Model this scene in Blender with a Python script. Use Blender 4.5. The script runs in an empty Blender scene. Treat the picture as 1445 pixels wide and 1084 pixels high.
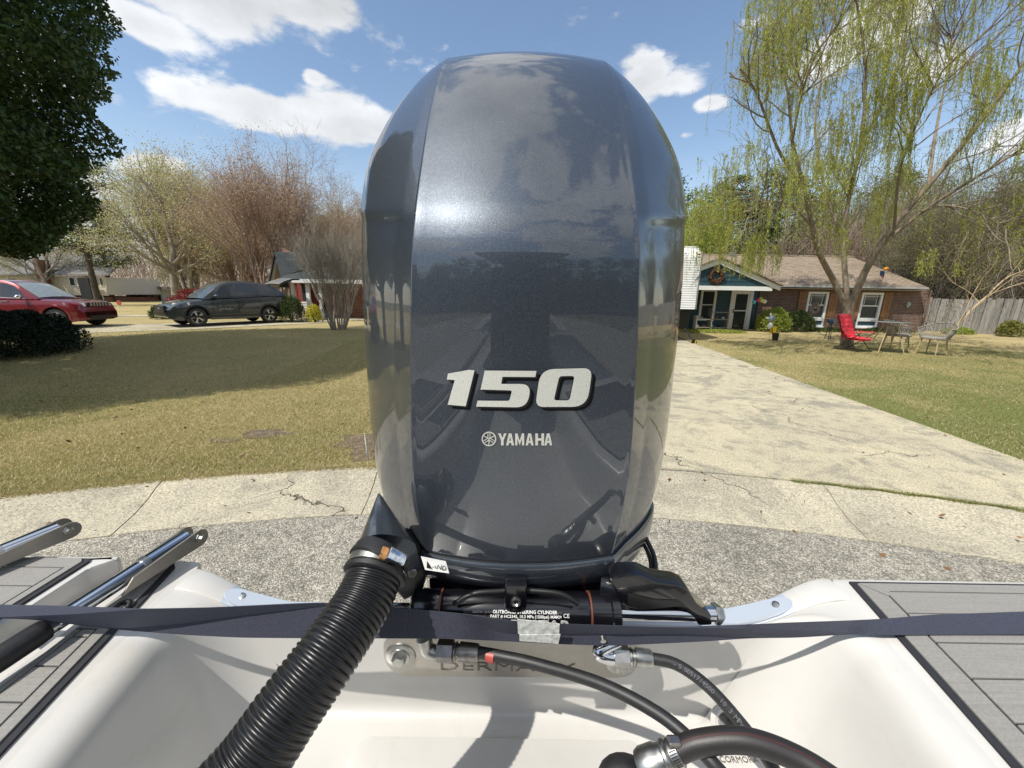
import bpy, bmesh, math, random
import numpy as np
from mathutils import Vector, Matrix
random.seed(7)
rng = np.random.default_rng(11)
PI = math.pi
S = bpy.context.scene
C = S.collection

# ---------------------------------------------------------------- camera
FPX, CXP, CYP, CAMZ = 540.0, 722.5, 542.0, 1.9
PITCH, ROLL = math.radians(13.4), math.radians(0.9)
_fw = Vector((0, math.cos(PITCH), -math.sin(PITCH)))
_r0 = Vector((1, 0, 0)); _u0 = Vector((0, math.sin(PITCH), math.cos(PITCH)))
_rt = math.cos(ROLL) * _r0 + math.sin(ROLL) * _u0
_up = -math.sin(ROLL) * _r0 + math.cos(ROLL) * _u0
CAM = Vector((0, 0, CAMZ))
cd = bpy.data.cameras.new('camera'); cam = bpy.data.objects.new('camera', cd); C.objects.link(cam)
cd.sensor_width = 36; cd.lens = FPX / 1445 * 36; cd.clip_end = 3000; cd.clip_start = 0.02
M = Matrix.Identity(4)
for i, a in enumerate((_rt, _up, -_fw)):
    for k in range(3): M[k][i] = a[k]
M.translation = CAM
cam.matrix_world = M
S.camera = cam
def ray(u, v): u = float(u); v = float(v); return _fw + (u - CXP) / FPX * _rt + (CYP - v) / FPX * _up
def V(u, v, d): return CAM + ray(u, v) * d                     # surveyed point at depth d along the view axis
def PY(u, v, Y): r = ray(u, v); return CAM + r * (float(Y) / r.y)      # surveyed point at distance Y
def G(u, v, z): r = ray(u, v); return CAM + r * ((z - CAMZ) / r.z)  # surveyed point on a level plane

# ---------------------------------------------------------------- light
SUN = Vector((-0.54, -0.42, 1.0)).normalized()
sd = bpy.data.lights.new('sun', 'SUN'); sd.energy = 4.5; sd.angle = math.radians(0.55); sd.color = (1, 0.955, 0.88)
so = bpy.data.objects.new('sun', sd); C.objects.link(so)
so.rotation_euler = SUN.to_track_quat('Z', 'Y').to_euler(); so.location = (-20, -15, 37)
S.view_settings.view_transform = 'Standard'; S.view_settings.look = 'None'
S.view_settings.exposure = 0.27; S.view_settings.gamma = 1; S.view_settings.use_curve_mapping = False
S.cycles.max_bounces = 7; S.cycles.transparent_max_bounces = 8
W = bpy.data.worlds.new('World'); S.world = W; W.use_nodes = True
nt = W.node_tree; N = nt.nodes; Lk = nt.links
for n in list(N): N.remove(n)
def wn(t, **k):
    n = N.new(t)
    for a, b in k.items(): setattr(n, a, b)
    return n
def wm(op, a, b=None, c=None, clamp=False):
    n = N.new('ShaderNodeMath'); n.operation = op; n.use_clamp = clamp
    for i, x in enumerate((a, b, c)):
        if x is None: continue
        if isinstance(x, (int, float)): n.inputs[i].default_value = x
        else: Lk.new(x, n.inputs[i])
    return n.outputs[0]
sky = wn('ShaderNodeTexSky', sky_type='NISHITA', sun_disc=False)
sky.sun_elevation = math.asin(SUN.z); sky.sun_rotation = math.atan2(SUN.x, SUN.y)
sky.air_density = 1.15; sky.dust_density = 0.3; sky.ozone_density = 0.75
tc = wn('ShaderNodeTexCoord')
sep = wn('ShaderNodeSeparateXYZ'); Lk.new(tc.outputs['Generated'], sep.inputs[0])
az = wm('ARCTAN2', sep.outputs[0], sep.outputs[1]); el = wm('ARCSINE', sep.outputs[2])
def azel(u, v):
    r = ray(u, v).normalized(); return math.atan2(r.x, r.y), math.asin(r.z)
blobs = []
def B(u, v, ru, rv, w=1.0):
    a, e = azel(u, v); a1, e1 = azel(u + ru, v); a2, e2 = azel(u, v - rv)
    blobs.append((a, e, abs(a1 - a), abs(e2 - e), w))
B(300, 2, 175, 48); B(205, 32, 66, 28); B(420, 12, 84, 42); B(270, -40, 160, 50)
B(250, 128, 62, 26); B(335, 148, 88, 34); B(425, 168, 90, 32); B(490, 172, 66, 42, 1); B(515, 190, 40, 20, .9)
B(205, 236, 55, 20, .9); B(443, 108, 18, 14, .7); B(492, 10, 22, 22, .5)
B(915, 110, 44, 40); B(955, 118, 40, 26); B(905, 88, 26, 18, .8); B(1000, 146, 30, 14, .8); B(968, 191, 16, 8, .6)
B(1240, 35, 90, 50); B(1170, 80, 60, 34, .8); B(1310, 90, 60, 40, .8); B(1075, 30, 40, 18, .5); B(1320, 350, 90, 30, .8)
B(330, 330, 230, 42, .75); B(60, 250, 120, 60, .8); B(1440, 190, 60, 30, .7)
B(40, 100, 140, 60, .7)
_r = random.Random(4)
for k in range(20):      # the same broken cumulus goes on all round
    a = -PI + 2 * PI * (k + .5) / 20 + _r.uniform(-.1, .1)
    if abs(a) < 1.15: continue
    blobs.append((a, _r.uniform(.22, 1.1), _r.uniform(.25, .5), _r.uniform(.09, .2), _r.uniform(.8, 1)))
blobs += [(3.0, .72, .7, .17, 1), (-2.5, .95, .8, .2, 1), (2.4, 1.12, .9, .14, 1), (-1.7, .62, .4, .13, 1), (-3.0, .35, .5, .07, .9), (1.9, .6, .35, .12, .9)]
field = None
for (a0, e0, ra, re, w) in blobs:
    dx = wm('MULTIPLY', wm('SUBTRACT', az, a0), 1 / ra); dy = wm('MULTIPLY', wm('SUBTRACT', el, e0), 1 / re)
    q = wm('ADD', wm('MULTIPLY', dx, dx), wm('MULTIPLY', dy, dy))
    g = wm('MULTIPLY', wm('EXPONENT', wm('MULTIPLY', q, -0.9)), w)
    field = g if field is None else wm('SMOOTH_MAX', field, g, .12)
for c_, r_, w in (((-.12, .22, .97), .30, 1), ((-.30, -.02, .95), .24, 1), ((.10, -.12, .98), .16, .8), ((-.42, -.34, .84), .26, 1), ((.34, -.40, .85), .18, .9), ((-.05, .62, .78), .16, .8)):
    vs = wn('ShaderNodeVectorMath', operation='SUBTRACT'); Lk.new(tc.outputs['Generated'], vs.inputs[0]); vs.inputs[1].default_value = Vector(c_).normalized()
    vl = wn('ShaderNodeVectorMath', operation='LENGTH'); Lk.new(vs.outputs[0], vl.inputs[0]); q = wm('MULTIPLY', vl.outputs['Value'], 1 / r_)
    field = wm('SMOOTH_MAX', field, wm('MULTIPLY', wm('EXPONENT', wm('MULTIPLY', wm('MULTIPLY', q, q), -0.9)), w), .12)
mp = wn('ShaderNodeMapping'); Lk.new(tc.outputs['Generated'], mp.inputs[0]); mp.inputs['Scale'].default_value = (1, 1, 2.0)
nz = wn('ShaderNodeTexNoise'); Lk.new(mp.outputs[0], nz.inputs[0])
nz.inputs['Scale'].default_value = 8.5; nz.inputs['Detail'].default_value = 9; nz.inputs['Roughness'].default_value = .6; nz.inputs['Distortion'].default_value = .25
nz2 = wn('ShaderNodeTexNoise'); Lk.new(mp.outputs[0], nz2.inputs[0])
nz2.inputs['Scale'].default_value = 3.2; nz2.inputs['Detail'].default_value = 6; nz2.inputs['Roughness'].default_value = .55
f2 = wm('ADD', field, wm('MULTIPLY', wm('SUBTRACT', nz.outputs[0], .5), 1.55))
mr = wn('ShaderNodeMapRange', interpolation_type='SMOOTHSTEP'); Lk.new(f2, mr.inputs[0])
mr.inputs[1].default_value = .27; mr.inputs[2].default_value = .60
hz = wm('MULTIPLY', wm('SUBTRACT', 1, wm('MULTIPLY', el, 3.2), clamp=True), .35)
mask = wm('MAXIMUM', wm('MULTIPLY', mr.outputs[0], .97), wm('MAXIMUM', hz, .0), clamp=True)
shade = wn('ShaderNodeMapRange'); Lk.new(nz2.outputs[0], shade.inputs[0])
shade.inputs[1].default_value = .35; shade.inputs[2].default_value = .65; shade.inputs[3].default_value = .66; shade.inputs[4].default_value = 1.0
thick = wn('ShaderNodeMapRange'); Lk.new(f2, thick.inputs[0]); thick.inputs[1].default_value = .7; thick.inputs[2].default_value = 1.5
thick.inputs[3].default_value = 1.0; thick.inputs[4].default_value = .78
cc = wn('ShaderNodeMixRGB'); cc.inputs[0].default_value = 1; cc.blend_type = 'MULTIPLY'
cc.inputs[1].default_value = (6.5, 6.65, 6.85, 1)
cmb = wn('ShaderNodeCombineXYZ'); sh = wm('MULTIPLY', shade.outputs[0], thick.outputs[0])
for i in range(3): Lk.new(sh, cmb.inputs[i])
Lk.new(cmb.outputs[0], cc.inputs[2])
mx = wn('ShaderNodeMixRGB'); Lk.new(mask, mx.inputs[0]); Lk.new(sky.outputs[0], mx.inputs[1]); Lk.new(cc.outputs[0], mx.inputs[2])
bg = wn('ShaderNodeBackground'); bg.inputs[1].default_value = 0.135; Lk.new(mx.outputs[0], bg.inputs[0])
wo = wn('ShaderNodeOutputWorld'); Lk.new(bg.outputs[0], wo.inputs[0])
W.cycles.sampling_method = 'MANUAL'; W.cycles.sample_map_resolution = 1024

# ---------------------------------------------------------------- materials
class NT:
    """tiny node helper"""
    def __init__(s, name):
        s.m = bpy.data.materials.new(name); s.m.use_nodes = True; s.t = s.m.node_tree; s.n = s.t.nodes; s.l = s.t.links
        s.b = s.n['Principled BSDF']; s._tc = None
    def new(s, t, **k):
        n = s.n.new(t)
        for a, b in k.items(): setattr(n, a, b)
        return n
    def tc(s, which='Object'):
        if s._tc is None: s._tc = s.new('ShaderNodeTexCoord')
        return s._tc.outputs[which]
    def setv(s, node, **k):
        for a, b in k.items():
            i = node.inputs[a.replace('_', ' ')]
            if hasattr(b, 'is_linked'): s.l.new(b, i)
            else: i.default_value = b if not (isinstance(b, tuple) and len(b) == 3 and i.type == 'RGBA') else (*b, 1)
        return node
    def noise(s, scale, detail=4, rough=.5, vec=None, dist=0):
        n = s.new('ShaderNodeTexNoise'); s.setv(n, Scale=scale, Detail=float(detail), Roughness=rough, Distortion=float(dist)); s.l.new(vec or s.tc(), n.inputs['Vector']); return n.outputs[0]
    def voro(s, scale, feature='F1', vec=None, out=0):
        n = s.new('ShaderNodeTexVoronoi'); n.feature = feature; s.setv(n, Scale=scale); s.l.new(vec or s.tc(), n.inputs['Vector']); return n.outputs[out]
    def ramp(s, fac, stops):
        n = s.new('ShaderNodeValToRGB'); e = n.color_ramp.elements
        while len(e) < len(stops): e.new(.5)
        for i, (p, c) in enumerate(stops):
            e[i].position = p; e[i].color = (*c, 1) if isinstance(c, tuple) else (c, c, c, 1)
        s.l.new(fac, n.inputs[0]); return n.outputs[0]
    def mix(s, fac, a, b, mode='MIX'):
        n = s.new('ShaderNodeMixRGB', blend_type=mode)
        for i, x in enumerate((fac, a, b)):
            if hasattr(x, 'is_linked'): s.l.new(x, n.inputs[i])
            elif isinstance(x, tuple): n.inputs[i].default_value = (*x, 1)
            else: n.inputs[i].default_value = x if i == 0 else (x, x, x, 1)
        return n.outputs[0]
    def math(s, op, a, b=None, clamp=False):
        n = s.new('ShaderNodeMath', operation=op, use_clamp=clamp)
        for i, x in enumerate((a, b)):
            if x is None: continue
            if hasattr(x, 'is_linked'): s.l.new(x, n.inputs[i])
            else: n.inputs[i].default_value = x
        return n.outputs[0]
    def mapping(s, scale=(1, 1, 1), rot=(0, 0, 0), vec=None):
        n = s.new('ShaderNodeMapping'); n.inputs['Scale'].default_value = scale; n.inputs['Rotation'].default_value = rot
        s.l.new(vec or s.tc(), n.inputs[0]); return n.outputs[0]
    def bump(s, h, strength=.3, dist=.01, normal=None):
        n = s.new('ShaderNodeBump'); s.l.new(h, n.inputs['Height']); n.inputs['Strength'].default_value = strength; n.inputs['Distance'].default_value = dist
        if normal is not None: s.l.new(normal, n.inputs['Normal'])
        s.l.new(n.outputs[0], s.b.inputs['Normal']); return n.outputs[0]
    def color(s, c):
        if hasattr(c, 'is_linked'): s.l.new(c, s.b.inputs['Base Color'])
        else: s.b.inputs['Base Color'].default_value = (*c, 1)
    def p(s, **k): s.setv(s.b, **k); return s

def simple(name, col, rough=.5, metal=0., var=.12, scale=20, bump=0., coat=0., spec=.5, dist=.003):
    t = NT(name)
    f = t.noise(scale, 5, .6)
    c = t.ramp(f, [(.3, tuple(x * (1 - var) for x in col)), (.7, tuple(min(1, x * (1 + var)) for x in col))])
    t.color(c); t.p(Roughness=rough, Metallic=metal, Coat_Weight=coat, Specular_IOR_Level=spec)
    if bump: t.bump(f, bump, dist)
    return t.m
def leafmat(name, cols, trans=.35, rough=.5):
    """leaf clump colour varies leaf by leaf"""
    t = NT(name); g = t.new('ShaderNodeNewGeometry')
    n = len(cols)
    c = t.ramp(g.outputs['Random Per Island'], [(i / max(1, n - 1), k) for i, k in enumerate(cols)])
    t.color(c); t.p(Roughness=rough, Specular_IOR_Level=.3)
    tr = t.new('ShaderNodeBsdfTranslucent'); t.l.new(t.mix(1, c, (1.3, 1.35, .8), 'MULTIPLY'), tr.inputs[0])
    ms = t.new('ShaderNodeMixShader'); ms.inputs[0].default_value = trans
    t.l.new(t.b.outputs[0], ms.inputs[1]); t.l.new(tr.outputs[0], ms.inputs[2])
    t.l.new(ms.outputs[0], t.n['Material Output'].inputs[0])
    return t.m
MT = {}
t = NT('white_gelcoat'); a = t.noise(5, 5, .6); sp_k = t.voro(55); sp_r = t.noise(7, 3, .6)
k = t.ramp(a, [(.3, (.50, .485, .455)), (.7, (.555, .545, .52))])
k = t.mix(t.math('MULTIPLY', t.ramp(sp_k, [(.04, 1.), (.075, 0.)]), t.ramp(sp_r, [(.56, 0.), (.62, .85)])), k, (.16, .12, .08))
k = t.mix(t.ramp(t.noise(16, 7, .8, t.mapping((1, .35, 1))), [(.56, 0.), (.78, .35)]), k, (.40, .36, .29))
t.color(k); t.p(Roughness=.30, Coat_Weight=.25); MT['gel'] = t.m
MT['gel2'] = MT['gel']
MT['cap'] = simple('white_anodised_cap', (.47, .52, .59), .35, metal=.25, var=.03, scale=9)
MT['black'] = simple('black_plastic', (.008, .008, .009), .45, var=.2, scale=60)
MT['rubber'] = simple('black_rubber', (.016, .016, .017), .5, var=.3, scale=90, bump=.1, dist=.0006)
MT['gloss_black'] = simple('gloss_black_paint', (.005, .005, .007), .22, var=.1, coat=.5)
MT['chrome'] = simple('polished_stainless', (.62, .64, .67), .07, metal=1., var=.03)
MT['zinc'] = simple('dull_zinc_steel', (.42, .42, .40), .34, metal=1., var=.25, scale=70, bump=.15, dist=.0005)
MT['plate'] = simple('brushed_stainless_plate', (.36, .34, .305), .45, metal=.7, var=.07, scale=40, bump=.1, dist=.0004)
MT['stamp'] = simple('stamped_recess', (.17, .155, .135), .5, metal=.6)
MT['darksteel'] = simple('dark_crimped_steel', (.30, .28, .26), .38, metal=1., var=.3, scale=80, bump=.2, dist=.0005)
MT['rust'] = simple('rusty_screw', (.30, .14, .04), .7, var=.5, scale=150)
MT['redtape'] = simple('red_tape', (.34, .055, .04), .45, var=.2, scale=80)
MT['orange'] = simple('orange_seal', (.13, .04, .025), .5)
MT['white'] = simple('white_paint', (.78, .78, .76), .45, var=.05, scale=8)
MT['white_print'] = simple('white_print', (.75, .75, .73), .5, var=.03)
MT['grey_print'] = simple('grey_print', (.11, .11, .12), .5, var=.03)
MT['tape'] = simple('grey_duct_tape', (.42, .43, .41), .45, var=.4, scale=140, bump=.4, dist=.0006)
MT['glass'] = simple('dark_window_glass', (.035, .042, .048), .05, var=.1, scale=3, spec=.8)
MT['curtain'] = simple('window_blind', (.26, .30, .30), .5, var=.2, scale=6, coat=.9)
MT['soil'] = simple('bare_soil', (.13, .095, .065), .95, var=.45, scale=14, bump=.9, dist=.03)
# engine paint: dark blue grey metallic with fine flake under clear coat
t = NT('metallic_blue_grey_paint')
fl = t.voro(2600, out=1); fl2 = t.noise(900, 2, .5)
base = t.mix(t.ramp(fl2, [(.45, 0.), (.75, 1.)]), (.046, .057, .075), (.105, .12, .14))
t.color(base); t.p(Metallic=.60, Roughness=.42, Coat_Weight=1., Coat_Roughness=.012, Coat_IOR=1.62)
nm = t.new('ShaderNodeVectorMath', operation='SUBTRACT'); t.l.new(fl, nm.inputs[0]); nm.inputs[1].default_value = (.5, .5, .5)
sc_ = t.new('ShaderNodeVectorMath', operation='SCALE'); t.l.new(nm.outputs[0], sc_.inputs[0]); sc_.inputs['Scale'].default_value = .13
ge = t.new('ShaderNodeNewGeometry'); ad = t.new('ShaderNodeVectorMath', operation='ADD'); t.l.new(ge.outputs['Normal'], ad.inputs[0]); t.l.new(sc_.outputs[0], ad.inputs[1])
no = t.new('ShaderNodeVectorMath', operation='NORMALIZE'); t.l.new(ad.outputs[0], no.inputs[0]); t.l.new(no.outputs[0], t.b.inputs['Normal'])
wv = t.noise(9, 3, .5)
bm_ = t.new('ShaderNodeBump'); bm_.inputs['Strength'].default_value = .05; bm_.inputs['Distance'].default_value = .004
t.l.new(wv, bm_.inputs['Height']); t.l.new(bm_.outputs[0], t.b.inputs['Coat Normal'])
MT['engine'] = t.m
# silver decal film
t = NT('silver_decal_film'); f = t.noise(1400, 2, .6)
t.color(t.ramp(f, [(.35, (.50, .50, .44)), (.6, (.74, .74, .67))])); t.p(Roughness=.42, Metallic=.15, Coat_Weight=.15); MT['decal'] = t.m
# corrugated hose
MT['hose'] = simple('black_corrugated_hose', (.008, .008, .0085), .34, var=.5, scale=110, bump=.25, dist=.0008, spec=.4)
t = NT('rubber_hose_red_stripe'); sp = t.new('ShaderNodeSeparateXYZ'); t.l.new(t.tc('Object'), sp.inputs[0])
t.color((.018, .016, .016)); t.p(Roughness=.48); t.bump(t.noise(300, 3, .6), .15, .0008); MT['fuelhose'] = t.m
MT['redstripe'] = simple('dull_red_stripe', (.045, .013, .012), .5)
# strap webbing
t = NT('navy_polyester_webbing'); w1 = t.new('ShaderNodeTexWave', wave_type='BANDS'); t.setv(w1, Scale=260., Distortion=1.5, Detail=2.); t.l.new(t.tc(), w1.inputs[0])
f = t.noise(420, 4, .7); t.color(t.ramp(f, [(.3, (.015, .016, .028)), (.72, (.044, .048, .074))])); t.p(Roughness=.8, Sheen_Weight=.2, Sheen_Roughness=.4)
t.setv(t.b, Sheen_Tint=(.7, .75, 1.))
t.bump(t.math('ADD', w1.outputs[1], f), .35, .0008); MT['strap'] = t.m
# EVA foam
t = NT('grey_foam_decking'); mpv = t.mapping((6, 400, 6)); f = t.noise(1, 3, .6, mpv); g = t.noise(380, 3, .6)
t.color(t.mix(.5, t.ramp(f, [(.3, (.19, .185, .17)), (.7, (.27, .26, .24))]), t.ramp(g, [(.3, (.17, .165, .155)), (.7, (.29, .28, .26))]))); t.p(Roughness=.78); t.bump(g, .35, .0006); MT['foam'] = t.m
MT['foam_black'] = simple('black_foam_base', (.018, .019, .024), .75, var=.2, scale=200)
# concrete
def concrete(name, c0, c1, dark, stain=.5):
    t = NT(name); a = t.noise(1.1, 7, .65); b = t.noise(62, 6, .8); c = t.noise(5, 6, .7); v = t.voro(120)
    k = t.mix(t.ramp(a, [(.35, 0.), (.65, 1.)]), c0, c1)
    k = t.mix(t.ramp(c, [(.50, 0.), (.68, stain)]), k, dark); k = t.mix(t.ramp(t.noise(.9, 8, .7, dist=1.), [(.52, 0.), (.60, stain * .9)]), k, tuple(x * .95 for x in dark))
    k = t.mix(.75, k, t.ramp(b, [(.36, .22), (.48, .88), (.62, 1.50)]), 'MULTIPLY')
    k = t.mix(t.ramp(v, [(.0, .6), (.16, 0.)]), k, tuple(x * .45 for x in dark))
    # hairline cracks
    dv = t.new('ShaderNodeVectorMath', operation='ADD'); dn = t.new('ShaderNodeTexNoise'); t.setv(dn, Scale=2.2, Detail=6.); t.l.new(t.tc(), dn.inputs['Vector'])
    sc2 = t.new('ShaderNodeVectorMath', operation='SCALE'); sc2.inputs['Scale'].default_value = .9; t.l.new(dn.outputs[1], sc2.inputs[0])
    t.l.new(t.tc(), dv.inputs[0]); t.l.new(sc2.outputs[0], dv.inputs[1])
    cr = t.voro(.38, 'DISTANCE_TO_EDGE', dv.outputs[0])
    ck = t.math('MULTIPLY', t.ramp(cr, [(.0, 1.), (.0035, 0.)]), t.ramp(t.noise(.8, 2), [(.45, 0.), (.56, 1.)]))
    k = t.mix(ck, k, (.07, .06, .04))
    t.color(k); t.p(Roughness=.92, Specular_IOR_Level=.25)
    t.bump(t.math('SUBTRACT', t.math('ADD', b, t.math('MULTIPLY', v, .6)), t.math('MULTIPLY', ck, 3.)), .8, .006); return t.m
MT['concrete'] = concrete('driveway_concrete', (.50, .445, .31), (.41, .365, .265), (.24, .225, .18), .8)
MT['curbc'] = concrete('curb_concrete', (.47, .425, .315), (.385, .35, .27), (.25, .23, .18), .55)
# asphalt with exposed stones
t = NT('worn_asphalt'); v = t.voro(105, out=1); vd = t.voro(105); a = t.noise(1.3, 6, .65); b = t.noise(260, 3, .7)
bw = t.new('ShaderNodeRGBToBW'); t.l.new(v, bw.inputs[0])
k = t.ramp(bw.outputs[0], [(.2, (.20, .185, .155)), (.5, (.34, .315, .26)), (.8, (.56, .525, .44))])
k = t.mix(t.ramp(vd, [(.45, 0.), (.75, .6)]), k, (.14, .128, .105))
k = t.mix(.7, k, t.ramp(a, [(.3, .70), (.7, 1.28)]), 'MULTIPLY'); k = t.mix(.8, k, t.ramp(t.noise(11, 6, .75), [(.36, .62), (.5, 1.), (.66, 1.3)]), 'MULTIPLY'); t.color(k); t.p(Roughness=.88, Specular_IOR_Level=.3)
t.bump(t.math('SUBTRACT', b, t.math('MULTIPLY', vd, 1.6)), .9, .006); MT['asphalt'] = t.m
# lawn soil under the blades
t = NT('dormant_lawn_ground'); a = t.noise(.55, 6, .65); b = t.noise(34, 6, .8); c = t.noise(.22, 3, .5); d = t.noise(6, 5, .7)
k = t.mix(t.ramp(a, [(.38, 0.), (.62, 1.)]), (.42, .34, .165), (.30, .27, .115))
k = t.mix(t.ramp(d, [(.35, 0.), (.7, .7)]), k, (.48, .385, .21))
k = t.mix(.85, k, t.ramp(b, [(.3, .35), (.52, .95), (.7, 1.45)]), 'MULTIPLY'); t.color(k); t.p(Roughness=.95, Specular_IOR_Level=.1); t.bump(b, 1., .03); MT['lawn'] = t.m
t = NT('green_lawn_ground'); a = t.noise(.5, 6, .65); b = t.noise(34, 6, .8); sp = t.new('ShaderNodeSeparateXYZ'); t.l.new(t.tc(), sp.inputs[0])
yy_ = t.math('ADD', t.math('MULTIPLY', sp.outputs[1], .09), t.math('MULTIPLY', a, 2.6))
k = t.mix(t.ramp(yy_, [(.0, 0.), (1., 1.)]), (.15, .18, .055), (.40, .32, .15)); yr_ = t.new('ShaderNodeMapRange'); t.l.new(yy_, yr_.inputs[0]); yr_.inputs[1].default_value = 1.95; yr_.inputs[2].default_value = 2.45
k = t.mix(yr_.outputs[0], (.20, .215, .075), (.46, .37, .19))
k = t.mix(.85, k, t.ramp(b, [(.3, .35), (.52, .95), (.7, 1.45)]), 'MULTIPLY'); t.color(k); t.p(Roughness=.95, Specular_IOR_Level=.1); t.bump(b, 1., .03); MT['lawn_green'] = t.m
t = NT('far_ground'); b = t.noise(3, 6, .7); t.color(t.ramp(b, [(.3, (.10, .09, .045)), (.7, (.17, .15, .08))])); t.p(Roughness=1.); MT['ground'] = t.m
MT['grass'] = leafmat('grass_blades', [(.55, .45, .27), (.44, .36, .19), (.24, .235, .10), (.64, .54, .35), (.30, .27, .13), (.52, .42, .24)], .3, .6)
MT['grass_green'] = leafmat('green_grass_blades', [(.13, .19, .045), (.19, .22, .06), (.38, .31, .13), (.11, .16, .035), (.27, .26, .085)], .3, .6)
# bricks (5 px long in the picture: print them in the material with mortar relief)
def brick(name, c1, c2, mort, s=1.0):
    t = NT(name); n = t.new('ShaderNodeTexBrick'); t.setv(n, Color1=c1, Color2=c2, Mortar=mort, Scale=1.0, Mortar_Size=.010, Brick_Width=.215, Row_Height=.076, Bias=-.2)
    vm = t.new('ShaderNodeCombineXYZ'); sp = t.new('ShaderNodeSeparateXYZ'); t.l.new(t.tc(), sp.inputs[0])
    t.l.new(t.math('ADD', sp.outputs[0], sp.outputs[1]), vm.inputs[0]); t.l.new(sp.outputs[2], vm.inputs[1]); t.l.new(vm.outputs[0], n.inputs[0])
    k = t.mix(.6, n.outputs[0], t.ramp(t.noise(3, 5, .7), [(.3, .6), (.7, 1.4)]), 'MULTIPLY')
    t.color(k); t.p(Roughness=.9); t.bump(t.math('SUBTRACT', 1., n.outputs[1]), .7, .012); return t.m
MT['brick'] = brick('red_brown_brick', (.16, .072, .05), (.072, .038, .03), (.25, .22, .18))
MT['brick2'] = brick('orange_brick', (.30, .10, .06), (.20, .07, .045), (.30, .27, .23))
def shingle(name, cs):
    t = NT(name); n = t.new('ShaderNodeTexBrick'); t.setv(n, Color1=cs[0], Color2=cs[1], Mortar=cs[2], Scale=1.0, Mortar_Size=.012, Brick_Width=.33, Row_Height=.14, Bias=0.)
    n.offset = .37; vm = t.new('ShaderNodeCombineXYZ'); sp = t.new('ShaderNodeSeparateXYZ'); t.l.new(t.tc(), sp.inputs[0])
    t.l.new(sp.outputs[0], vm.inputs[0]); t.l.new(t.math('MULTIPLY', t.math('ADD', sp.outputs[1], sp.outputs[2]), .85), vm.inputs[1]); t.l.new(vm.outputs[0], n.inputs[0])
    k = t.mix(.6, n.outputs[0], t.ramp(t.noise(5, 5, .8), [(.3, .65), (.7, 1.35)]), 'MULTIPLY'); t.color(k); t.p(Roughness=.95)
    t.bump(t.math('SUBTRACT', 1., n.outputs[1]), .6, .015); return t.m
MT['shingle'] = shingle('tan_shingles', ((.30, .235, .165), (.20, .15, .105), (.10, .08, .06)))
MT['shingle_dark'] = shingle('dark_grey_shingles', ((.050, .062, .062), (.032, .040, .042), (.018, .02, .02)))
MT['shingle_grey'] = shingle('grey_shingles', ((.22, .21, .20), (.15, .145, .14), (.08, .08, .08)))
MT['teal'] = simple('dark_teal_siding', (.020, .062, .082), .6, var=.12, scale=6)
MT['shutter'] = simple('stained_wood_shutter', (.25, .12, .045), .6, var=.45, scale=9, bump=.2)
MT['siding'] = simple('white_siding', (.66, .67, .68), .55, var=.05, scale=3)
MT['gutter_grey'] = simple('grey_gutter', (.36, .37, .37), .5)
MT['grey_vinyl'] = simple('grey_vinyl', (.10, .11, .12), .5, var=.2)
MT['soffit'] = simple('cream_soffit', (.50, .44, .34), .7, var=.06)
t = NT('weathered_fence_wood'); f = t.noise(1, 6, .7, t.mapping((22, 22, 1.6))); oi = t.new('ShaderNodeObjectInfo')
k = t.ramp(f, [(.3, (.13, .12, .105)), (.55, (.26, .245, .22)), (.75, (.38, .36, .33))]); k = t.mix(.8, k, t.ramp(oi.outputs['Random'], [(0, .65), (1, 1.3)]), 'MULTIPLY')
t.color(k); t.p(Roughness=.9); t.bump(f, .4, .01); MT['fence'] = t.m
def bark(name, a, b, sc=9):
    t = NT(name); f = t.noise(1, 6, .75, t.mapping((sc, sc, sc * .22)))
    t.color(t.ramp(f, [(.3, a), (.7, b)])); t.p(Roughness=.95, Specular_IOR_Level=.15); t.bump(f, .8, .03); return t.m
MT['bark'] = bark('grey_bark', (.09, .075, .06), (.25, .215, .175))
MT['bark_willow'] = bark('willow_bark', (.12, .095, .065), (.33, .27, .20), 14)
MT['bark_red'] = bark('reddish_bare_bark', (.22, .155, .12), (.42, .32, .26))
MT['bark_pale'] = bark('pale_bare_bark', (.19, .165, .135), (.40, .36, .30))
MT['bark_dark'] = bark('dark_bark', (.05, .042, .035), (.13, .11, .09))
MT['l_magnolia'] = leafmat('magnolia_leaves', [(.030, .058, .016), (.055, .095, .028), (.036, .066, .019), (.085, .125, .04)], .22, .38)
MT['l_yew'] = leafmat('dark_yew_leaves', [(.008, .016, .007), (.016, .028, .012), (.011, .020, .008)], .1, .6)
MT['l_box'] = leafmat('boxwood_leaves', [(.03, .055, .015), (.06, .09, .025), (.09, .11, .04)], .25)
MT['l_willow'] = leafmat('willow_leaves', [(.32, .34, .06), (.42, .43, .10), (.24, .27, .05), (.50, .50, .16)], .5)
MT['l_spring'] = leafmat('spring_leaves', [(.22, .28, .045), (.30, .36, .07), (.38, .42, .11), (.15, .21, .035)], .45)
MT['l_pine'] = leafmat('pine_needles', [(.06, .09, .022), (.10, .135, .035), (.04, .06, .018)], .15)
MT['l_bud'] = leafmat('pale_buds', [(.40, .38, .20), (.52, .48, .32), (.30, .30, .12)], .4)
MT['l_redbud'] = leafmat('reddish_buds', [(.38, .26, .20), (.48, .35, .28), (.30, .20, .15)], .3)
MT['l_red'] = leafmat('crimson_leaves', [(.22, .035, .035), (.14, .02, .025), (.30, .07, .05)], .3)
MT['l_yellow'] = leafmat('yellow_green_leaves', [(.55, .46, .06), (.35, .36, .05), (.65, .55, .12)], .4)
MT['l_vine'] = leafmat('vine_leaves', [(.20, .21, .05), (.28, .27, .08), (.13, .15, .035)], .4)
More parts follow.
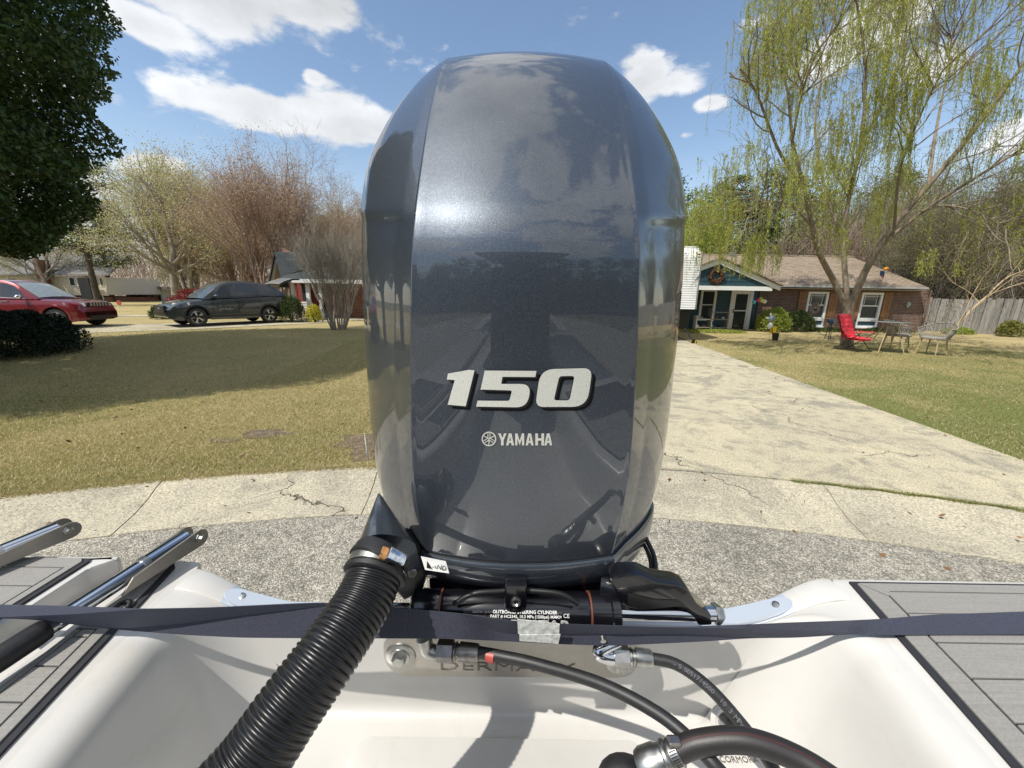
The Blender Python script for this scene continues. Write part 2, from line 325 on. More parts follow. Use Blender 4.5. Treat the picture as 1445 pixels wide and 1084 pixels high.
MT['hide_wood'] = simple('tan_wood_leg', (.40, .30, .17), .5, var=.15)
MT['rope'] = simple('grey_rope', (.25, .23, .195), .85, var=.25, scale=60)
MT['redcloth'] = simple('red_canvas', (.62, .035, .05), .7, var=.2, scale=18, bump=.3, dist=.01)

# ---------------------------------------------------------------- mesh helpers
def tag(o, label=None, cat=None, group=None, kind=None):
    if label: o['label'] = label
    if cat: o['category'] = cat
    if group: o['group'] = group
    if kind: o['kind'] = kind
    return o
def thing(name, loc, label, cat, group=None):
    o = bpy.data.objects.new(name, None); C.objects.link(o); o.location = loc; o.empty_display_size = .1
    return tag(o, label, cat, group)
def root_loc(p):
    q = Vector((0, 0, 0))
    while p is not None: q = q + Vector(p.location); p = p.parent
    return q
def link(name, me, mat, parent=None, smooth=None, local=False):
    o = bpy.data.objects.new(name, me); C.objects.link(o)
    if mat is not None: me.materials.append(MT[mat] if isinstance(mat, str) else mat)
    if parent is not None:
        o.parent = parent
        if not local: me.transform(Matrix.Translation(-root_loc(parent)))
    if smooth is not None and len(me.polygons):
        me.polygons.foreach_set('use_smooth', [True] * len(me.polygons))
        if smooth < 180: me.set_sharp_from_angle(angle=math.radians(smooth))
    me.update(); return o
class MB:
    def __init__(s): s.v = []; s.f = []
    def add(s, vs, fs):
        k = len(s.v); s.v += [tuple(v) for v in vs]; s.f += [tuple(i + k for i in f) for f in fs]; return s
    def box(s, c, d, rz=0, m=None):
        x, y, z = d[0] / 2, d[1] / 2, d[2] / 2
        R = m if m is not None else Matrix.Rotation(rz, 3, 'Z')
        vs = [Vector(c) + R @ Vector(p) for p in ((-x, -y, -z), (x, -y, -z), (x, y, -z), (-x, y, -z), (-x, -y, z), (x, -y, z), (x, y, z), (-x, y, z))]
        return s.add(vs, [(0, 3, 2, 1), (4, 5, 6, 7), (0, 1, 5, 4), (1, 2, 6, 5), (2, 3, 7, 6), (3, 0, 4, 7)])
    def bbox(s, a, b):
        return s.box([(p + q) / 2 for p, q in zip(a, b)], [abs(q - p) for p, q in zip(a, b)])
    def loft(s, rows, closed=False, cap=False):
        n = len(rows[0]); k = len(s.v)
        for r in rows: s.v += [tuple(p) for p in r]
        m = n if closed else n - 1
        for i in range(len(rows) - 1):
            for j in range(m):
                a = k + i * n + j; b = k + i * n + (j + 1) % n
                s.f.append((a, b, b + n, a + n))
        if cap:
            s.f.append(tuple(range(k + n - 1, k - 1, -1))); e = k + (len(rows) - 1) * n; s.f.append(tuple(range(e, e + n)))
        return s
    def tube(s, path, r, n=10, cap=True, up=(0, 0, 1)):
        P = [Vector(p) for p in path]; m = len(P)
        R = r if hasattr(r, '__len__') else [r] * m
        T = [(P[min(i + 1, m - 1)] - P[max(i - 1, 0)]).normalized() for i in range(m)]
        u = Vector(up); u = u - T[0] * u.dot(T[0])
        if u.length < 1e-4: u = Vector((1, 0, 0)) - T[0] * T[0].x
        u.normalize(); rows = []
        for i in range(m):
            u = (u - T[i] * u.dot(T[i])).normalized(); w = T[i].cross(u)
            rows.append([P[i] + (u * math.cos(a) + w * math.sin(a)) * R[i] for a in (2 * PI * k / n for k in range(n))])
        return s.loft(rows, True, cap)
    def lathe(s, prof, o, ax, n=24, cap=True):            # prof: (distance along axis, radius)
        ax = Vector(ax).normalized(); u = ax.orthogonal().normalized(); w = ax.cross(u); o = Vector(o)
        return s.loft([[o + ax * h + (u * math.cos(2 * PI * k / n) + w * math.sin(2 * PI * k / n)) * max(r, 1e-5) for k in range(n)] for h, r in prof], True, cap)
    def prism(s, poly, dvec):                    # poly: list of 3D points, extruded by dvec
        k = len(poly); d = Vector(dvec); a = [Vector(p) for p in poly]; b = [p + d for p in a]
        return s.add(a + b, [tuple(range(k - 1, -1, -1)), tuple(range(k, 2 * k))] + [(i, (i + 1) % k, k + (i + 1) % k, k + i) for i in range(k)])
    def ball(s, c, r, n=10, sq=(1, 1, 1)):
        c = Vector(c); rows = []
        for i in range(n + 1):
            a = -PI / 2 + PI * i / n
            rows.append([c + Vector((math.cos(a) * math.cos(b) * sq[0], math.cos(a) * math.sin(b) * sq[1], math.sin(a) * sq[2])) * r for b in (2 * PI * k / (n + 4) for k in range(n + 4))])
        return s.loft(rows, True)
    def build(s, name, mat, parent=None, smooth=None, fix=True, bevel=0, local=False, **tg):
        me = bpy.data.meshes.new(name); me.from_pydata(s.v, [], s.f)
        if fix or bevel:
            bm = bmesh.new(); bm.from_mesh(me)
            if fix: bmesh.ops.recalc_face_normals(bm, faces=bm.faces)
            if bevel: bmesh.ops.bevel(bm, geom=[e for e in bm.edges if len(e.link_faces) == 2 and e.calc_face_angle(0) > .5], offset=bevel, segments=2, affect='EDGES', profile=.6)
            bm.to_mesh(me); bm.free()
        o = link(name, me, mat, parent, smooth, local)
        return tag(o, **tg) if tg else o
def np_mesh(name, v, f, mat, parent=None, smooth=False, local=False):
    """v (N,3), f (M,k) all faces with k corners"""
    me = bpy.data.meshes.new(name); v = np.asarray(v, np.float32); f = np.asarray(f, np.int32); k = f.shape[1]
    me.vertices.add(len(v)); me.vertices.foreach_set('co', v.ravel())
    me.loops.add(f.size); me.loops.foreach_set('vertex_index', f.ravel())
    me.polygons.add(len(f)); me.polygons.foreach_set('loop_start', np.arange(0, f.size, k, dtype=np.int32))
    me.update(calc_edges=True)
    if smooth: me.polygons.foreach_set('use_smooth', np.ones(len(f), bool))
    return link(name, me, mat, parent, None, local)
def leaves(name, cen, size, mat, parent=None, flat=None, aspect=.55, local=False):
    """one small diamond blade for each point"""
    cen = np.asarray(cen, float); n = len(cen)
    a = rng.normal(size=(n, 3))
    if flat is not None: a = a * np.asarray(flat)
    a /= np.linalg.norm(a, axis=1, keepdims=True) + 1e-9
    b = rng.normal(size=(n, 3)); b -= a * (a * b).sum(1, keepdims=True); b /= np.linalg.norm(b, axis=1, keepdims=True) + 1e-9
    s = (np.asarray(size) * rng.uniform(.65, 1.35, n))[:, None] if np.ndim(size) == 0 else np.asarray(size)[:, None]
    v = np.stack([cen - a * s * .5, cen + b * s * aspect * .5, cen + a * s * .5, cen - b * s * aspect * .5], 1).reshape(-1, 3)
    return np_mesh(name, v, np.arange(4 * n).reshape(n, 4), mat, parent, local=local)
def segs_mesh(name, segs, mat, parent=None, local=False):
    """segs: list of (p0, p1, r0, r1); thick ones get more sides"""
    P0 = np.array([s[0] for s in segs], float); P1 = np.array([s[1] for s in segs], float); R0 = np.array([s[2] for s in segs]); R1 = np.array([s[3] for s in segs])
    V_, F_, off = [], [], 0
    for lo, hi, n in ((.03, 9, 9), (.010, .03, 5), (0, .010, 3)):
        m = (R0 > lo) & (R0 <= hi)
        if not m.any(): continue
        p0, p1, r0, r1 = P0[m], P1[m], R0[m], R1[m]; k = len(p0)
        t = p1 - p0; t /= np.linalg.norm(t, axis=1, keepdims=True) + 1e-9
        h = np.where(np.abs(t[:, 2:3]) > .8, np.array([[1., 0, 0]]), np.array([[0, 0, 1.]])); u = np.cross(t, h); u /= np.linalg.norm(u, axis=1, keepdims=True); w = np.cross(t, u)
        an = np.arange(n) * 2 * PI / n; cs = np.cos(an)[None, :, None]; sn = np.sin(an)[None, :, None]
        o = u[:, None] * cs + w[:, None] * sn
        v = np.concatenate([p0[:, None] + o * r0[:, None, None], p1[:, None] + o * r1[:, None, None]], 1).reshape(-1, 3)
        i = np.arange(n); q = np.stack([i, (i + 1) % n, (i + 1) % n + n, i + n], 1)
        F_.append((np.arange(k)[:, None, None] * 2 * n + q[None]).reshape(-1, 4) + off); V_.append(v); off += len(v)
    return np_mesh(name, np.concatenate(V_), np.concatenate(F_), mat, parent, True, local)
def grow(p, d, L, r, lv, P, segs, tips, rnd):
    """recursive limb: P[lv] = dict(n children, len ratio, ang, up, wob, k)"""
    q = P[min(lv, len(P) - 1)]; k = q.get('k', 5); p = Vector(p); d = Vector(d).normalized(); r1 = r * q.get('taper', .45); pts = []
    for i in range(k):
        d = (d + Vector((rnd.gauss(0, 1), rnd.gauss(0, 1), rnd.gauss(0, 1))) * q.get('wob', .12) + Vector((0, 0, q.get('up', .05)))).normalized()
        n = p + d * (L / k); a = r + (r1 - r) * i / k; b = r + (r1 - r) * (i + 1) / k
        segs.append((tuple(p), tuple(n), a, b)); p = n; pts.append((p.copy(), d.copy(), b))
    if lv >= P[0]['levels']:
        tips.extend([(tuple(x[0]), tuple(x[1])) for x in pts]); return
    for j in range(q['n']):
        t = q.get('from', .3) + (1 - q.get('from', .3)) * (j + rnd.random()) / q['n']
        b, bd, br = pts[min(k - 1, int(t * k))]
        perp = bd.cross(Vector((rnd.gauss(0, 1), rnd.gauss(0, 1), rnd.gauss(0, 1)))).normalized(); a = math.radians(q['ang'] * rnd.uniform(.7, 1.3))
        grow(b, bd * math.cos(a) + perp * math.sin(a), L * q['len'] * rnd.uniform(.7, 1.25), max(br * q.get('rr', .6), q.get('rmin', .004)), lv + 1, P, segs, tips, rnd)
    if q.get('cont', True): grow(p, d, L * q['len'], r1, lv + 1, P, segs, tips, rnd)
def copy_tree(o, loc=None, parent=None, rz=None, sc=None):
    c = o.copy(); C.objects.link(c); c.parent = parent
    if loc is not None: c.location = loc
    if rz is not None: c.rotation_euler = (0, 0, rz)
    if sc is not None: c.scale = sc if hasattr(sc, '__len__') else (sc,) * 3
    for ch in list(o.children): copy_tree(ch, None, c)
    return c
def cubic(x, xs, ys):
    """monotone cubic through the table"""
    x = np.asarray(x, float); xs = np.asarray(xs, float); ys = np.asarray(ys, float)
    h = np.diff(xs); d = np.diff(ys) / h; m = np.empty_like(ys); m[0] = d[0]; m[-1] = d[-1]
    for i in range(1, len(ys) - 1): m[i] = 0 if d[i - 1] * d[i] <= 0 else 2 / (1 / d[i - 1] + 1 / d[i])
    i = np.clip(np.searchsorted(xs, x) - 1, 0, len(h) - 1); t = np.clip((x - xs[i]) / h[i], 0, 1)
    return ys[i] * (2 * t**3 - 3 * t**2 + 1) + h[i] * m[i] * (t**3 - 2 * t**2 + t) + ys[i + 1] * (-2 * t**3 + 3 * t**2) + h[i] * m[i + 1] * (t**3 - t**2)
def smoothpath(pts, n):
    """Catmull-Rom through 3D points"""
    P = [Vector(p) for p in pts]; P = [P[0] * 2 - P[1]] + P + [P[-1] * 2 - P[-2]]; out = []
    for k in range(n + 1):
        t = k / n * (len(P) - 3); i = min(int(t), len(P) - 4); t -= i
        a, b, c, d = P[i:i + 4]
        out.append(.5 * ((2 * b) + (-a + c) * t + (2 * a - 5 * b + 4 * c - d) * t * t + (-a + 3 * b - 3 * c + d) * t**3))
    return out
def text(name, s, size, mat, origin, right, up, parent=None, ext=.0004, bold=0, sx=1., align='CENTER', shear=0):
    cu = bpy.data.curves.new(name, 'FONT'); cu.body = s; cu.size = size; cu.extrude = ext; cu.align_x = align; cu.offset = bold; cu.shear = shear; cu.resolution_u = 2
    ob = bpy.data.objects.new(name, cu); me = bpy.data.meshes.new_from_object(ob); bpy.data.objects.remove(ob); me.name = name
    r = Vector(right).normalized(); u = Vector(up); u = (u - r * u.dot(r)).normalized(); n = r.cross(u)
    m = Matrix.Identity(4)
    for i, a in enumerate((r * sx, u, n)):
        for k in range(3): m[k][i] = a[k]
    m.translation = Vector(origin); me.transform(m); me.materials.clear()
    return link(name, me, mat, parent)

# ---------------------------------------------------------------- ground, road, kerb, drives, lawns
def rise(x, y):
    """the left yards climb gently away from the street"""
    a = np.clip((np.asarray(y, float) - 5.5) / 9, 0, 1); a = a * a * (3 - 2 * a); b = np.clip((-np.asarray(x, float) + .5) / 5, 0, 1)
    return .12 + .30 * a * b
CC = Vector((.05, -9.2, 0)); R0, R1 = 12.25, 12.98
mb = MB(); n = 64
mb.add([(math.cos(2 * PI * k / n) * 900, math.sin(2 * PI * k / n) * 900, -.03) for k in range(n)], [tuple(range(n))])
mb.build('ground', 'ground', fix=False, kind='structure')
mb = MB(); n = 160
mb.add([(CC.x + math.cos(2 * PI * k / n) * (R0 + .02), CC.y + math.sin(2 * PI * k / n) * (R0 + .02), 0) for k in range(n)] , [tuple(range(n))])
mb.add([(-4, -60, -.004), (4, -60, -.004), (4, -18, -.004), (-4, -18, -.004)], [(0, 1, 2, 3)])
mb.build('road', 'asphalt', fix=False, kind='structure')
# kerb slabs with open joints
kerb = bpy.data.objects.new('kerb', None); C.objects.link(kerb); kerb['kind'] = 'structure'
prof = [(0, -.01), (.0, .006), (.10, .012), (.28, .022), (.46, .055), (.60, .10), (.70, .118), (R1 - R0, .122), (R1 - R0, -.02)]
joints = [-78, -68, -58, -48, -38, -27, -15, -6.3, 3.6, 13.4, 24, 34, 45, 56, 67, 78]
wob = random.Random(3)
for a0, a1 in zip(joints[:-1], joints[1:]):
    rows = []; g = .0042 / R0
    for k in range(13):
        a = math.radians(a0) + g + (math.radians(a1 - a0) - 2 * g) * k / 12
        dz = wob.uniform(-.0015, .0015)
        rows.append([(CC.x + math.sin(a) * (R0 + q + (wob.uniform(-.004, .004) if i in (1, 7) else 0)), CC.y + math.cos(a) * (R0 + q + (wob.uniform(-.006, .006) if i == 1 else 0)), z + dz) for i, (q, z) in enumerate(prof)])
    MB().loft(rows, False, True).build('kerb_slab', 'curbc', kerb, smooth=35)
def arc_y(x, R): return CC.y + math.sqrt(max(R * R - (x - CC.x)**2, 0))
# lawns as fine sheets that butt against the kerb
def sheet(name, x0, x1, y0f, y1f, nx, ny, mat, zoff=0., zf=rise, kind='structure', relief=0.):
    xs = np.linspace(x0, x1, nx); V_ = []
    for x in xs:
        a, b = y0f(x), y1f(x)
        for k in range(ny):
            t = k / (ny - 1); t = t**1.7; y = a + (b - a) * t; V_.append((x, y, float(zf(x, y)) + zoff + (relief * (math.sin(x * 2.1 + y) + math.sin(y * 1.7 - x * .6)) if k else 0)))
    F_ = [(i * ny + j, (i + 1) * ny + j, (i + 1) * ny + j + 1, i * ny + j + 1) for i in range(nx - 1) for j in range(ny - 1)]
    o = np_mesh(name, V_, F_, mat, smooth=True); o['kind'] = kind; return o
dl = lambda y: 1.0 + (y - 4) * .06          # left edge of the drive
dr = lambda y: 5.72 + (y - 4) * .112        # right edge
sheet('lawn', -60, 1.3, lambda x: arc_y(x, R1 + .004) if abs(x) < 12 else arc_y(12, R1), lambda x: 75, 160, 60, 'lawn', -.003)
def yr(x): return arc_y(x, R1 + .004) if x < 12 else arc_y(12, R1)
V_ = []; nx, ny = 50, 60
for j in range(ny):
    y = 2.5 + 70 * (j / (ny - 1))**1.6
    for i in range(nx):
        x = dr(y) - .02 + (60 - dr(y)) * (i / (nx - 1))**1.5; yy = max(y, yr(x)); V_.append((x, yy, .117 + .10 * min(1, max(0, (yy - 12) / 8))))
np_mesh('lawn', V_, [(j * nx + i, j * nx + i + 1, (j + 1) * nx + i + 1, (j + 1) * nx + i) for i in range(nx - 1) for j in range(ny - 1)], 'lawn_green', smooth=True)['kind'] = 'structure'
mb = MB(); ys = [3.0, 4.62, 9.9, 15.2, 21.0]
drv = bpy.data.objects.new('driveway', None); C.objects.link(drv); drv['kind'] = 'structure'
for i, (a, b) in enumerate(zip([3.7] + ys[2:-1], ys[2:])):
    mb = MB(); g = .006; rows = []
    for k in range(9):
        y = a + g + (b - a - 2 * g) * k / 8; row = []
        for t in np.linspace(0, 1, 12):
            x = dl(y) + (dr(y) - dl(y)) * t; yy = y
            if i == 0: yy = arc_y(x, R1 + .012) + (b - g - arc_y(x, R1 + .012)) * k / 8
            row.append((x, yy, .131 + .006 * (y > 9) * 1))
        rows.append(row)
    top = rows; mb.loft(rows); k = len(rows)
    for r_ in (rows[0], rows[-1]): mb.add([p for p in r_] + [(p[0], p[1], .06) for p in r_], [(j, j + 1, 13 + j, 12 + j) for j in range(11)])
    for s_ in (0, -1):
        e = [r_[s_] for r_ in rows]; mb.add(e + [(p[0], p[1], .06) for p in e], [(j, j + 1, 10 + j, 9 + j) for j in range(8)])
    mb.build('concrete_slab', 'concrete', drv, smooth=30)
# far left: the neighbours' drive and path
mb = MB()
def strip(mb, pts, w, z):
    P = [Vector((x, y, 0)) for x, y in pts]; rows = []
    for i, p in enumerate(P):
        d = (P[min(i + 1, len(P) - 1)] - P[max(i - 1, 0)]).normalized(); s_ = Vector((d.y, -d.x, 0)) * w / 2
        rows.append([(q.x, q.y, float(rise(q.x, q.y)) + z) for q in (p - s_, p - s_ * .33, p + s_ * .33, p + s_)])
    mb.loft(rows)
strip(mb, [(-26, 12.2), (-20, 13.0), (-15, 13.9), (-12.6, 15.4), (-10.8, 17.6), (-9.2, 19.6)], 3.2, .012)
tag(mb.build('driveway', 'concrete', fix=False), kind='structure')
mb = MB(); strip(mb, [(-34, 17), (-26, 18.4), (-20, 20.3), (-16, 22)], 1.5, .012); tag(mb.build('path', 'concrete', fix=False), kind='structure')
# weedy strip in the joint between drive and kerb
mb = MB()
# dirt patches
def patch(cx, cy, rx, ry, seed, z=.006):
    r_ = random.Random(seed); V_ = [(cx, cy, float(rise(cx, cy)) + z)]
    for k in range(22):
        a = 2 * PI * k / 22; q = r_.uniform(.7, 1.15); x, y = cx + rx * q * math.cos(a), cy + ry * q * math.sin(a); y = max(y, arc_y(x, R1 + .01)); V_.append((x, y, float(rise(x, y)) + z))
    MB().add(V_, [(0, k, k % 22 + 1) for k in range(1, 23)]).build('bare_dirt', 'soil', fix=False, kind='structure')
patch(-1.35, 4.35, .75, .62, 1); patch(-3.1, 4.55, .32, .16, 2); patch(-3.45, 4.3, .18, .08, 5)

# ---------------------------------------------------------------- grass blades
def blades(name, pts, h, w, mat, zf):
    n = len(pts); x, y = pts[:, 0], pts[:, 1]; z = zf(x, y) - .006
    a = rng.uniform(0, 2 * PI, n); hh = h * rng.uniform(.5, 1.4, n); ww = w * rng.uniform(.7, 1.3, n); la = rng.uniform(0, 2 * PI, n); ln = rng.uniform(.2, 1.5, n) * hh
    dx, dy = np.cos(a) * ww / 2, np.sin(a) * ww / 2
    v = np.stack([np.stack([x - dx, y - dy, z], 1), np.stack([x + dx, y + dy, z], 1), np.stack([x + np.cos(la) * ln, y + np.sin(la) * ln, z + hh], 1)], 1).reshape(-1, 3)
    o = np_mesh(name, v, np.arange(3 * n).reshape(n, 3), mat); o['kind'] = 'stuff'; return o
def ok_left(p):
    x, y = p[:, 0], p[:, 1]; e = CC.y + np.sqrt(np.maximum((R1 + .0)**2 - (x - CC.x)**2, 0))
    m = (y > e - .02) & (x < .98 + (y - 4) * .06)
    for cx, cy, rx, ry in ((-1.35, 4.35, .62, .5), (-3.1, 4.55, .25, .11)):
        q_ = ((x - cx) / rx)**2 + ((y - cy) / ry)**2; m &= rng.random(len(x)) < np.clip(.12 + .5 * q_**1.5 + .25 * np.sin(x * 19) * np.sin(y * 23), 0, 1)
    return p[m]
def ok_right(p):
    x, y = p[:, 0], p[:, 1]; e = CC.y + np.sqrt(np.maximum((R1 + .0)**2 - (x - CC.x)**2, 0))
    return p[(y > e - .01) & (x > 5.72 + (y - 4) * .112 - .02 + .05 * np.sin(y * 7) * rng.random(len(x)))]
def ratio(p, f):     # clumps: keep where a smooth field is high
    x, y = p[:, 0], p[:, 1]; q = np.sin(x * 1.3 + 1.7 * np.sin(y * .9)) + np.sin(y * 1.1 + 2 * np.sin(x * .7)) + .7 * np.sin(x * 3.1 - y * 2.3)
    return p[q * f + rng.normal(0, .8, len(x)) > 0]
def scatter(n, x0, x1, y0, y1, pw=1.6):
    y = y0 + (y1 - y0) * rng.random(n)**pw; x = x0 + (x1 - x0) * rng.random(n); return np.stack([x * np.clip(y / y1 * 1.15 + .10, .1, 1) if x0 < 0 else x, y], 1)
flat_r = lambda x, y: .117 + .10 * np.clip((y - 12) / 8, 0, 1)
blades('grass', ok_left(scatter(330000, -19, 0, 2.9, 14.5)), .030, .0075, 'grass', rise)
blades('grass', ok_left(ratio(scatter(80000, -16, 0, 3.0, 12), 1)), .030, .0070, 'grass_green', rise)
q = rng.random(30000); pl_ = np.stack([-8 + 9 * q, 2.9 + 3.2 * rng.random(30000)**1.1], 1)
blades('grass', ok_left(ratio(pl_, .8)), .030, .0075, 'grass_green', rise)
pl_ = np.stack([-5 + 6 * rng.random(110000), 3.6 + 9 * rng.random(110000)], 1)
blades('grass', ok_left(pl_), .030, .0085, 'grass', rise)
pr = np.stack([5.5 + 12 * rng.random(220000)**.9, 2.9 + 12.5 * rng.random(220000)**1.3], 1)
blades('grass', ok_right(pr), .030, .0085, 'grass_green', flat_r)
pr = np.stack([5.5 + 15 * rng.random(150000)**.9, 6.5 + 12 * rng.random(150000)**.8], 1)
blades('grass', ok_right(pr), .028, .009, 'grass', flat_r)
pr = np.stack([5.5 + 12 * rng.random(170000)**.9, 2.9 + 9 * rng.random(170000)**1.2], 1)
blades('grass', ok_right(ratio(pr, 1.2)), .030, .0085, 'grass', flat_r)
# weeds in the joint at the foot of the drive
q = rng.random(5000); ang = np.radians(12.2 + 9 * q); rr = R1 + .01 + rng.normal(0, .012, 5000) * (1 + np.sin(q * 31) * .6)
blades('grass', np.stack([CC.x + np.sin(ang) * rr, CC.y + np.cos(ang) * rr], 1), .022, .006, 'grass_green', lambda x, y: .125 + 0 * x)
# grassy fringe spilling over the kerb and drive edges
q = rng.random(9000); ang = np.radians(-30 + 30 * q); rr = R1 - np.abs(rng.normal(0, .03, 9000))
blades('grass', np.stack([CC.x + np.sin(ang) * rr, CC.y + np.cos(ang) * rr], 1), .03, .007, 'grass', lambda x, y: .12 + 0 * x)

# ================================================================ BOAT
DZ = 1.40; FZ = 1.17
boat = thing('boat', (0, .6, DZ), 'white fibreglass boat stern with grey foam decking, seen from inside', 'boat')
def xl(y): return float(np.interp(y, [-3, -.3, 0, .31, .61], [.44, .44, .462, .53, .592]))
def lipz(x): a = min(1, max(0, (abs(x) - .40) / .175)); return 1.340 + .06 * a * a * (3 - 2 * a)
def wallprof(r1, r2, H, D, n=5):
    A, Bp, Cp, E_ = Vector((0, 0)), Vector((r1, 0)), Vector((H - r2, -D)), Vector((H, -D)); t = (Cp - Bp).normalized()
    out = []
    for k in range(n + 1): s_ = k / n; out.append(A * (1 - s_)**2 + Bp * 2 * s_ * (1 - s_) + (Bp + t * r1) * s_ * s_)
    for k in range(1, 4): out.append((Bp + t * r1).lerp(Cp - t * r2, k / 4))
    for k in range(n + 1): s_ = k / n; out.append((Cp - t * r2) * (1 - s_)**2 + Cp * 2 * s_ * (1 - s_) + E_ * s_ * s_)
    return out
path = []        # (lip xy, inward floor xy, r1, r2)
half = []
for y in np.linspace(-1.3, .46, 26): half.append(((xl(y), y), (min(.385, xl(y) - .10), min(y, .43)), .035, .05))
for k in range(1, 13):
    a = PI / 2 * k / 12; w = k / 12; cx = xl(.46) - .088
    half.append(((cx + .088 * math.cos(a), .46 + .088 * math.sin(a)), (.315 + .07 * math.cos(a), .43 + .078 * math.sin(a)), .035 * (1 - w) + .010 * w, .05 * (1 - w) + .022 * w))
for x in np.linspace(.45, 0, 22)[0:]: half.append(((x, .548), (min(x, .315) if x < .315 else .315 + (x - .315) * .15, .508), .010, .022))
full = half + [((-a[0] + .004, a[1]), (-b[0], b[1]), c, d) for a, b, c, d in half[::-1][1:]]
rows = []
for (lx, ly), (fx, fy), r1, r2 in full:
    z0 = lipz(lx) if ly > .44 else DZ
    d = Vector((fx - lx, fy - ly)); H = max(d.length, .02); d.normalize()
    if ly > .4601:
        a_ = Vector((lx - (.0 if abs(lx) < 1e-9 else math.copysign(xl(.46) - .088, lx)), ly - .46))
        if abs(lx) > xl(.46) - .088: q_ = a_ / max(abs(a_.x), a_.y) * .112; ex_, ey_ = math.copysign(xl(.46) - .088, lx) + q_.x, .46 + min(q_.y, .118)
        else: ex_, ey_ = lx, .575
    else: ex_, ey_ = lx - d.x * .02, ly - d.y * .012
    rows.append([(ex_, ey_, (lipz(ex_) if ey_ > .47 else DZ) - .0006), (lx - d.x * .006, ly - d.y * .006, z0)] + [(lx + d.x * p.x, ly + d.y * p.x, z0 + p.y) for p in wallprof(r1, min(r2, H * .6), H, z0 - FZ)] )
mb = MB().loft(rows); nb = len(rows[0])
mb.f.append(tuple(i * nb + nb - 1 for i in range(len(rows))))
mb.build('splash_well', 'gel', boat, smooth=60)
# decks
def deck_poly(pts, z=DZ, skirt=.05, name='deck', mat='gel', bev=.009):
    mb = MB(); k = len(pts); mb.prism([(x, y, z - skirt) for x, y in pts], (0, 0, skirt)); return mb.build(name, mat, boat, bevel=bev, smooth=40)
ysr = np.linspace(-2.5, .52, 14)
edge_r = [(xl(y) + .002, y) for y in ysr] + [(.580, .56), (.583, .590), (.592, .604)]
deck_poly(edge_r + [(1.20, .604), (1.22, .55), (1.22, -2.5)])
chL, chR = -.768, -.664
edge_l = [(-xl(y) + .002, y) for y in ysr] + [(-.573, .56), (-.572, .605), (-.580, .622)]
deck_poly(edge_l + [(chR - .0, .628), (chR, -2.5)])
deck_poly([(chL, -2.5), (chL, .60), (-.742, .626), (-.745, .632), (-1.20, .632), (-1.22, .58), (-1.22, -2.5)])
MB().bbox((chL - .02, -2.5, 1.32), (chR + .02, .60, 1.352)).build('ladder_recess', 'gel', boat)
# sheer of the hull outside: sides, bottom and transom
mb = MB(); secs = []
for y in (.585, .3, -.5, -2, -4, -5.2, -5.9):
    w = 1.20 if y > -2.5 else 1.20 * math.sqrt(max(.02, 1 - ((-y - 2.5) / 3.5)**2.2)); k = .28 if y > -3 else .28 + (-y - 3) * .12
    secs.append([(-w, y, 1.37), (-w * .97, y, .95), (-w * .8, y, .72), (0, y, k + .25), (w * .8, y, .72), (w * .97, y, .95), (w, y, 1.37)])
mb.loft(secs); mb.add([secs[0][i] for i in (1, 2, 3, 4, 5)] , [(0, 1, 2, 3, 4)]); mb.add([(-1.19, .585, 1.37), (-1.16, .585, .95), (1.16, .585, .95), (1.19, .585, 1.37), (.45, .585, 1.30), (-.45, .585, 1.30)], [(0, 1, 2, 3, 4, 5)])
mb.build('hull', 'gel', boat, fix=False)
MB().bbox((-1.1, -3.2, .92), (1.1, -1.30, .95)).build('cockpit_sole', 'gel', boat)
MB().bbox((-.44, -1.32, .95), (.44, -1.29, 1.17)).build('bulkhead', 'gel', boat)
# bow deck, console, seat and hard top forward of the camera (seen only as reflections in the cowl)
mb = MB()
for s in (-1, 1): mb.loft([[(s * (1.20 if y > -2.5 else 1.20 * math.sqrt(max(.02, 1 - ((-y - 2.5) / 3.5)**2.2))), y, 1.42 + max(0, -y - 2.5) * .06), (s * (.98 if y > -2.5 else .98 * math.sqrt(max(.02, 1 - ((-y - 2.5) / 3.2)**2.2))), y, 1.42 + max(0, -y - 2.5) * .06)] for y in np.linspace(-2.5, -5.6, 12)])
mb.build('gunwale', 'gel', boat, fix=False)
MB().bbox((-.36, -2.6, .95), (.36, -1.75, 1.95)).build('console', 'gel', boat, bevel=.05, smooth=40)
MB().bbox((-.34, -2.15, 1.95), (.34, -2.10, 2.52)).build('windscreen', 'gloss_black', boat, bevel=.02)
MB().bbox((-.40, -1.20, 1.45), (.40, -1.08, 2.20)).build('seat_back', 'grey_vinyl', boat, bevel=.05, smooth=40)
MB().bbox((-.50, -1.55, 1.05), (.50, -1.02, 1.42)).build('leaning_post', 'black', boat, bevel=.05, smooth=40)
MB().bbox((-.75, -2.8, 2.62), (.75, -1.25, 2.68)).build('hard_top', 'black', boat, bevel=.02)
for x in (-.5, .5):
    MB().tube([(x * .8, -1.9, .95), (x, -1.8, 2.64)], .025, 8).build('top_support', 'chrome', boat, smooth=60)
    MB().tube([(x * .8, -2.6, .95), (x, -2.7, 2.64)], .025, 8).build('top_support', 'chrome', boat, smooth=60)
# raised panel in the well
mb = MB(); P_ = []
for cx, cy, a0 in ((.20, .455, 0), (-.22, .455, 90), (-.22, -.3, 180), (.20, -.3, 270)):
    for k in range(7): a = math.radians(a0 + 15 * k); P_.append((cx + .03 * math.cos(a), cy + .03 * math.sin(a), FZ + .0005))
MB().prism(P_, (0, 0, .006)).build('well_panel', 'gel', boat, bevel=.002, smooth=40)
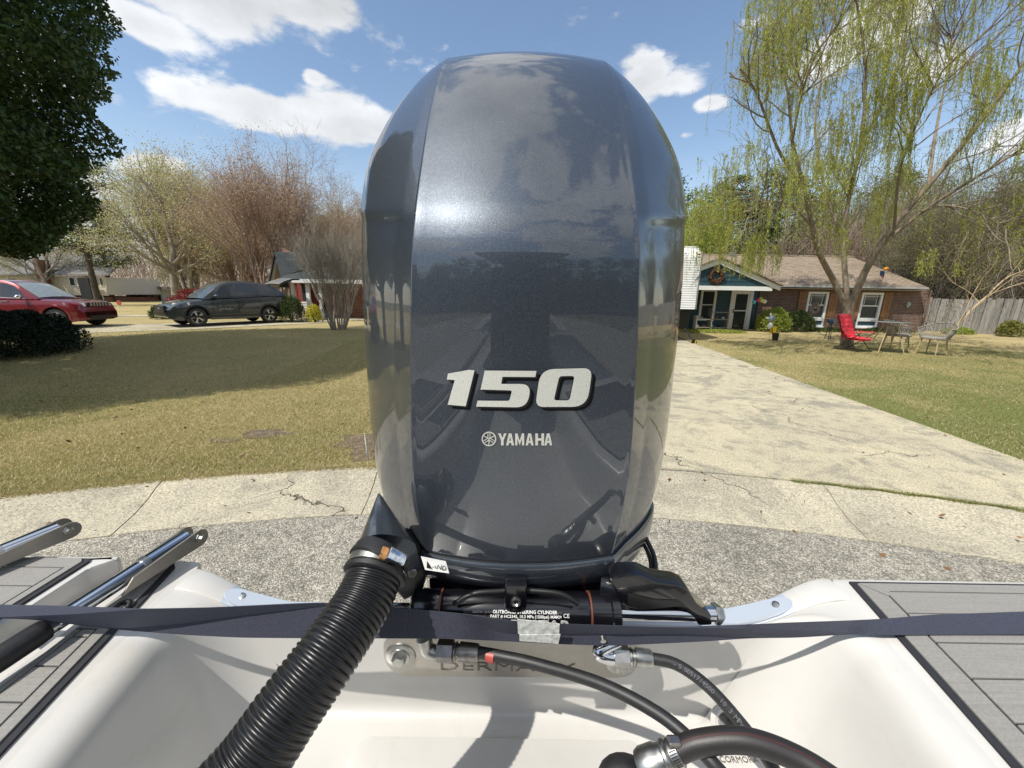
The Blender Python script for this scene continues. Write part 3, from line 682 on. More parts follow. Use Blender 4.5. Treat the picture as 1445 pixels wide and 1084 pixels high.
# transom cap
mb = MB(); rows = []
for x in np.linspace(-.583, .583, 81):
    z = lipz(x) + .0035; e = .586 + .017 * min(1, max(0, (abs(x) - .45) / .12))
    rows.append([(x, .5515, z - .018), (x, .552, z - .003), (x, .556, z), (x, e - .006, z), (x, e, z - .004), (x, e + .001, z - .05)])
ic = [i for i, r_ in enumerate(rows) if abs(r_[0][0]) <= .507]; MB().loft([rows[i] for i in ic]).build('transom_cap', 'cap', boat, smooth=50)
for sl in (rows[:ic[0] + 1], rows[ic[-1]:]): MB().loft([[(min(max(p[0], -.570), .583), p[1], p[2] - .0012) for p in r_] for r_ in sl]).build('cap_shoulder', 'gel', boat, smooth=50)
for s in (-1, 1):     # rounded end plates with a screw
    P_ = []
    for k in range(13):
        a = PI * k / 12 - PI / 2; P_.append((s * (.468 + .030 * math.cos(a)), .5695 + .0165 * math.sin(a), 0))
    P_ += [(s * x, .586, 0) for x in (.44, .40, .34)] + [(s * x, .553, 0) for x in (.34, .40, .44)]
    P_ = [(p[0], p[1], lipz(p[0]) + .0056) for p in P_]
    rows = [[(p[0], p[1], p[2]) for p in P_], [(p[0], p[1], p[2] - .004) for p in P_]]
    mb = MB().loft(rows, True); mb.f.append(tuple(range(len(P_)))); mb.build('cap_end_plate', 'cap', boat, smooth=40)
    MB().lathe([(0, .0075), (.002, .007), (.003, .003), (.0015, .002)], (s * .474, .570, lipz(.474) + .0062), (0, -.25, 1), 16).build('screw', 'zinc', boat, smooth=50)
# foam deck pads: a black base with grey planks standing proud, grooves left open
def pad(poly, planks, name='deck_pad'):
    base = MB().prism([(x, y, DZ + .0008) for x, y in poly], (0, 0, .0035)).build(name, 'foam_black', boat, bevel=.0008)
    for pl in planks:
        MB().prism([(x, y, DZ + .0035) for x, y in pl], (0, 0, .0036)).build('foam_plank', 'foam', base, bevel=.0011)
def sx(y, off): return xl(y) + off           # distance outboard of the lip
# right pad
ya, yb = .590, -.6
O1, O2, O3, O4 = .024, .038, .068, .072      # black border, border plank, groove, inner planks
Y_ = [ya, .30, 0, -.3, yb]
outer = [(sx(y, O1), y) for y in Y_]
pl = []
pl.append([(sx(.574, .034) if 0 else sx(y, .034), y) for y in (.583, .30, 0, -.3, yb)] + [(sx(y, O3), y) for y in (yb, -.3, 0, .30, .5515)])
pl.append([(sx(.583, .037), .5835), (1.15, .5835), (1.15, .5655), (sx(.56, O3 + .012), .5655), (sx(.56, O3) + .001, .5545)])
edges = [.563, .5190, .5165, .4655, .4630, .4110, .4085, .3555, .3530, .300, .2975, .245, .2425, .19, .1875, .13, .1275, .07, .0675, .0, -.003, -.08, -.083, -.2]
for a, b in zip(edges[0::2], edges[1::2]): pl.append([(sx(a, O4), a), (1.15, a), (1.15, b), (sx(b, O4), b)])
pad(outer + [(1.155, yb), (1.155, ya)], pl)
# left inner pad (between the ladder recess and the well)
L_ = lambda y, off: -xl(y) - off
yl = .612
outer = [(L_(y, .020), y) for y in Y_]; outer[0] = (L_(yl, .018), yl - .012); outer.insert(0, (L_(yl, .030), yl))
rim = -.646
pl = [[(L_(y, .030), y) for y in (.600, .30, 0, -.3, yb)] + [(L_(y, .046), y) for y in (yb, -.3, 0, .30, .466)] + [(-.640, .466), (-.640, .606), (L_(yl, .036), .606)]]
for a, b in ((.4635, .4525), (.450, .408), (.4055, .362), (.3595, .315), (.3125, .265), (.2625, .215), (.2125, .16), (.1575, .10), (.0975, .04), (.0375, -.03), (-.0325, -.12)):
    pl.append([(L_(a, .0485), a), (-.629, a), (-.629, b), (L_(b, .0485), b)])
pl.append([(-.6315, .4635), (-.640, .4635), (-.640, -.12), (-.6315, -.12)])
pad(outer + [(-.643, yb), (-.643, yl)], pl)
# left outer pad
e = -.779
pl = [[(e - .009, .608), (e - .009, -.6), (e - .022, -.6), (e - .022, .592), (-1.15, .592), (-1.15, .616), (e - .018, .616)]]
for a, b in ((.5895, .5475), (.545, .49), (.4875, .43), (.4275, .37), (.3675, .31), (.3075, .24), (.2375, .16), (.1575, .06)):
    pl.append([(e - .0245, a), (-1.15, a), (-1.15, b), (e - .0245, b)])
pad([(e, .612), (e - .006, .619), (-1.155, .619), (-1.155, -.6), (e, -.6)], pl)
# small black loop and tab on the left of the well
MB().tube(smoothpath([V(437 * .0 + 160, 862, .60), V(170, 852, .61), V(183, 849, .612), V(180, 858, .604)], 12), .0035, 8).build('drain_loop', 'black', boat, smooth=60)
# through-hull grommet on the right wall
p = V(1028, 1020, .60)
MB().lathe([(0, .026), (.004, .026), (.007, .020), (.004, .016)], p, (-.3, -.8, .55), 24).build('through_hull_ring', 'gel', boat, smooth=50)
MB().lathe([(.001, .016), (.004, .0155)], p, (-.3, -.8, .55), 20).build('through_hull_boot', 'black', boat)
text('well_lettering', 'CORMORANT', .0125, 'stamp', G(1052, 1076, FZ + .004), (1, 0, 0), (0, 1, 0), boat, ext=.0002)

# ---------------------------------------------------------------- boarding ladder in its recess
lad = thing('boarding_ladder', (-.68, .5, DZ), 'polished stainless boarding ladder lying in the deck recess at the left', 'ladder')
def rail(pts, r):
    a = Vector(pts[0]); b = Vector(pts[-1]); d = (a - b).normalized()
    MB().tube(pts, r, 20).build('rail', 'chrome', lad, smooth=60)
    return a, d
for end, low, grip in ((G(268, 757, 1.437), G(-60, 968, 1.432), True), (G(88, 745, 1.437), G(-190, 858, 1.432), False)):
    d = (end - low).normalized(); sd_ = Vector((d.y, -d.x, 0)).normalized()
    MB().tube([low, end - d * .012], .0125, 24).build('rail', 'chrome', lad, smooth=60)
    MB().tube([end - d * .075, end - d * .006], .0148, 24).build('rail_sleeve', 'chrome', lad, smooth=60)
    MB().tube([end - d * .085, end - d * .076], .0155, 20).build('weld_collar', 'zinc', lad, smooth=60)
    for s, w in ((1, .0158), (-1, .0158)):      # side plates of the hinge
        o = sd_ * s * w; P_ = []
        for k in range(9):
            a = -PI / 2 + PI * k / 8; P_.append(end + o + d * (.004 + .016 * math.cos(a)) + Vector((0, 0, -.004 + .016 * math.sin(a))))
        P_ += [end + o - d * .11 + Vector((0, 0, .004)), end + o - d * .13 + Vector((0, 0, -.014))]
        MB().prism(P_, sd_ * s * .0025).build('hinge_plate', 'plate', lad)
    MB().tube([end - sd_ * .024, end + sd_ * .026], .0042, 8).build('bolt', 'zinc', lad)
    MB().lathe([(0, .0078), (.005, .0078), (.006, .005), (.012, .0045)], end + sd_ * .0183, sd_, 6).build('nut', 'zinc', lad)
    if grip:
        g0 = low.lerp(end, .14); g1 = G(58, 889, 1.432)
        t0 = (g1 - low).length / (end - low).length; g1 = low.lerp(end, t0)
        MB().tube([low, g1 - d * .008, g1, g1 + d * .002], [.0160, .0160, .0150, .0128], 20).build('grip', 'rubber', lad, smooth=60)
for s in np.linspace(.1, .5, 3):
    pass

# ================================================================ ENGINE
EX = .014
eng = thing('outboard_motor', (EX, .75, 1.5), 'large dark blue-grey metallic outboard motor with 150 on its cowl, mounted on the transom', 'outboard motor')
# measured cowl shape, z relative to the eye
ZF = [-.378, -.33, -.25, -.1, 0, .035, .055, .075, .095, .115, .15, .22, .30, .36, .40, .42, .428]
YF = [.480, .473, .464, .456, .4535, .4545, .4575, .4635, .4725, .4845, .508, .558, .628, .695, .765, .82, .90]
ZB = [-.378, -.3, -.2, 0, .10, .138, .1955, .2595, .338, .387, .41, .423, .428]
BB = [.258, .269, .273, .2715, .2670, .264, .2560, .2310, .1870, .1440, .108, .06, .012]
ZS = [-.378, .1, .138, .1955, .2595, .338, .387, .41, .428]; YS = [.655, .665, .675, .69, .71, .75, .79, .83, .90]
ZK = [-.378, 0, .2, .3, .36, .40, .428]; YK = [1.02, 1.12, 1.14, 1.10, 1.04, .97, .91]
XCz = [-.378, -.25, -.1, .0, .1, .25, .36, .40, .42, .428]; XC = [.140, .148, .143, .137, .132, .131, .130, .110, .06, .008]
DC = .021
def front_y(x, z): 
    xc = float(cubic(z, XCz, XC)); return float(cubic(z, ZF, YF)) + DC * (x / xc)**2 * min(1, xc / .13)
zs = np.unique(np.concatenate([np.linspace(-.378, .06, 40), np.linspace(.06, .13, 36), np.linspace(.13, .36, 40), np.linspace(.36, .428, 40)]))
nf, nsd, nbk = 22, 34, 20
sfr = list(np.linspace(0, .95, 21)) + [.965, .98, .992]
rows = []
for z in zs:
    yf, b, ysd, yk, xc = (float(cubic(z, *q)) for q in ((ZF, YF), (ZB, BB), (ZS, YS), (ZK, YK), (XCz, XC)))
    xc = min(xc, b * .93); dc = DC * min(1, xc / .13); R_ = []
    # shoulder: above it the side stands proud, below it is let in
    for s_ in sfr: R_.append((xc * s_, yf + dc * s_ * s_ - (.0009 * max(0, (s_ - .955) / .045) if s_ > .955 else 0)))
    P0, P2 = Vector((xc, yf + dc)), Vector((b, ysd)); P1 = Vector((xc + (b - xc) * .86, yf + dc + .60 * (ysd - yf - dc)))
    sh = 1 / (1 + math.exp(-(z - .088) / .0022))
    for j in range(nsd + 1):
        t = (j / nsd)**1.6; q = P0 * (1 - t)**2 + P1 * 2 * t * (1 - t) + P2 * t * t; tg_ = (P1 - P0) * (1 - t) + (P2 - P1) * t
        nrm = Vector((tg_.y, -tg_.x)).normalized() if tg_.length > 1e-6 else Vector((1, 0))
        zz = .086 + .034 * t; shj = 1 / (1 + math.exp(-(z - zz) / .0038)); fade = max(0, 1 - max(0, z - .30) / .09)
        off = (-.0044 * (1 - shj) * min(1, t * 6) + .0034 * shj * min(1, t * 12) * math.exp(-t * 2.0)) * fade
        if j == 0: off += .0010
        q = q + nrm * off; R_.append((q.x, q.y))
    for j in range(1, nbk + 1):
        a = PI / 2 * j / nbk; R_.append((b * max(0, math.cos(a))**.62, ysd + (yk - ysd) * math.sin(a)**.8))
    full_ = R_ + [(-x, y) for x, y in R_[1:-1][::-1]]
    rows.append([(EX + x, y, CAMZ + z) for x, y in full_])
mb = MB().loft(rows, True); k = len(rows) - 1; n = len(rows[0]); mb.f.append(tuple(range(k * n, k * n + n)))
cowl = mb.build('cowl', 'engine', eng, smooth=180)
n_ring = n
# gasket line and lower cowl
def ring_at(z, grow_=0., zw=None, mul=1.):
    i = 0
    cx, cy = EX, .78
    out = []
    for x, y, _ in rows[0]:
        d = Vector((x - cx, y - cy)); L = d.length; d /= L; out.append((cx + d.x * (L * mul + grow_), cy + d.y * (L * mul + grow_), CAMZ + (zw(x - cx, y) if zw else z)))
    return out
MB().loft([ring_at(-.3775, -.012), ring_at(-.3775, -.0005), ring_at(-.3815, -.0005), ring_at(-.3815, -.012)], True).build('cowl_seal', 'rubber', eng, smooth=40)
low = lambda base, k: (lambda x, y: base - k * min(1, max(0, (y - .49) / .22)))
rws = [ring_at(0, -.010, low(-.3818, 0)), ring_at(0, .0035, low(-.3820, 0)), ring_at(0, .0055, low(-.3845, 0)), ring_at(0, .0060, low(-.389, .002)), ring_at(0, .0045, low(-.409, .02)),
       ring_at(0, -.003, low(-.427, .05)), ring_at(0, -.016, low(-.439, .070)), ring_at(0, -.034, low(-.4445, .078)), ring_at(0, -.07, low(-.446, .083))]
mb = MB().loft(rws, True); mb.f.append(tuple(range(8 * n_ring, 9 * n_ring))); mb.build('lower_cowl', 'engine', eng, smooth=50)
# small latch shadow notch under the lip
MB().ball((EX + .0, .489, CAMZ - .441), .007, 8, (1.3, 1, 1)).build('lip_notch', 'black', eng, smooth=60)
# rigging outlet horn on the port side of the lower cowl
E_ = V(541, 781, .5)
hd = (V(350, 1070, .343) - V(535, 790, .5)).normalized()
eA = smoothpath([V(538, 699, .580), V(553, 721, .572), V(568, 743, .556), V(586, 768, .524)], 16)     # edge along the cowl seam
eB = smoothpath([V(533, 698, .580), V(521, 728, .556), V(511, 752, .528), V(501, 776, .496)], 16)     # outer edge
rows = []
for i, (pa, pb) in enumerate(zip(eA, eB)):
    t_ = i / 16; up_ = Vector((0, -.25, 1)).normalized() * (.003 + .021 * t_ ** .8); r_ = []
    for k in range(13):
        q = k / 12; r_.append(pb.lerp(pa, q) + up_ * (1 - (2 * q - 1)**2)**.75 * (1.25 - .5 * q))
    dn = Vector((0, .02, -.045)) * (.4 + t_)
    rows.append(r_ + [pa + dn, pb.lerp(pa, .5) + dn * 1.3, pb + dn])
MB().loft(rows, True, True).build('rigging_outlet', 'engine', eng, smooth=50)
MB().tube([E_ + Vector((0, 0, 0)), E_ + hd * .004, E_ + hd * .018], [.0345, .0365, .0375], 32).build('outlet_boot', 'rubber', eng, smooth=50)
# decals, laid on the curved front face
def on_front(u, v, off=.0006):
    r = ray(u, v); Y = .46
    for _ in range(12):
        p = CAM + r * (Y / r.y); Y = front_y(p.x - EX, p.z - CAMZ) - off
    return CAM + r * (Y / r.y)
def decal(name, polys, mat, off=.0006, th=.0004, parent=None, cut=10):
    """polys in photograph pixels of the flat print; cut into small cells so that it follows the cowl"""
    bm = bmesh.new()
    for poly in polys: bm.faces.new([bm.verts.new((a, -b, 0)) for a, b in poly])
    xs_ = [w.co.x for w in bm.verts]; ys_ = [w.co.y for w in bm.verts]
    for ax, lo, hi in ((0, min(xs_), max(xs_)), (1, min(ys_), max(ys_))):
        c = lo + cut
        while c < hi:
            co = (c, 0, 0) if ax == 0 else (0, c, 0); no_ = (1, 0, 0) if ax == 0 else (0, 1, 0)
            bmesh.ops.bisect_plane(bm, geom=bm.verts[:] + bm.edges[:] + bm.faces[:], plane_co=co, plane_no=no_, dist=1e-4); c += cut
    bmesh.ops.remove_doubles(bm, verts=bm.verts, dist=1e-3)
    top = [on_front(w.co.x, -w.co.y, off + th) for w in bm.verts]
    for w, p in zip(bm.verts, top): w.co = p
    me = bpy.data.meshes.new(name); bm.to_mesh(me); bm.free()
    return link(name, me, mat, parent or eng, smooth=180)
def z8(x, y): return (600 + x * 260 / 1445, 500 + y * 150 / 834)
def rounded(pts, rr, n=4):
    out = []; m = len(pts)
    for i in range(m):
        p = Vector(pts[i]); a = Vector(pts[i - 1]) - p; b = Vector(pts[(i + 1) % m]) - p; r = rr[i] if hasattr(rr, '__len__') else rr
        if r <= 0: out.append(tuple(p)); continue
        r = min(r, a.length * .48, b.length * .48); a = p + a.normalized() * r; b = p + b.normalized() * r
        for k in range(n + 1): t = k / n; out.append(tuple(a * (1 - t)**2 + p * 2 * t * (1 - t) + b * t * t))
    return out
one = [(178, 152), (345, 122), (387, 126), (318, 408), (176, 396), (232, 203), (170, 198)]
five = rounded([(467, 128), (873, 131), (864, 179), (606, 177), (596, 233), (832, 233), (800, 418), (400, 411), (411, 364), (660, 366), (682, 284), (434, 277)], [0, 0, 0, 6, 6, 85, 105, 0, 0, 18, 18, 0], 6)
zo = rounded([(905, 118), (1312, 108), (1270, 412), (862, 414)], [110, 75, 120, 70], 8)
zi = rounded([(1052, 172), (1172, 170), (1132, 362), (1008, 362)], [26, 26, 26, 26], 8)
def ringq(o, i): return [[o[k], o[(k + 1) % len(o)], i[(k + 1) % len(o)], i[k]] for k in range(len(o))]
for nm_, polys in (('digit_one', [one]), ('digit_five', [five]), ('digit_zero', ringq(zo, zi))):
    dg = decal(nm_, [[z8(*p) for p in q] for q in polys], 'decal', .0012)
    decal('offset_digit', [[z8(p[0] + (8 if 0 else 14), p[1] + 13) for p in q] for q in polys], 'black', .0004, parent=dg)  # black copies of each digit laid underneath, shifted right and down
    decal('offset_digit', [[z8(p[0] + 34, p[1] + 30) for p in q] for q in polys], MT.setdefault('softblack', simple('soft_black_offset', (.003, .003, .004), .55, var=.05, spec=.15)), .0002, parent=dg)
def glyph(ch, x, y, w, h):       # condensed bold capitals, strokes as polygons
    s = w * .30
    if ch == 'Y': P_ = [[(0, 0), (s, 0), (w / 2, h * .40), (w - s, 0), (w, 0), (w / 2 + s / 2, h * .58), (w / 2 + s / 2, h), (w / 2 - s / 2, h), (w / 2 - s / 2, h * .58)]]
    if ch == 'A': P_ = [[(w * .33, 0), (w * .5, 0), (w * .5, h * .22), (s, h), (0, h)], [(w * .5, 0), (w * .67, 0), (w, h), (w - s, h), (w * .5, h * .22)], [(w * .33, h * .62), (w * .67, h * .62), (w * .72, h * .8), (w * .28, h * .8)]]
    if ch == 'M': s = w * .24; P_ = [[(0, 0), (s, 0), (s, h), (0, h)], [(w - s, 0), (w, 0), (w, h), (w - s, h)], [(s, 0), (w / 2, h * .62), (w / 2, h), (s, h * .42)], [(w - s, 0), (w - s, h * .42), (w / 2, h), (w / 2, h * .62)]]
    if ch == 'H': P_ = [[(0, 0), (s, 0), (s, h), (0, h)], [(w - s, 0), (w, 0), (w, h), (w - s, h)], [(s, h * .4), (w - s, h * .4), (w - s, h * .6), (s, h * .6)]]
    return [[(x + a, y + b) for a, b in q] for q in P_]
for ch, a, b in (('Y', 572, 638), ('A', 635, 697), ('M', 706, 776), ('A', 788, 850), ('H', 864, 932), ('A', 934, 996)):
    decal('letter_' + ch.lower(), [[z8(*p) for p in q] for q in glyph(ch, a, 621, b - a, 94)], 'decal', .0006)
# tuning-fork roundel
cx, cy = 500, 664
circ = lambda r, n=36: [(cx + r * math.cos(2 * PI * k / n), cy + r * math.sin(2 * PI * k / n)) for k in range(n)]
polys = ringq(circ(57), circ(48))
for k in range(3):
    a = -PI / 2 + 2 * PI * k / 3; d = Vector((math.cos(a), math.sin(a))); q = Vector((-d.y, d.x)); c0 = Vector((cx, cy))
    for s in (-1, 1):
        polys.append([tuple(c0 + q * s * 5 + d * 6), tuple(c0 + q * s * 11 + d * 6), tuple(c0 + q * s * 11 + d * 44), tuple(c0 + q * s * 5 + d * 44)])
    polys.append([tuple(c0 - q * 3.4), tuple(c0 + q * 3.4), tuple(c0 + q * 3.4 - d * 46), tuple(c0 - q * 3.4 - d * 46)])
decal('roundel', [[z8(*p) for p in q] for q in polys], 'decal', .0006)
# side lettering, seen edge-on at the left
def side_pt(t, z, off=.0012):
    yf, b, ysd, xc = (float(cubic(z, *q)) for q in ((ZF, YF), (ZB, BB), (ZS, YS), (XCz, XC)))
    P0, P2 = Vector((xc, yf + DC)), Vector((b, ysd)); P1 = Vector((b, yf + DC + .62 * (ysd - yf - DC)))
    q = P0 * (1 - t)**2 + P1 * 2 * t * (1 - t) + P2 * t * t
    return q
mb = MB()
for x0, z0, x1, z1 in ((.62, -.245, .66, -.275), (.66, -.275, .71, -.245), (.73, -.250, .78, -.285), (.78, -.285, .82, -.262), (.80, -.270, .86, -.300)):
    for t in (0,):
        a = side_pt(x0, z0); b = side_pt(x1, z1); nrm = Vector((.9, -.43))
        pa = Vector((EX - a.x - .0, a.y, CAMZ + z0)); pb = Vector((EX - b.x, b.y, CAMZ + z1)); o = Vector((-.0030, -.0012, 0)) * -1
        mb.prism([pa + o * -1, pb + o * -1, pb - o + Vector((0, 0, .009)), pa - o + Vector((0, 0, .009))], (-.0004, 0, 0))
mb.build('side_lettering', 'decal', eng)
# warning label on the lower lip
def lp(u, v, off=0): return V(u, v, .545 - off)
q = [V(594, 785, .500), V(629, 792, .500), V(634, 809, .502), V(600, 804, .500)]
nrm = (q[1] - q[0]).cross(q[3] - q[0]).normalized(); nrm = nrm if nrm.y < 0 else -nrm
lab = MB().prism(q, nrm * .0005).build('warning_label', 'white_print', eng)
r_ = (q[1] - q[0]); u_ = (q[0] - q[3])
o = q[3].lerp(q[2], .5) + u_ * .22 + nrm * .0008; text('label_lettering', 'AND', .0085, 'black', o + r_ * .12, r_, u_, lab, ext=.0001)
mb = MB(); a = q[3] + r_ * .10 + u_ * .2 + nrm * .0009; mb.prism([a, a + r_ * .22, a + r_ * .11 + u_ * .55], nrm * .0001); mb.build('warning_triangle', 'black', lab)
# mid section, swivel bracket, clamp, steering lug
def zbox(u0, v0, u1, v1, Y0, Y1): a = PY(u0, v0, Y0); b = PY(u1, v1, Y0); return (min(a.x, b.x), Y0, min(a.z, b.z)), (max(a.x, b.x), Y1, max(a.z, b.z))
MB().bbox((-.125, .50, 1.395), (.145, .86, 1.50)).build('swivel_bracket', 'gloss_black', eng, bevel=.012, smooth=40)
MB().bbox((-.095, .575, .95), (.115, .64, 1.46)).build('clamp_bracket', 'engine', eng, bevel=.01)
MB().loft([[(EX + .10 * math.cos(a), .86 + .19 * math.sin(a), z) for a in np.linspace(0, 2 * PI, 21)[:-1]] for z in (1.5, 1.2, .85)], True, True).build('midsection', 'engine', eng, smooth=60)
MB().loft([[(EX + w * math.cos(a), .92 + .16 * math.sin(a), z) for a in np.linspace(0, 2 * PI, 21)[:-1]] for z, w in ((.85, .09), (.62, .04), (.45, .05))], True, True).build('gearcase_leg', 'engine', eng, smooth=60)
MB().lathe([(0, .005), (.06, .055), (.2, .065), (.38, .05)], (EX, .74, .42), (0, 1, 0), 20).build('gearcase', 'engine', eng, smooth=60)
for k in range(3):
    a = 2 * PI * k / 3; d = Vector((math.cos(a), 0, math.sin(a))); q = Vector((-d.z, 0, d.x)); c0 = Vector((EX, 1.16, .42))
    MB().prism([c0 + d * .03 - q * .02, c0 + d * .11 - q * .07 + Vector((0, -.03, 0)), c0 + d * .18 - q * .02, c0 + d * .17 + q * .05 + Vector((0, .03, 0)), c0 + d * .03 + q * .03], (0, .006, 0)).build('propeller_blade', 'zinc', eng)
for u0, u1, v0, v1 in ((604, 634, 806, 838), (838, 862, 806, 840)):
    a, b = zbox(u0, v0, u1, v1, .512, .56); MB().bbox(a, b).build('bracket_cheek', 'engine', eng, bevel=.006, smooth=40)
mb = MB(); P_ = [PY(*q, .452) for q in rounded([(712, 826), (744, 826), (744, 866), (712, 866)], [3, 3, 15, 15], 6)]
mb.prism(P_, (0, .022, 0)).build('steering_lug', 'gloss_black', eng, bevel=.0025, smooth=40)
MB().lathe([(0, .0075), (.002, .0075), (.003, .005), (.001, .0035)], PY(728, 849, .4515), (0, -1, 0), 16).build('pivot_bolt', 'zinc', eng, smooth=50)
for a, b, c in (((640, 853), (668, 838), (712, 834)), ((816, 852), (790, 838), (744, 833))):
    MB().tube(smoothpath([PY(*a, .452), PY(*b, .455), PY(*c, .460)], 10), .0038, 8).build('link_bar', 'black', eng, smooth=60)
# flange plate and bolts right of the hose collar
MB().prism([PY(*q, .487) for q in ((560, 772), (590, 785), (600, 812), (596, 835), (570, 848), (556, 830))], (0, .05, 0)).build('hose_flange', 'black', eng, bevel=.003)
for u, v, s in ((583, 807, 1), (567, 791, .8), (578, 771, .8)):
    MB().lathe([(0, .0075 * s), (.004, .0075 * s), (.005, .006 * s)], PY(u, v, .485), (.1, -1, .1), 6).build('flange_bolt', 'darksteel', eng)
a, b = zbox(574, 820, 590, 848, .495, .53); MB().bbox(a, b).build('spacer', 'zinc', eng, bevel=.003)

# ---------------------------------------------------------------- steering cylinder
CYX0, CYX1, CYY, CYZ = -.143, .163, .474, 1.4425
cyl = thing('steering_cylinder', (EX, CYY, CYZ), 'black hydraulic steering cylinder with chrome rod below the motor cowl', 'steering cylinder')
def cx_(prof, mat, name, n=36, sm=50): return MB().lathe(prof, (0, CYY, CYZ), (1, 0, 0), n).build(name, mat, cyl, smooth=sm)
a0 = PY(621, 868, CYY - .02).x; a1 = PY(834, 868, CYY - .02).x
cx_([(a0, .0255), (a0 + .004, .027), (a1 - .004, .027), (a1, .0255)], 'gloss_black', 'barrel')
cx_([(a0 - .003, .0262), (a0 - .0028, .0278), (a0 - .0002, .0278), (a0, .0262)], 'orange', 'seal_ring'); cx_([(a1, .0262), (a1 + .0002, .0278), (a1 + .0026, .0278), (a1 + .003, .0262)], 'orange', 'seal_ring')
cx_([(CYX0, .021), (CYX0 + .003, .0255), (CYX0 + .014, .0262), (CYX0 + .016, .0285), (a0 - .003, .0285)], 'gloss_black', 'end_gland')
cx_([(a1 + .003, .0285), (CYX1 - .016, .0285), (CYX1 - .014, .031), (CYX1 - .003, .031), (CYX1, .024)], 'gloss_black', 'end_gland')
cx_([(CYX1 - .002, .0115), (.305, .0115)], 'chrome', 'rod'); cx_([(-.155, .0078), (CYX0 + .004, .0078)], 'chrome', 'rod'); cx_([(-.20, .0078), (-.15, .0078)], 'chrome', 'rod')
cx_([(.302, .010), (.304, .0145), (.310, .0150), (.316, .011), (.3165, .004)], 'zinc', 'end_nut', 6)
MB().lathe([(0, .008), (.004, .008), (.005, .005), (.012, .0042)], PY(849, 893, CYY - .030), (0, -.9, -.2), 8).build('bleed_screw', 'zinc', cyl, smooth=50)
def on_cyl(x, ang): return Vector((x, CYY - math.cos(ang) * .0274, CYZ + math.sin(ang) * .0274)), Vector((0, math.sin(ang), math.cos(ang)))
def cyl_text(s, size, x, ang, mat, **k):
    p, up_ = on_cyl(x, ang); return text('cylinder_lettering', s, size, mat, p, (1, 0, 0), up_, cyl, ext=.0002, **k)
X = lambda u: PY(u, 868, CYY - .027).x
cyl_text('OUTBOARD STEERING CYLINDER', .0060, X(741), .62, 'white_print', bold=.00012)
cyl_text('PART # HC5345, 10.3 MPa (1500psi) MAX.', .0055, X(741), .42, 'white_print', bold=.00010)
cyl_text('SEASTAR - BURNABY', .0036, X(683), .63, 'grey_print'); cyl_text('SOLUTIONS B.C. CANADA', .0034, X(683), .44, 'grey_print')
cyl_text('PATENT', .0032, X(788), .63, 'grey_print'); cyl_text('40110', .0040, X(788), .45, 'white_print', bold=.0001)
cyl_text('CE', .0075, X(800), .46, 'white_print')
for u in (700, 783):
    p, up_ = on_cyl(X(u), .53); MB().box(p + Vector((0, -.0002, 0)), (.0005, .0006, .012)).build('label_rule', 'white_print', cyl)
cyl_text('SEASTAR', .021, X(757), -.12, 'white_print', bold=.0006, sx=1.15)
text('cylinder_lettering', 'TM', .003, 'white_print', on_cyl(X(802), -.02)[0], (1, 0, 0), (0, 0, 1), cyl)
# black bracket arm from the swivel to the end of the rod
arm = [(862, 818), (880, 812), (906, 812), (928, 822), (958, 826), (972, 832), (984, 852), (1004, 868), (1006, 883), (986, 884), (979, 872), (968, 861), (950, 858), (905, 862), (884, 858), (872, 846)]
MB().prism([PY(*q, .462) for q in arm], (0, .030, 0)).build('link_arm', 'gloss_black', cyl, bevel=.004, smooth=45)
MB().prism([PY(*q, .4605) for q in ((886, 838), (925, 847), (958, 848), (968, 856), (950, 857), (905, 861), (886, 854))], (0, .004, 0)).build('arm_web', 'black', cyl, bevel=.001)
MB().tube([PY(846, 826, .50), PY(888, 836, .49)], [.022, .024], 20).build('tilt_tube_nut', 'gloss_black', cyl, smooth=50)

# ---------------------------------------------------------------- stamped stainless plate with two bolts
plate = thing('mounting_plate', (0, .53, 1.26), 'grey stainless backing plate stamped with lettering under the strap, bolted at both ends', 'mounting plate')
PYY = .5285
pp = [(548, 900), (896, 900), (901, 935), (893, 952), (877, 957), (600, 955), (566, 954), (548, 944), (541, 925), (541, 908)]
pl3 = [PY(*q, PYY) for q in rounded(pp, [4, 4, 8, 10, 10, 0, 10, 10, 8, 4], 5)]
MB().prism(pl3, (0, .006, 0)).build('plate', 'plate', plate, bevel=.0012, smooth=40)
MB().prism([PY(*q, PYY - .003) for q in ((602, 896), (828, 896), (828, 904), (810, 915), (740, 917), (602, 911))], (0, .0034, 0)).build('raised_edge', 'plate', plate, bevel=.0008)
for u, v in ((565, 925), (876, 934)):
    c0 = PY(u, v, PYY)
    MB().lathe([(0, .0255), (.002, .0255), (.0035, .023)], c0, (0, -1, 0), 32).build('washer', 'zinc', plate, smooth=40)
    MB().lathe([(.003, .017), (.0055, .0165)], c0, (0, -1, 0), 32).build('washer', 'zinc', plate, smooth=40)
    MB().lathe([(.005, .0118), (.0135, .0118), (.0150, .009)], c0, (0, -1, .04), 6).build('bolt_head', 'zinc', plate, smooth=20)
text('stamped_lettering', 'DERMACX', .026, 'stamp', PY(716, 947, PYY - .0004), (1, 0, 0), (0, 0, 1), plate, ext=.0006, sx=1.95, bold=-.0004)

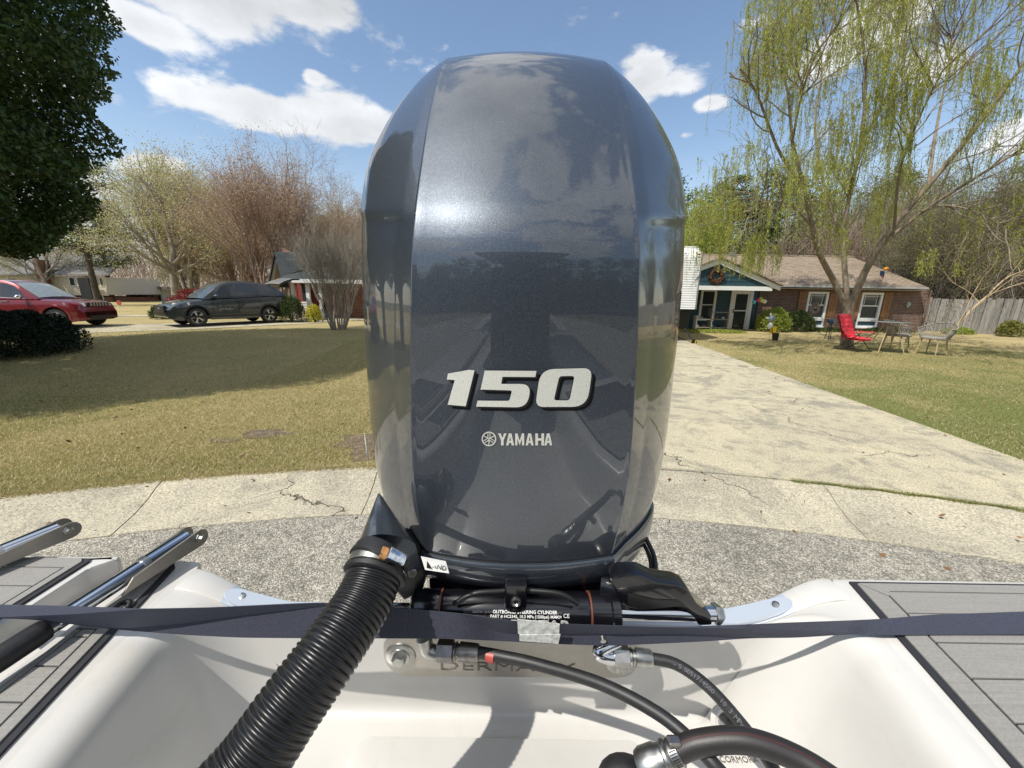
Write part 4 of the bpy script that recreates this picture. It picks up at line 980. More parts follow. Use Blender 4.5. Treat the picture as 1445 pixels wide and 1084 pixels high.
# ---------------------------------------------------------------- corrugated rigging hose
hose = thing('rigging_hose', V(535, 790, .5), 'thick black corrugated rigging hose running down to the left of the motor', 'hose')
cl = smoothpath([V(538, 788, .502), V(512, 850, .462), V(462, 925, .415), V(408, 1000, .385), V(356, 1075, .362), V(292, 1150, .34), V(200, 1260, .33)], 160)
mb = MB(); rows = []; Pq = [Vector(p) for p in cl]; acc = [0]
for a, b in zip(Pq, Pq[1:]): acc.append(acc[-1] + (b - a).length)
tot = acc[-1]; npt = int(tot / .00072); rad = []; ptsH = []
for i in range(npt):
    s_ = tot * i / npt; k = min(len(acc) - 2, int(np.searchsorted(acc, s_)) - 1 if s_ > 0 else 0); t_ = (s_ - acc[k]) / max(1e-9, acc[k + 1] - acc[k]); ptsH.append(Pq[k].lerp(Pq[k + 1], t_))
    ph = (s_ % .0062) / .0062; rad.append(.0328 + .0018 * max(0, math.sin(PI * min(1, ph / .62)))**.35 if s_ > .018 else .0358)
MB().tube(ptsH, rad, 40, up=(1, 0, 0)).build('corrugated_tube', 'hose', hose, smooth=75)
d = (ptsH[25] - ptsH[0]).normalized(); c0 = ptsH[4]; ax_u = d.cross(Vector((1, 0, 0))).normalized()
def band(h0, h1, r, mat, name, **k): return MB().lathe([(h0, r - .0006), (h0 + .0006, r), (h1 - .0006, r), (h1, r - .0006)], c0, d, 48).build(name, mat, hose, smooth=40)
clampb = band(.000, .0125, .0385, 'zinc', 'clamp_band')
MB().lathe([(.0135, .036), (.015, .0395), (.020, .0398), (.022, .037)], c0, d, 48).build('collar', 'rubber', hose, smooth=50)
view = (CAM - c0).normalized(); side = d.cross(view).normalized(); outw = side.cross(d).normalized()
if outw.dot(view) < 0: outw = -outw
rgt = Vector((1, 0, 0)); rgt = (rgt - d * rgt.dot(d)).normalized()
def on_band(a, h, r): return c0 + d * h + (outw * math.cos(a) + rgt * math.sin(a)) * r
Mh = Matrix((rgt, d, outw)).transposed()
def mrot(a): # axes at angle a round the hose
    o = outw * math.cos(a) + rgt * math.sin(a); t = d.cross(o); t = t if t.dot(rgt) > 0 else -t; return Matrix((t, d, o)).transposed()
MB().box(on_band(.42, .0062, .0425), (.0215, .0150, .0075), m=mrot(.42)).build('screw_housing', 'chrome', clampb, bevel=.0022, smooth=40)
MB().box(on_band(.02, .0062, .0418), (.0085, .0145, .0070), m=mrot(.02)).build('hex_screw', 'rust', clampb, bevel=.0012)
for i in range(5): MB().box(on_band(-.12 - .055 * i, .0062, .0386), (.0015, .0095, .0014), m=mrot(-.12 - .055 * i)).build('band_slot', 'black', clampb)
for i in range(9): MB().box(on_band(.85 + .07 * i, .0062, .0386), (.0016, .0095, .0014), m=mrot(.85 + .07 * i)).build('band_slot', 'black', clampb)

# ---------------------------------------------------------------- hydraulic hoses
def hyd(name, pts, r, label, red=False, num=None):
    h = thing(name, pts[0], label, 'hose', None); P_ = smoothpath(pts, 60)
    MB().tube(P_, r, 18).build('rubber_line', 'rubber', h, smooth=70); return h, P_
h1, P1 = hyd('hydraulic_hose', [V(662, 918, .555), V(706, 926, .545), V(760, 938, .53), V(850, 966, .505), V(930, 1008, .47), V(985, 1055, .44), V(1030, 1105, .42), V(1100, 1190, .42)], .0078, 'black hydraulic hose with a red tape band, left of the two from the steering cylinder')
h2, P2 = hyd('hydraulic_hose', [V(914, 928, .555), V(955, 938, .545), V(1000, 970, .525), V(1045, 1020, .50), V(1082, 1070, .48), V(1120, 1130, .47), V(1180, 1220, .47)], .0078, 'black hydraulic hose with embossed numbers, right of the two from the steering cylinder')
def seg(h, a, b, r0, r1, mat, name, n=20, extra=None):
    pr_ = [(0, r0), ((b - a).length, r1)] if extra is None else extra
    return MB().lathe(pr_, a, b - a, n).build(name, mat, h, smooth=45)
# left fitting: elbow, hex, crimped ferrule
MB().tube(smoothpath([V(598, 900, .56), V(603, 916, .562), V(616, 922, .562), V(628, 920, .561)], 12), [.011] * 13, 16).build('elbow', 'zinc', h1, smooth=60)
seg(h1, V(618, 918, .56), V(640, 919, .558), .0145, .0145, 'darksteel', 'hex_nut', 6)
a, b = V(640, 919, .558), V(676, 922, .552); L_n = (b - a).length
seg(h1, a, b, 0, 0, 'darksteel', 'ferrule', 20, [(0, .0105), (.004, .0125), (.006, .0100), (.009, .0100), (.010, .0128), (L_n - .003, .0122), (L_n, .0100)])
k0 = [i for i, p in enumerate(P1)]; a, b = V(687, 924.5, .549), V(698, 927, .546)
seg(h1, a, b, .0088, .0088, 'redtape', 'red_band')
MB().tube(smoothpath([V(872, 905, .565), V(850, 915, .56), V(846, 922, .558), V(862, 927, .558), V(874, 926, .558)], 14), [.0105] * 15, 16).build('elbow', 'chrome', h2, smooth=60)
seg(h2, V(866, 925, .56), V(887, 926, .558), .0145, .0145, 'zinc', 'hex_nut', 6)
a, b = V(887, 926, .558), V(921, 930, .552); L_n = (b - a).length
seg(h2, a, b, 0, 0, 'zinc', 'ferrule', 20, [(0, .0105), (.004, .0125), (.006, .0100), (.009, .0100), (.010, .0128), (L_n - .003, .0122), (L_n, .0100)])
# embossed numbers along the right hose
num_ = '- 5.00517/4500  10.3 MPa  1500 PSI'; i0 = 8
for i, ch in enumerate(num_):
    if ch == ' ': continue
    s_ = 9 + i * .92; k = int(s_); f = s_ - k
    if k + 1 >= len(P2): break
    p = P2[k].lerp(P2[k + 1], f); t_ = (P2[k + 1] - P2[k]).normalized(); vw = (CAM - p).normalized(); upv = vw.cross(t_).normalized(); nn = t_.cross(upv); nn = nn if nn.dot(vw) > 0 else -nn
    text('embossed_digit', ch, .0085, 'grey_print', p + nn * .0076 - upv * .003, t_, upv, h2, ext=.0003)
# fuel hose across the lower right
fh = thing('fuel_hose', V(1000, 1050, .42), 'thick black fuel hose with faint red stripe curving across the lower right', 'hose')
Pf = smoothpath([V(944, 1066, .44), V(985, 1049, .435), V(1050, 1045, .425), V(1120, 1068, .41), V(1190, 1112, .39), V(1260, 1180, .38)], 50)
MB().tube(Pf, .0125, 28).build('rubber_line', 'fuelhose', fh, smooth=70)
rs = []
for i, p in enumerate(Pf):
    t_ = (Pf[min(i + 1, 50)] - Pf[max(i - 1, 0)]).normalized(); vw = (CAM - p).normalized(); up_ = (Vector((0, 0, 1)) - t_ * t_.z).normalized(); sd_ = t_.cross(up_); sd_ = sd_ if sd_.y < 0 else -sd_
    rs.append([p + (up_ * math.cos(a) + sd_ * math.sin(a)) * .0128 for a in (.12, .2, .28)])
MB().loft(rs).build('red_stripe', 'redstripe', fh, fix=False, smooth=60)
d_ = (Pf[0] - Pf[2]).normalized(); b0 = Pf[1] 
MB().lathe([(-.010, .0135), (-.009, .0148), (.000, .0148), (.001, .0135)], b0, d_, 32).build('clamp_band', 'zinc', fh, smooth=40)
MB().box(b0 - d_ * .005 + Vector((-.004, .0, .0155)), (.014, .011, .008)).build('screw_housing', 'darksteel', fh, bevel=.002)
for i in range(7):
    vw = (CAM - b0).normalized(); sdv = d_.cross(vw).normalized(); ov = sdv.cross(d_); ov = ov if ov.dot(vw) > 0 else -ov
    a = -.9 + .17 * i; o = ov * math.cos(a) + sdv * math.sin(a); MB().box(b0 - d_ * .0045 + o * .0149, (.008, .0011, .0008), m=Matrix((d_, d_.cross(o), o)).transposed()).build('band_slot', 'black', fh)
MB().lathe([(.001, .013), (.004, .0165), (.007, .0165), (.009, .0145), (.014, .0150), (.018, .0175), (.034, .0185), (.040, .0165)], b0, d_, 32).build('filter_cap', 'zinc', fh, smooth=40)
bb = b0 + d_ * .040
MB().ball(bb + d_ * .022 + Vector((0, 0, -.004)), .023, 14, (1.35, 1, .95)).build('primer_bulb', 'rubber', fh, smooth=60)
# thin black cable loop right of the cowl
cb = thing('cable', V(905, 745, .70), 'thin black cable loop hanging beside the right of the cowl', 'cable')
MB().tube(smoothpath([V(890, 738, .72), V(902, 745, .70), V(914, 765, .68), V(924, 790, .66), V(924, 825, .64), V(915, 850, .63)], 30), .0042, 10).build('cable_sheath', 'rubber', cb, smooth=60)
MB().tube(smoothpath([V(886, 742, .725), V(898, 750, .705), V(909, 769, .685), V(918, 792, .665), V(918, 825, .645), V(910, 850, .635)], 30), .0036, 10).build('cable_sheath', 'rubber', cb, smooth=60)

# ---------------------------------------------------------------- transom strap
st = thing('tie_down_strap', (0, .44, 1.44), 'long navy webbing strap twisted across the whole stern in front of the motor', 'strap')
KT = [(-80, 853), (0, 853), (100, 855), (200, 859), (300, 857), (400, 852), (455, 850), (540, 855), (600, 861), (654, 866), (705, 873), (730, 877), (745, 878), (788, 880), (850, 882), (880, 883), (940, 884), (1000, 883), (1060, 881), (1126, 878), (1201, 875.5), (1250, 873), (1313, 867.5), (1445, 863), (1540, 860)]
K1 = [(-80, 872), (0, 871), (100, 867), (200, 859.6), (300, 857.6), (455, 850.6), (600, 861.6), (654, 866.6), (705, 873.6), (730, 877.5), (850, 882.5), (940, 885), (1000, 886), (1060, 887.5), (1126, 892), (1201, 894), (1250, 895.5), (1445, 894.5), (1540, 894)]
K2 = [(-80, 872.5), (0, 872), (47, 874), (100, 880), (169, 888), (259, 880), (340, 869), (400, 862), (455, 855), (560, 858), (654, 866), (700, 893), (732, 896), (900, 895), (940, 895), (1000, 897), (1060, 900), (1126, 899.5), (1201, 894.6), (1250, 896), (1445, 895), (1540, 894.5)]
KB = [(-80, 873), (0, 872.5), (47, 874.5), (100, 881), (169, 889), (259, 896), (340, 900), (455, 901), (540, 901), (640, 901.5), (732, 906), (788, 909), (860, 911.5), (940, 908), (1000, 905), (1060, 900.6), (1126, 900), (1201, 895), (1250, 896.5), (1445, 895.5), (1540, 895)]
DY = [(-80, .432), (0, .432), (200, .434), (300, .436), (455, .434), (560, .424), (860, .424), (950, .445), (1060, .462), (1201, .481), (1445, .494), (1540, .497)]
f_ = lambda K, u: float(np.interp(u, [k[0] for k in K], [k[1] for k in K]))
us = np.arange(-80, 1541, 8.)
def smooth_k(K):
    y = np.array([f_(K, u) for u in us]); y2 = np.convolve(np.pad(y, 3, 'edge'), np.array([1, 2, 3, 4, 3, 2, 1]) / 16, 'valid'); return y2
YT, Y1, Y2, YB, DD = (smooth_k(K) for K in (KT, K1, K2, KB, DY))
Y1 = np.maximum(Y1, YT + .3); Y2 = np.maximum(Y2, Y1 + .3); YB = np.maximum(YB, Y2 + .3)
rows = []
for i, u in enumerate(us):
    D_ = DD[i]; w1 = Y1[i] - YT[i]; w2 = Y2[i] - Y1[i]; w3 = YB[i] - Y2[i]; e = .0010
    yT = D_ + min(.0028 * w1, .045) * min(1, max(0, 1 - (u - 950) / 120)); yM2 = D_ + .0010 * w2
    r_ = []
    for q in (0, .33, .66): r_.append(PY(u, YT[i] + w1 * q, yT + (D_ - yT) * q))
    for q in (0, .5): r_.append(PY(u, Y1[i] + w2 * q, D_ + (yM2 - D_) * q))
    for q in (0, .33, .66, 1): r_.append(PY(u, Y2[i] + w3 * q, yM2 - .0002 * w3 * q))
    vs_ = [YT[i], YT[i] + w1 * .33, YT[i] + w1 * .66, Y1[i], Y1[i] + w2 * .5, Y2[i], Y2[i] + w3 * .33, Y2[i] + w3 * .66, YB[i]]
    wq = min(1, max(0, (u - 1175) / 90)); wq = wq * wq * (3 - 2 * wq)
    if wq > 0: r_ = [p.lerp(G(u, v_, 1.4108 + .0015 * math.sin(u * .013)), wq) for p, v_ in zip(r_, vs_)]
    back = [p + Vector((0, .0010, -.0012)) for p in r_[::-1]]
    rows.append(r_ + back)
MB().loft(rows, True, True).build('webbing', 'strap', st, smooth=28)
q = [(730, 874), (790, 881), (789, 895), (731, 895)]
MB().prism([PY(a, b, .4195) for a, b in q], (0, .0012, 0)).build('tape_patch', 'tape', st, bevel=.0004)
MB().prism([PY(a, b, .4185) for a, b in ((733, 896), (791, 895.5), (788, 909), (733, 905))], (0, .0012, 0)).build('tape_patch', 'tape', st, bevel=.0004)

# ================================================================ VEHICLES
def make_car(name, label, cat, paint, Ln, Wd, Ht, wb, fo, wr, prof, belt, roof, clad, spokes, rims=.30, extra=None):
    """nose towards +x, origin on the ground under the middle; prof = top line (x,z); belt = z of the waist; roof = (x,z) line of the glasshouse"""
    root = thing(name, (0, 0, 0), label, cat); hw = Wd / 2; x0 = -Ln / 2; x1 = Ln / 2
    xf = x1 - fo; xr = xf - wb; ra = wr + .055
    px_, pz_ = [p[0] for p in prof], [p[1] for p in prof]
    xs = np.unique(np.concatenate([np.linspace(x0, x1, 60), [xf - ra, xf + ra, xr - ra, xr + ra], np.linspace(xf - ra, xf + ra, 22), np.linspace(xr - ra, xr + ra, 22)]))
    gc = .24
    def zb(x):
        z = gc + (.10 * max(0, (x - x1 + .45) / .45)**2 if x > 0 else .14 * max(0, (x0 + .5 - x) / .5)**2)
        for c in (xf, xr):
            if abs(x - c) < ra: z = max(z, wr + math.sqrt(ra * ra - (x - c)**2) * .98)
        return z
    rows = []
    for x in xs:
        zt = float(cubic(x, px_, pz_)); e = max(0, (abs(x) - Ln / 2 + .55) / .55); w = hw * (1 - .17 * e**2.6); b = min(zb(x), zt - .12)
        zs_ = [zt, zt, zt - .012, zt - .05, zt - .16, (zt + .45) / 2 + .05, .62, .45, max(b, .30), b]
        ws_ = [0, w * .62, w * .86, w * .95, w * .985, w, w * .992, w, w * .985, w * .955]
        zs_ = [max(z, b) for z in zs_]
        # flares round the wheels
        row = [(x, ww, z) for ww, z in zip(ws_, zs_)]; rows.append(row)
    full_ = [r_ + [(p[0], -p[1], p[2]) for p in r_[1:]][::1] for r_ in rows]
    mb = MB(); full2 = [[(p[0], -p[1], p[2]) for p in r_[::-1]] + r_[1:] for r_ in rows]
    mb.loft(full2); k = len(full2[0]); mb.f.append(tuple(range(k))); mb.f.append(tuple(range((len(full2) - 1) * k, len(full2) * k)))
    body = mb.build('body', paint, root, smooth=32)
    MB().bbox((x0 + .25, -hw * .84, .26), (x1 - .25, hw * .84, .75)).build('underbody', 'black', root)
    # glasshouse
    rx, rz = [p[0] for p in roof], [p[1] for p in roof]; gx = np.linspace(rx[0], rx[-1], 46); rows = []
    def gpt(x, t):      # t 0 belt .. 1 roof edge
        zr = float(cubic(x, rx, rz)); zt = float(cubic(x, px_, pz_)) - .01; w0 = hw * .93; w1 = hw * .73; h = max(0.001, (zr - zt) / (Ht - zt)); return (x, w0 + (w1 - w0) * (t * h), zt + (zr - zt) * t)
    for x in gx:
        r_ = [gpt(x, 0), gpt(x, .5), gpt(x, .88)]; e = gpt(x, 1); r_ += [(x, e[1] * .95, e[2]), (x, e[1] * .6, e[2] + .02 * min(1, (e[2] - r_[0][2]) * 3)), (x, 0, e[2] + .03 * min(1, (e[2] - r_[0][2]) * 3))]
        rows.append([(p[0], -p[1], p[2]) for p in r_] + r_[::-1][1:])
    MB().loft(rows).build('cabin', paint, root, smooth=35)
    def side_panel(nm, pts, mat, off=.006, par=None):
        for s in (-1, 1):
            V_ = [(p[0], s * (gpt(p[0], p[1])[1] + off), gpt(p[0], p[1])[2]) for p in pts]; m = len(V_) // 2
            MB().loft([V_[:m], V_[m:][::-1]]).build(nm, mat, par or root, fix=False, smooth=30)
    return root, body, side_panel, gpt, (xf, xr, hw, x0, x1, zb)
def add_wheels(root, xf, xr, hw, wr, rim, spokes, split=False):
    base = None
    for x in (xf, xr):
        for s in (1, -1):
            w = MB(); tw = .235; prof_ = [(-tw / 2, rim), (-tw / 2 + .01, wr * .93), (-tw / 2 + .04, wr * .992), (0, wr), (tw / 2 - .04, wr * .992), (tw / 2 - .01, wr * .93), (tw / 2, rim), (tw / 2 - .03, rim * .97)]
            c0 = (x, s * (hw - tw / 2 - .012), wr)
            o = w.lathe(prof_, c0, (0, s, 0), 36, False).build('wheel', 'rubber', root, smooth=40)
            r_ = MB(); f_ = s * (hw - .045)
            r_.lathe([(-.02, rim), (.012, rim), (.016, rim * .93), (-.01, rim * .88), (-.06, rim * .86)], (x, f_, wr), (0, s, 0), 36, False)
            r_.build('rim', 'alloy', o, smooth=40)
            MB().lathe([(-.075, rim * .9), (-.07, rim * .9)], (x, f_, wr), (0, s, 0), 24).build('brake_shadow', 'black', o)
            MB().lathe([(-.03, .06), (.008, .055), (.014, .03)], (x, f_, wr), (0, s, 0), 16).build('hub', 'alloy', o, smooth=40)
            for k in range(spokes):
                a = 2 * PI * k / spokes; d = Vector((math.cos(a), 0, math.sin(a)))
                for j in ((-.13, .13) if split else (0,)):
                    d2 = Vector((math.cos(a + j), 0, math.sin(a + j))); q = Vector((-d2.z, 0, d2.x)); cc = Vector((x, f_, wr)); hwd = .014 if split else .024
                    P_ = [cc + d * .035 - q * hwd, cc + d2 * rim * .93 - q * hwd, cc + d2 * rim * .93 + q * hwd, cc + d * .035 + q * hwd]
                    MB().prism([p + Vector((0, s * .002, 0)) for p in P_], (0, -s * .022, 0)).build('spoke', 'alloy', o)
MT['alloy'] = simple('silver_alloy', (.55, .55, .54), .3, metal=.8, var=.04)
def carpaint(name, c):
    t = NT(name); t.color(t.ramp(t.noise(40, 3), [(.3, tuple(x * .93 for x in c)), (.7, c)])); t.p(Metallic=.35, Roughness=.38, Coat_Weight=1., Coat_Roughness=.04); MT[name] = t.m; return name
carpaint('dark_red_paint', (.19, .008, .014)); carpaint('graphite_paint', (.035, .042, .046))
MT['lamp'] = simple('clear_lamp', (.62, .62, .60), .12, var=.1, coat=1.); MT['taillamp'] = simple('red_lamp', (.35, .01, .02), .15, coat=1.)
# graphite crossover, nose to the left, tailgate up
prof = [(-2.32, .62), (-2.30, .95), (-2.2, 1.08), (-1.6, 1.13), (-.6, 1.08), (.55, 1.03), (.95, 1.0), (1.5, .95), (1.95, .86), (2.2, .74), (2.32, .55)]
roof = [(-2.24, 1.08), (-2.02, 1.26), (-1.72, 1.48), (-1.3, 1.60), (-.5, 1.68), (.0, 1.66), (.35, 1.57), (.75, 1.34), (1.15, 1.02)]
suv, body, sp_, gpt, (xf, xr, hw, x0, x1, zb) = make_car('parked_car', 'dark grey crossover parked broadside with its tailgate raised', 'car', 'graphite_paint', 4.65, 1.84, 1.68, 2.73, .90, .345, prof, 1.05, roof, .4, 10)
sp_('side_window', [(.80, .12), (.62, .12), (.15, .12), (-.02, .12), (-.02, .88), (.15, .88), (.42, .86), (.55, .70)], 'glass')
sp_('side_window', [(-.12, .12), (-.4, .12), (-.75, .13), (-.93, .14), (-.93, .88), (-.75, .88), (-.4, .88), (-.12, .88)], 'glass')
sp_('side_window', [(-1.0, .15), (-1.2, .17), (-1.45, .22), (-1.72, .40), (-1.6, .70), (-1.45, .80), (-1.2, .88), (-1.0, .88)], 'glass')
sp_('rear_quarter_glass', [(-1.78, .12), (-1.9, .13), (-2.02, .16), (-2.12, .3), (-2.08, .62), (-1.98, .78), (-1.88, .82), (-1.70, .80)], 'glass')
sp_('window_trim', [(.92, .06), (0, .06), (-1.0, .06), (-2.1, .08), (-2.1, .11), (-1.0, .10), (0, .09), (.92, .09)], 'gloss_black', .008)
add_wheels(suv, xf, xr, hw, .345, .235, 5, True)
for s in (1, -1):
    for x, n_ in ((-.08, 'door_seam'), (-.98, 'door_seam'), (.86, 'door_seam')): MB().bbox((x - .004, s * (hw + .001) - .004, .42), (x + .004, s * (hw + .001) + .004, 1.03)).build(n_, 'black', suv)
    for x in (.02, -.88): MB().bbox((x - .22, s * hw - .01, .93), (x - .03, s * hw + .03, .955)).build('door_handle', 'graphite_paint', suv, bevel=.008)
    MB().bbox((-1.95, s * hw - .03, .33), (1.9, s * hw + .008, .40)).build('rocker_trim', 'black', suv, bevel=.01)
    MB().ball((.72, s * (hw + .10), 1.10), .10, 8, (1.1, 1, .75)).build('mirror', 'graphite_paint', suv, smooth=60)
    MB().prism([(2.05, s * .55, .86), (1.62, s * (hw - .02), .88), (1.62, s * (hw - .02), .80), (2.12, s * .62, .74)], (.01, s * .03, 0)).build('headlight', 'lamp', suv)
    MB().prism([(2.24, s * .60, .52), (2.08, s * .80, .54), (2.08, s * .80, .44), (2.24, s * .60, .44)], (.03, s * .03, 0)).build('fog_light', 'lamp', suv)
    MB().prism([(-2.20, s * .70, 1.02), (-1.86, s * (hw - .04), 1.0), (-1.95, s * (hw - .03), .90), (-2.25, s * .72, .86)], (-.02, s * .035, 0)).build('tail_light', 'taillamp', suv)
    for c in (xf, xr):
        rows = [[(c + r_ * math.cos(a), s * (hw + o_), .345 + r_ * math.sin(a)) for a in np.linspace(-.15, PI + .15, 20)] for r_, o_ in ((.395, -.02), (.395, .006), (.445, .006), (.450, -.02))]
        MB().loft(rows).build('wheel_arch_trim', 'black', suv, smooth=40, fix=False)
    text('door_lettering', 'EQUINOX', .075, 'alloy', (.40, s * (hw + .002), .60), (-s, 0, 0), (0, 0, 1), suv, sx=1.5)
MB().bbox((2.22, -.45, .50), (2.34, .45, .76)).build('grille', 'black', suv, bevel=.02)
MB().bbox((2.325, -.09, .64), (2.350, .09, .68)).build('grille_badge', 'alloy', suv, bevel=.005)
rows = [[(x, y, z + (1 - (y / .7)**2) * .03) for y in np.linspace(-.68, .68, 9)] for x, z in ((-1.95, 1.60), (-2.25, 1.74), (-2.65, 1.86), (-2.95, 1.86), (-3.0, 1.80), (-2.65, 1.79), (-2.25, 1.66), (-2.0, 1.56))]
MB().loft(rows, False).build('tailgate', 'alloy', suv, smooth=35)
MB().prism([(-2.3, -.55, 1.71), (-2.65, -.55, 1.80), (-2.65, .55, 1.80), (-2.3, .55, 1.71)], (0, 0, -.06)).build('tailgate_glass', 'glass', suv)
for s in (1, -1): MB().tube([(-2.12, s * .62, 1.20), (-2.45, s * .62, 1.72)], .014, 8).build('gas_strut', 'black', suv)
sx_, sy_ = (-12.2, 16.6); suv.scale = (.96, 1, 1.05); suv.location = (sx_, sy_, float(rise(sx_, sy_)) + .012); suv.rotation_euler = (0, 0, math.atan2(-.85, -.55))
# red SUV, nose to the right
prof = [(-2.40, .60), (-2.38, .95), (-2.3, 1.08), (-1.6, 1.14), (-.6, 1.12), (.55, 1.12), (.95, 1.11), (1.5, 1.09), (2.0, 1.03), (2.28, .94), (2.36, .75), (2.40, .55)]
roof = [(-2.34, 1.10), (-2.25, 1.35), (-2.05, 1.62), (-1.5, 1.74), (-.5, 1.78), (-.05, 1.77), (.30, 1.68), (.70, 1.42), (1.10, 1.12)]
jp, body, sp_, gpt, (xf, xr, hw, x0, x1, zb) = make_car('parked_car', 'dark red SUV with chrome grille parked behind the dark round bush', 'car', 'dark_red_paint', 4.82, 1.94, 1.78, 2.91, .86, .385, prof, 1.1, roof, .4, 5)
sp_('side_window', [(.72, .12), (.5, .12), (.15, .12), (-.05, .12), (-.05, .88), (.15, .88), (.38, .86), (.52, .70)], 'glass')
sp_('side_window', [(-.15, .12), (-.4, .12), (-.75, .12), (-1.0, .13), (-1.0, .88), (-.75, .88), (-.4, .88), (-.15, .88)], 'glass')
sp_('side_window', [(-1.10, .13), (-1.4, .14), (-1.7, .16), (-1.95, .22), (-1.85, .75), (-1.7, .83), (-1.4, .88), (-1.10, .88)], 'glass')
sp_('chrome_trim', [(.90, .05), (0, .05), (-1.0, .05), (-2.1, .06), (-2.1, .10), (-1.0, .09), (0, .09), (.90, .09)], 'alloy', .008)
# windscreen sheets
for root_, X0, X1, gp in ((jp, .34, 1.06, gpt),):
    r_ = [[(x, s * gp(x, 1)[1] * .90, gp(x, 1)[2] + .012 + .034 * (1 - s * s)) for s in np.linspace(-1, 1, 9)] for x in np.linspace(X0, X1, 8)]
    MB().loft(r_).build('windscreen', 'curtain', root_, fix=False, smooth=60)
add_wheels(jp, xf, xr, hw, .385, .255, 5, True)
for s in (1, -1):
    for x in (-.10, -1.05, .80): MB().bbox((x - .004, s * (hw + .001) - .004, .42), (x + .004, s * (hw + .001) + .004, 1.10)).build('door_seam', 'black', jp)
    for x in (-.02, -.98): MB().bbox((x - .0, s * hw - .01, 1.0), (x + .22, s * hw + .03, 1.03)).build('door_handle', 'chrome', jp, bevel=.008)
    MB().ball((.66, s * (hw + .11), 1.19), .11, 8, (1.0, 1, .75)).build('mirror', 'chrome', jp, smooth=60)
    MB().prism([(2.30, s * .58, .98), (1.86, s * (hw - .03), .99), (1.90, s * (hw - .03), .88), (2.36, s * .60, .84)], (.01, s * .03, 0)).build('headlight', 'lamp', jp)
    MB().lathe([(0, .06), (.02, .055)], (2.27, s * .72, .62), (1, s * .5, 0), 14).build('fog_light', 'lamp', jp)
    for c in (xf, xr):
        rows = [[(c + r_ * math.cos(a), s * (hw + o_), .385 + r_ * math.sin(a)) for a in np.linspace(-.1, PI + .1, 20)] for r_, o_ in ((.435, -.02), (.435, .012), (.51, .012), (.52, -.02))]
        MB().loft(rows).build('wheel_flare', 'dark_red_paint', jp, smooth=40, fix=False)
    MB().prism([(2.30, s * .50, .44), (2.10, s * .84, .44), (2.02, s * .90, .56), (2.26, s * .62, .52)], (.04, s * .04, 0)).build('bumper_trim', 'chrome', jp)
MB().bbox((2.26, -.62, .34), (2.43, .62, .48)).build('lower_bumper', 'black', jp, bevel=.03)
MB().bbox((2.33, -.52, .84), (2.40, .52, .99)).build('grille', 'black', jp, bevel=.01)
for k in range(7): MB().bbox((2.39, -.47 + k * .145, .845), (2.425, -.40 + k * .145, .985)).build('grille_slot', 'alloy', jp, bevel=.008)
jp.scale = (.91, .91, .91); jx, jy = -17.6, 14.1; jp.location = (jx, jy, float(rise(jx, jy)) + .012); jp.rotation_euler = (0, 0, math.radians(12))

# travel trailer
MT['trailer_white'] = simple('trailer_white_skin', (.74, .75, .76), .4, var=.03, scale=2)
rv = thing('travel_trailer', (5.8, 18, .13), 'white ribbed travel trailer parked on the far drive behind the motor', 'trailer')
RX0, RX1, RY0, RY1 = 4.55, 6.98, 14.9, 21.4
secs = []
def rvx(z): return z
zz = list(np.linspace(1.40, 3.62, 53))
for i in range(len(zz)):
    z = zz[i]; o = .005 * (1 if (i % 2) else -1)
    lean = .0 + .10 * ((z - 1.4) / 2.3)**2 - (.0 if z < 3.4 else (z - 3.4) * .5)
    y0 = RY0 + o + (.22 * max(0, (z - 3.15) / .47)**2)
    c = .05
    secs.append([(RX0, RY1, z), (RX0 - o, y0 + c, z), (RX0 + c, y0, z), (RX1 - c, y0, z), (RX1 + o, y0 + c, z), (RX1 + o, RY1, z)])
MB().loft(secs, True, True).build('body', 'trailer_white', rv, smooth=20)
MB().bbox((RX0 + .05, RY0 + .22, 3.6), (RX1 - .05, RY1, 3.70)).build('roof_cap', 'trailer_white', rv, bevel=.04)
MB().bbox((RX1 - .012, RY0 + .03, 1.38), (RX1 + .022, RY0 + .085, 3.5)).build('corner_trim', 'alloy', rv)
MB().bbox((RX0 + .1, RY0 + .35, .62), (RX1 - .05, RY1, 1.40)).build('underbelly', 'black', rv, bevel=.03)
MB().bbox((RX0, RY0 - .002, 1.36), (RX1, RY0 + .1, 1.41)).build('front_rail', 'black', rv)
MB().bbox((RX1 - .22, RY0 - .028, 3.36), (RX1 - .09, RY0 - .012, 3.42)).build('marker_light', 'redtape', rv)
MB().prism([(RX1 - .0, RY0 - .022, 2.72), (RX1 - .42, RY0 - .022, 2.10), (RX1 - .2, RY0 - .022, 2.42), (RX1, RY0 - .022, 2.58)], (0, .004, 0)).build('grey_stripe', 'grey_print', rv)
for x in (5.15, 6.35): MB().tube([(x, RY0 + .6, .62), (5.75, RY0 - 1.0, .55)], .05, 8).build('tongue_beam', 'black', rv)
MB().tube([(5.75, RY0 - .85, .15), (5.75, RY0 - .85, 1.0)], .035, 10).build('tongue_jack', 'black', rv)
MB().tube([(6.75, RY0 + .25, .66), (7.0, RY0 - .05, .16)], .025, 8).build('stabiliser', 'black', rv)
for y in (18.6, 19.5):
    for x in (4.75, 6.8): MB().lathe([(-.1, .2), (-.1, .34), (.1, .34), (.1, .2)], (x, y, .47), (1, 0, 0), 24).build('wheel', 'rubber', rv, smooth=40)
ch = thing('wheel_chock', (6.95, 14.6, .13), 'black and yellow chock on the drive under the trailer corner', 'wheel chock')
MB().prism([(6.82, 14.5, .135), (7.0, 14.5, .135), (6.96, 14.5, .27), (6.90, 14.5, .29)], (0, .14, 0)).build('wedge', 'black', ch)
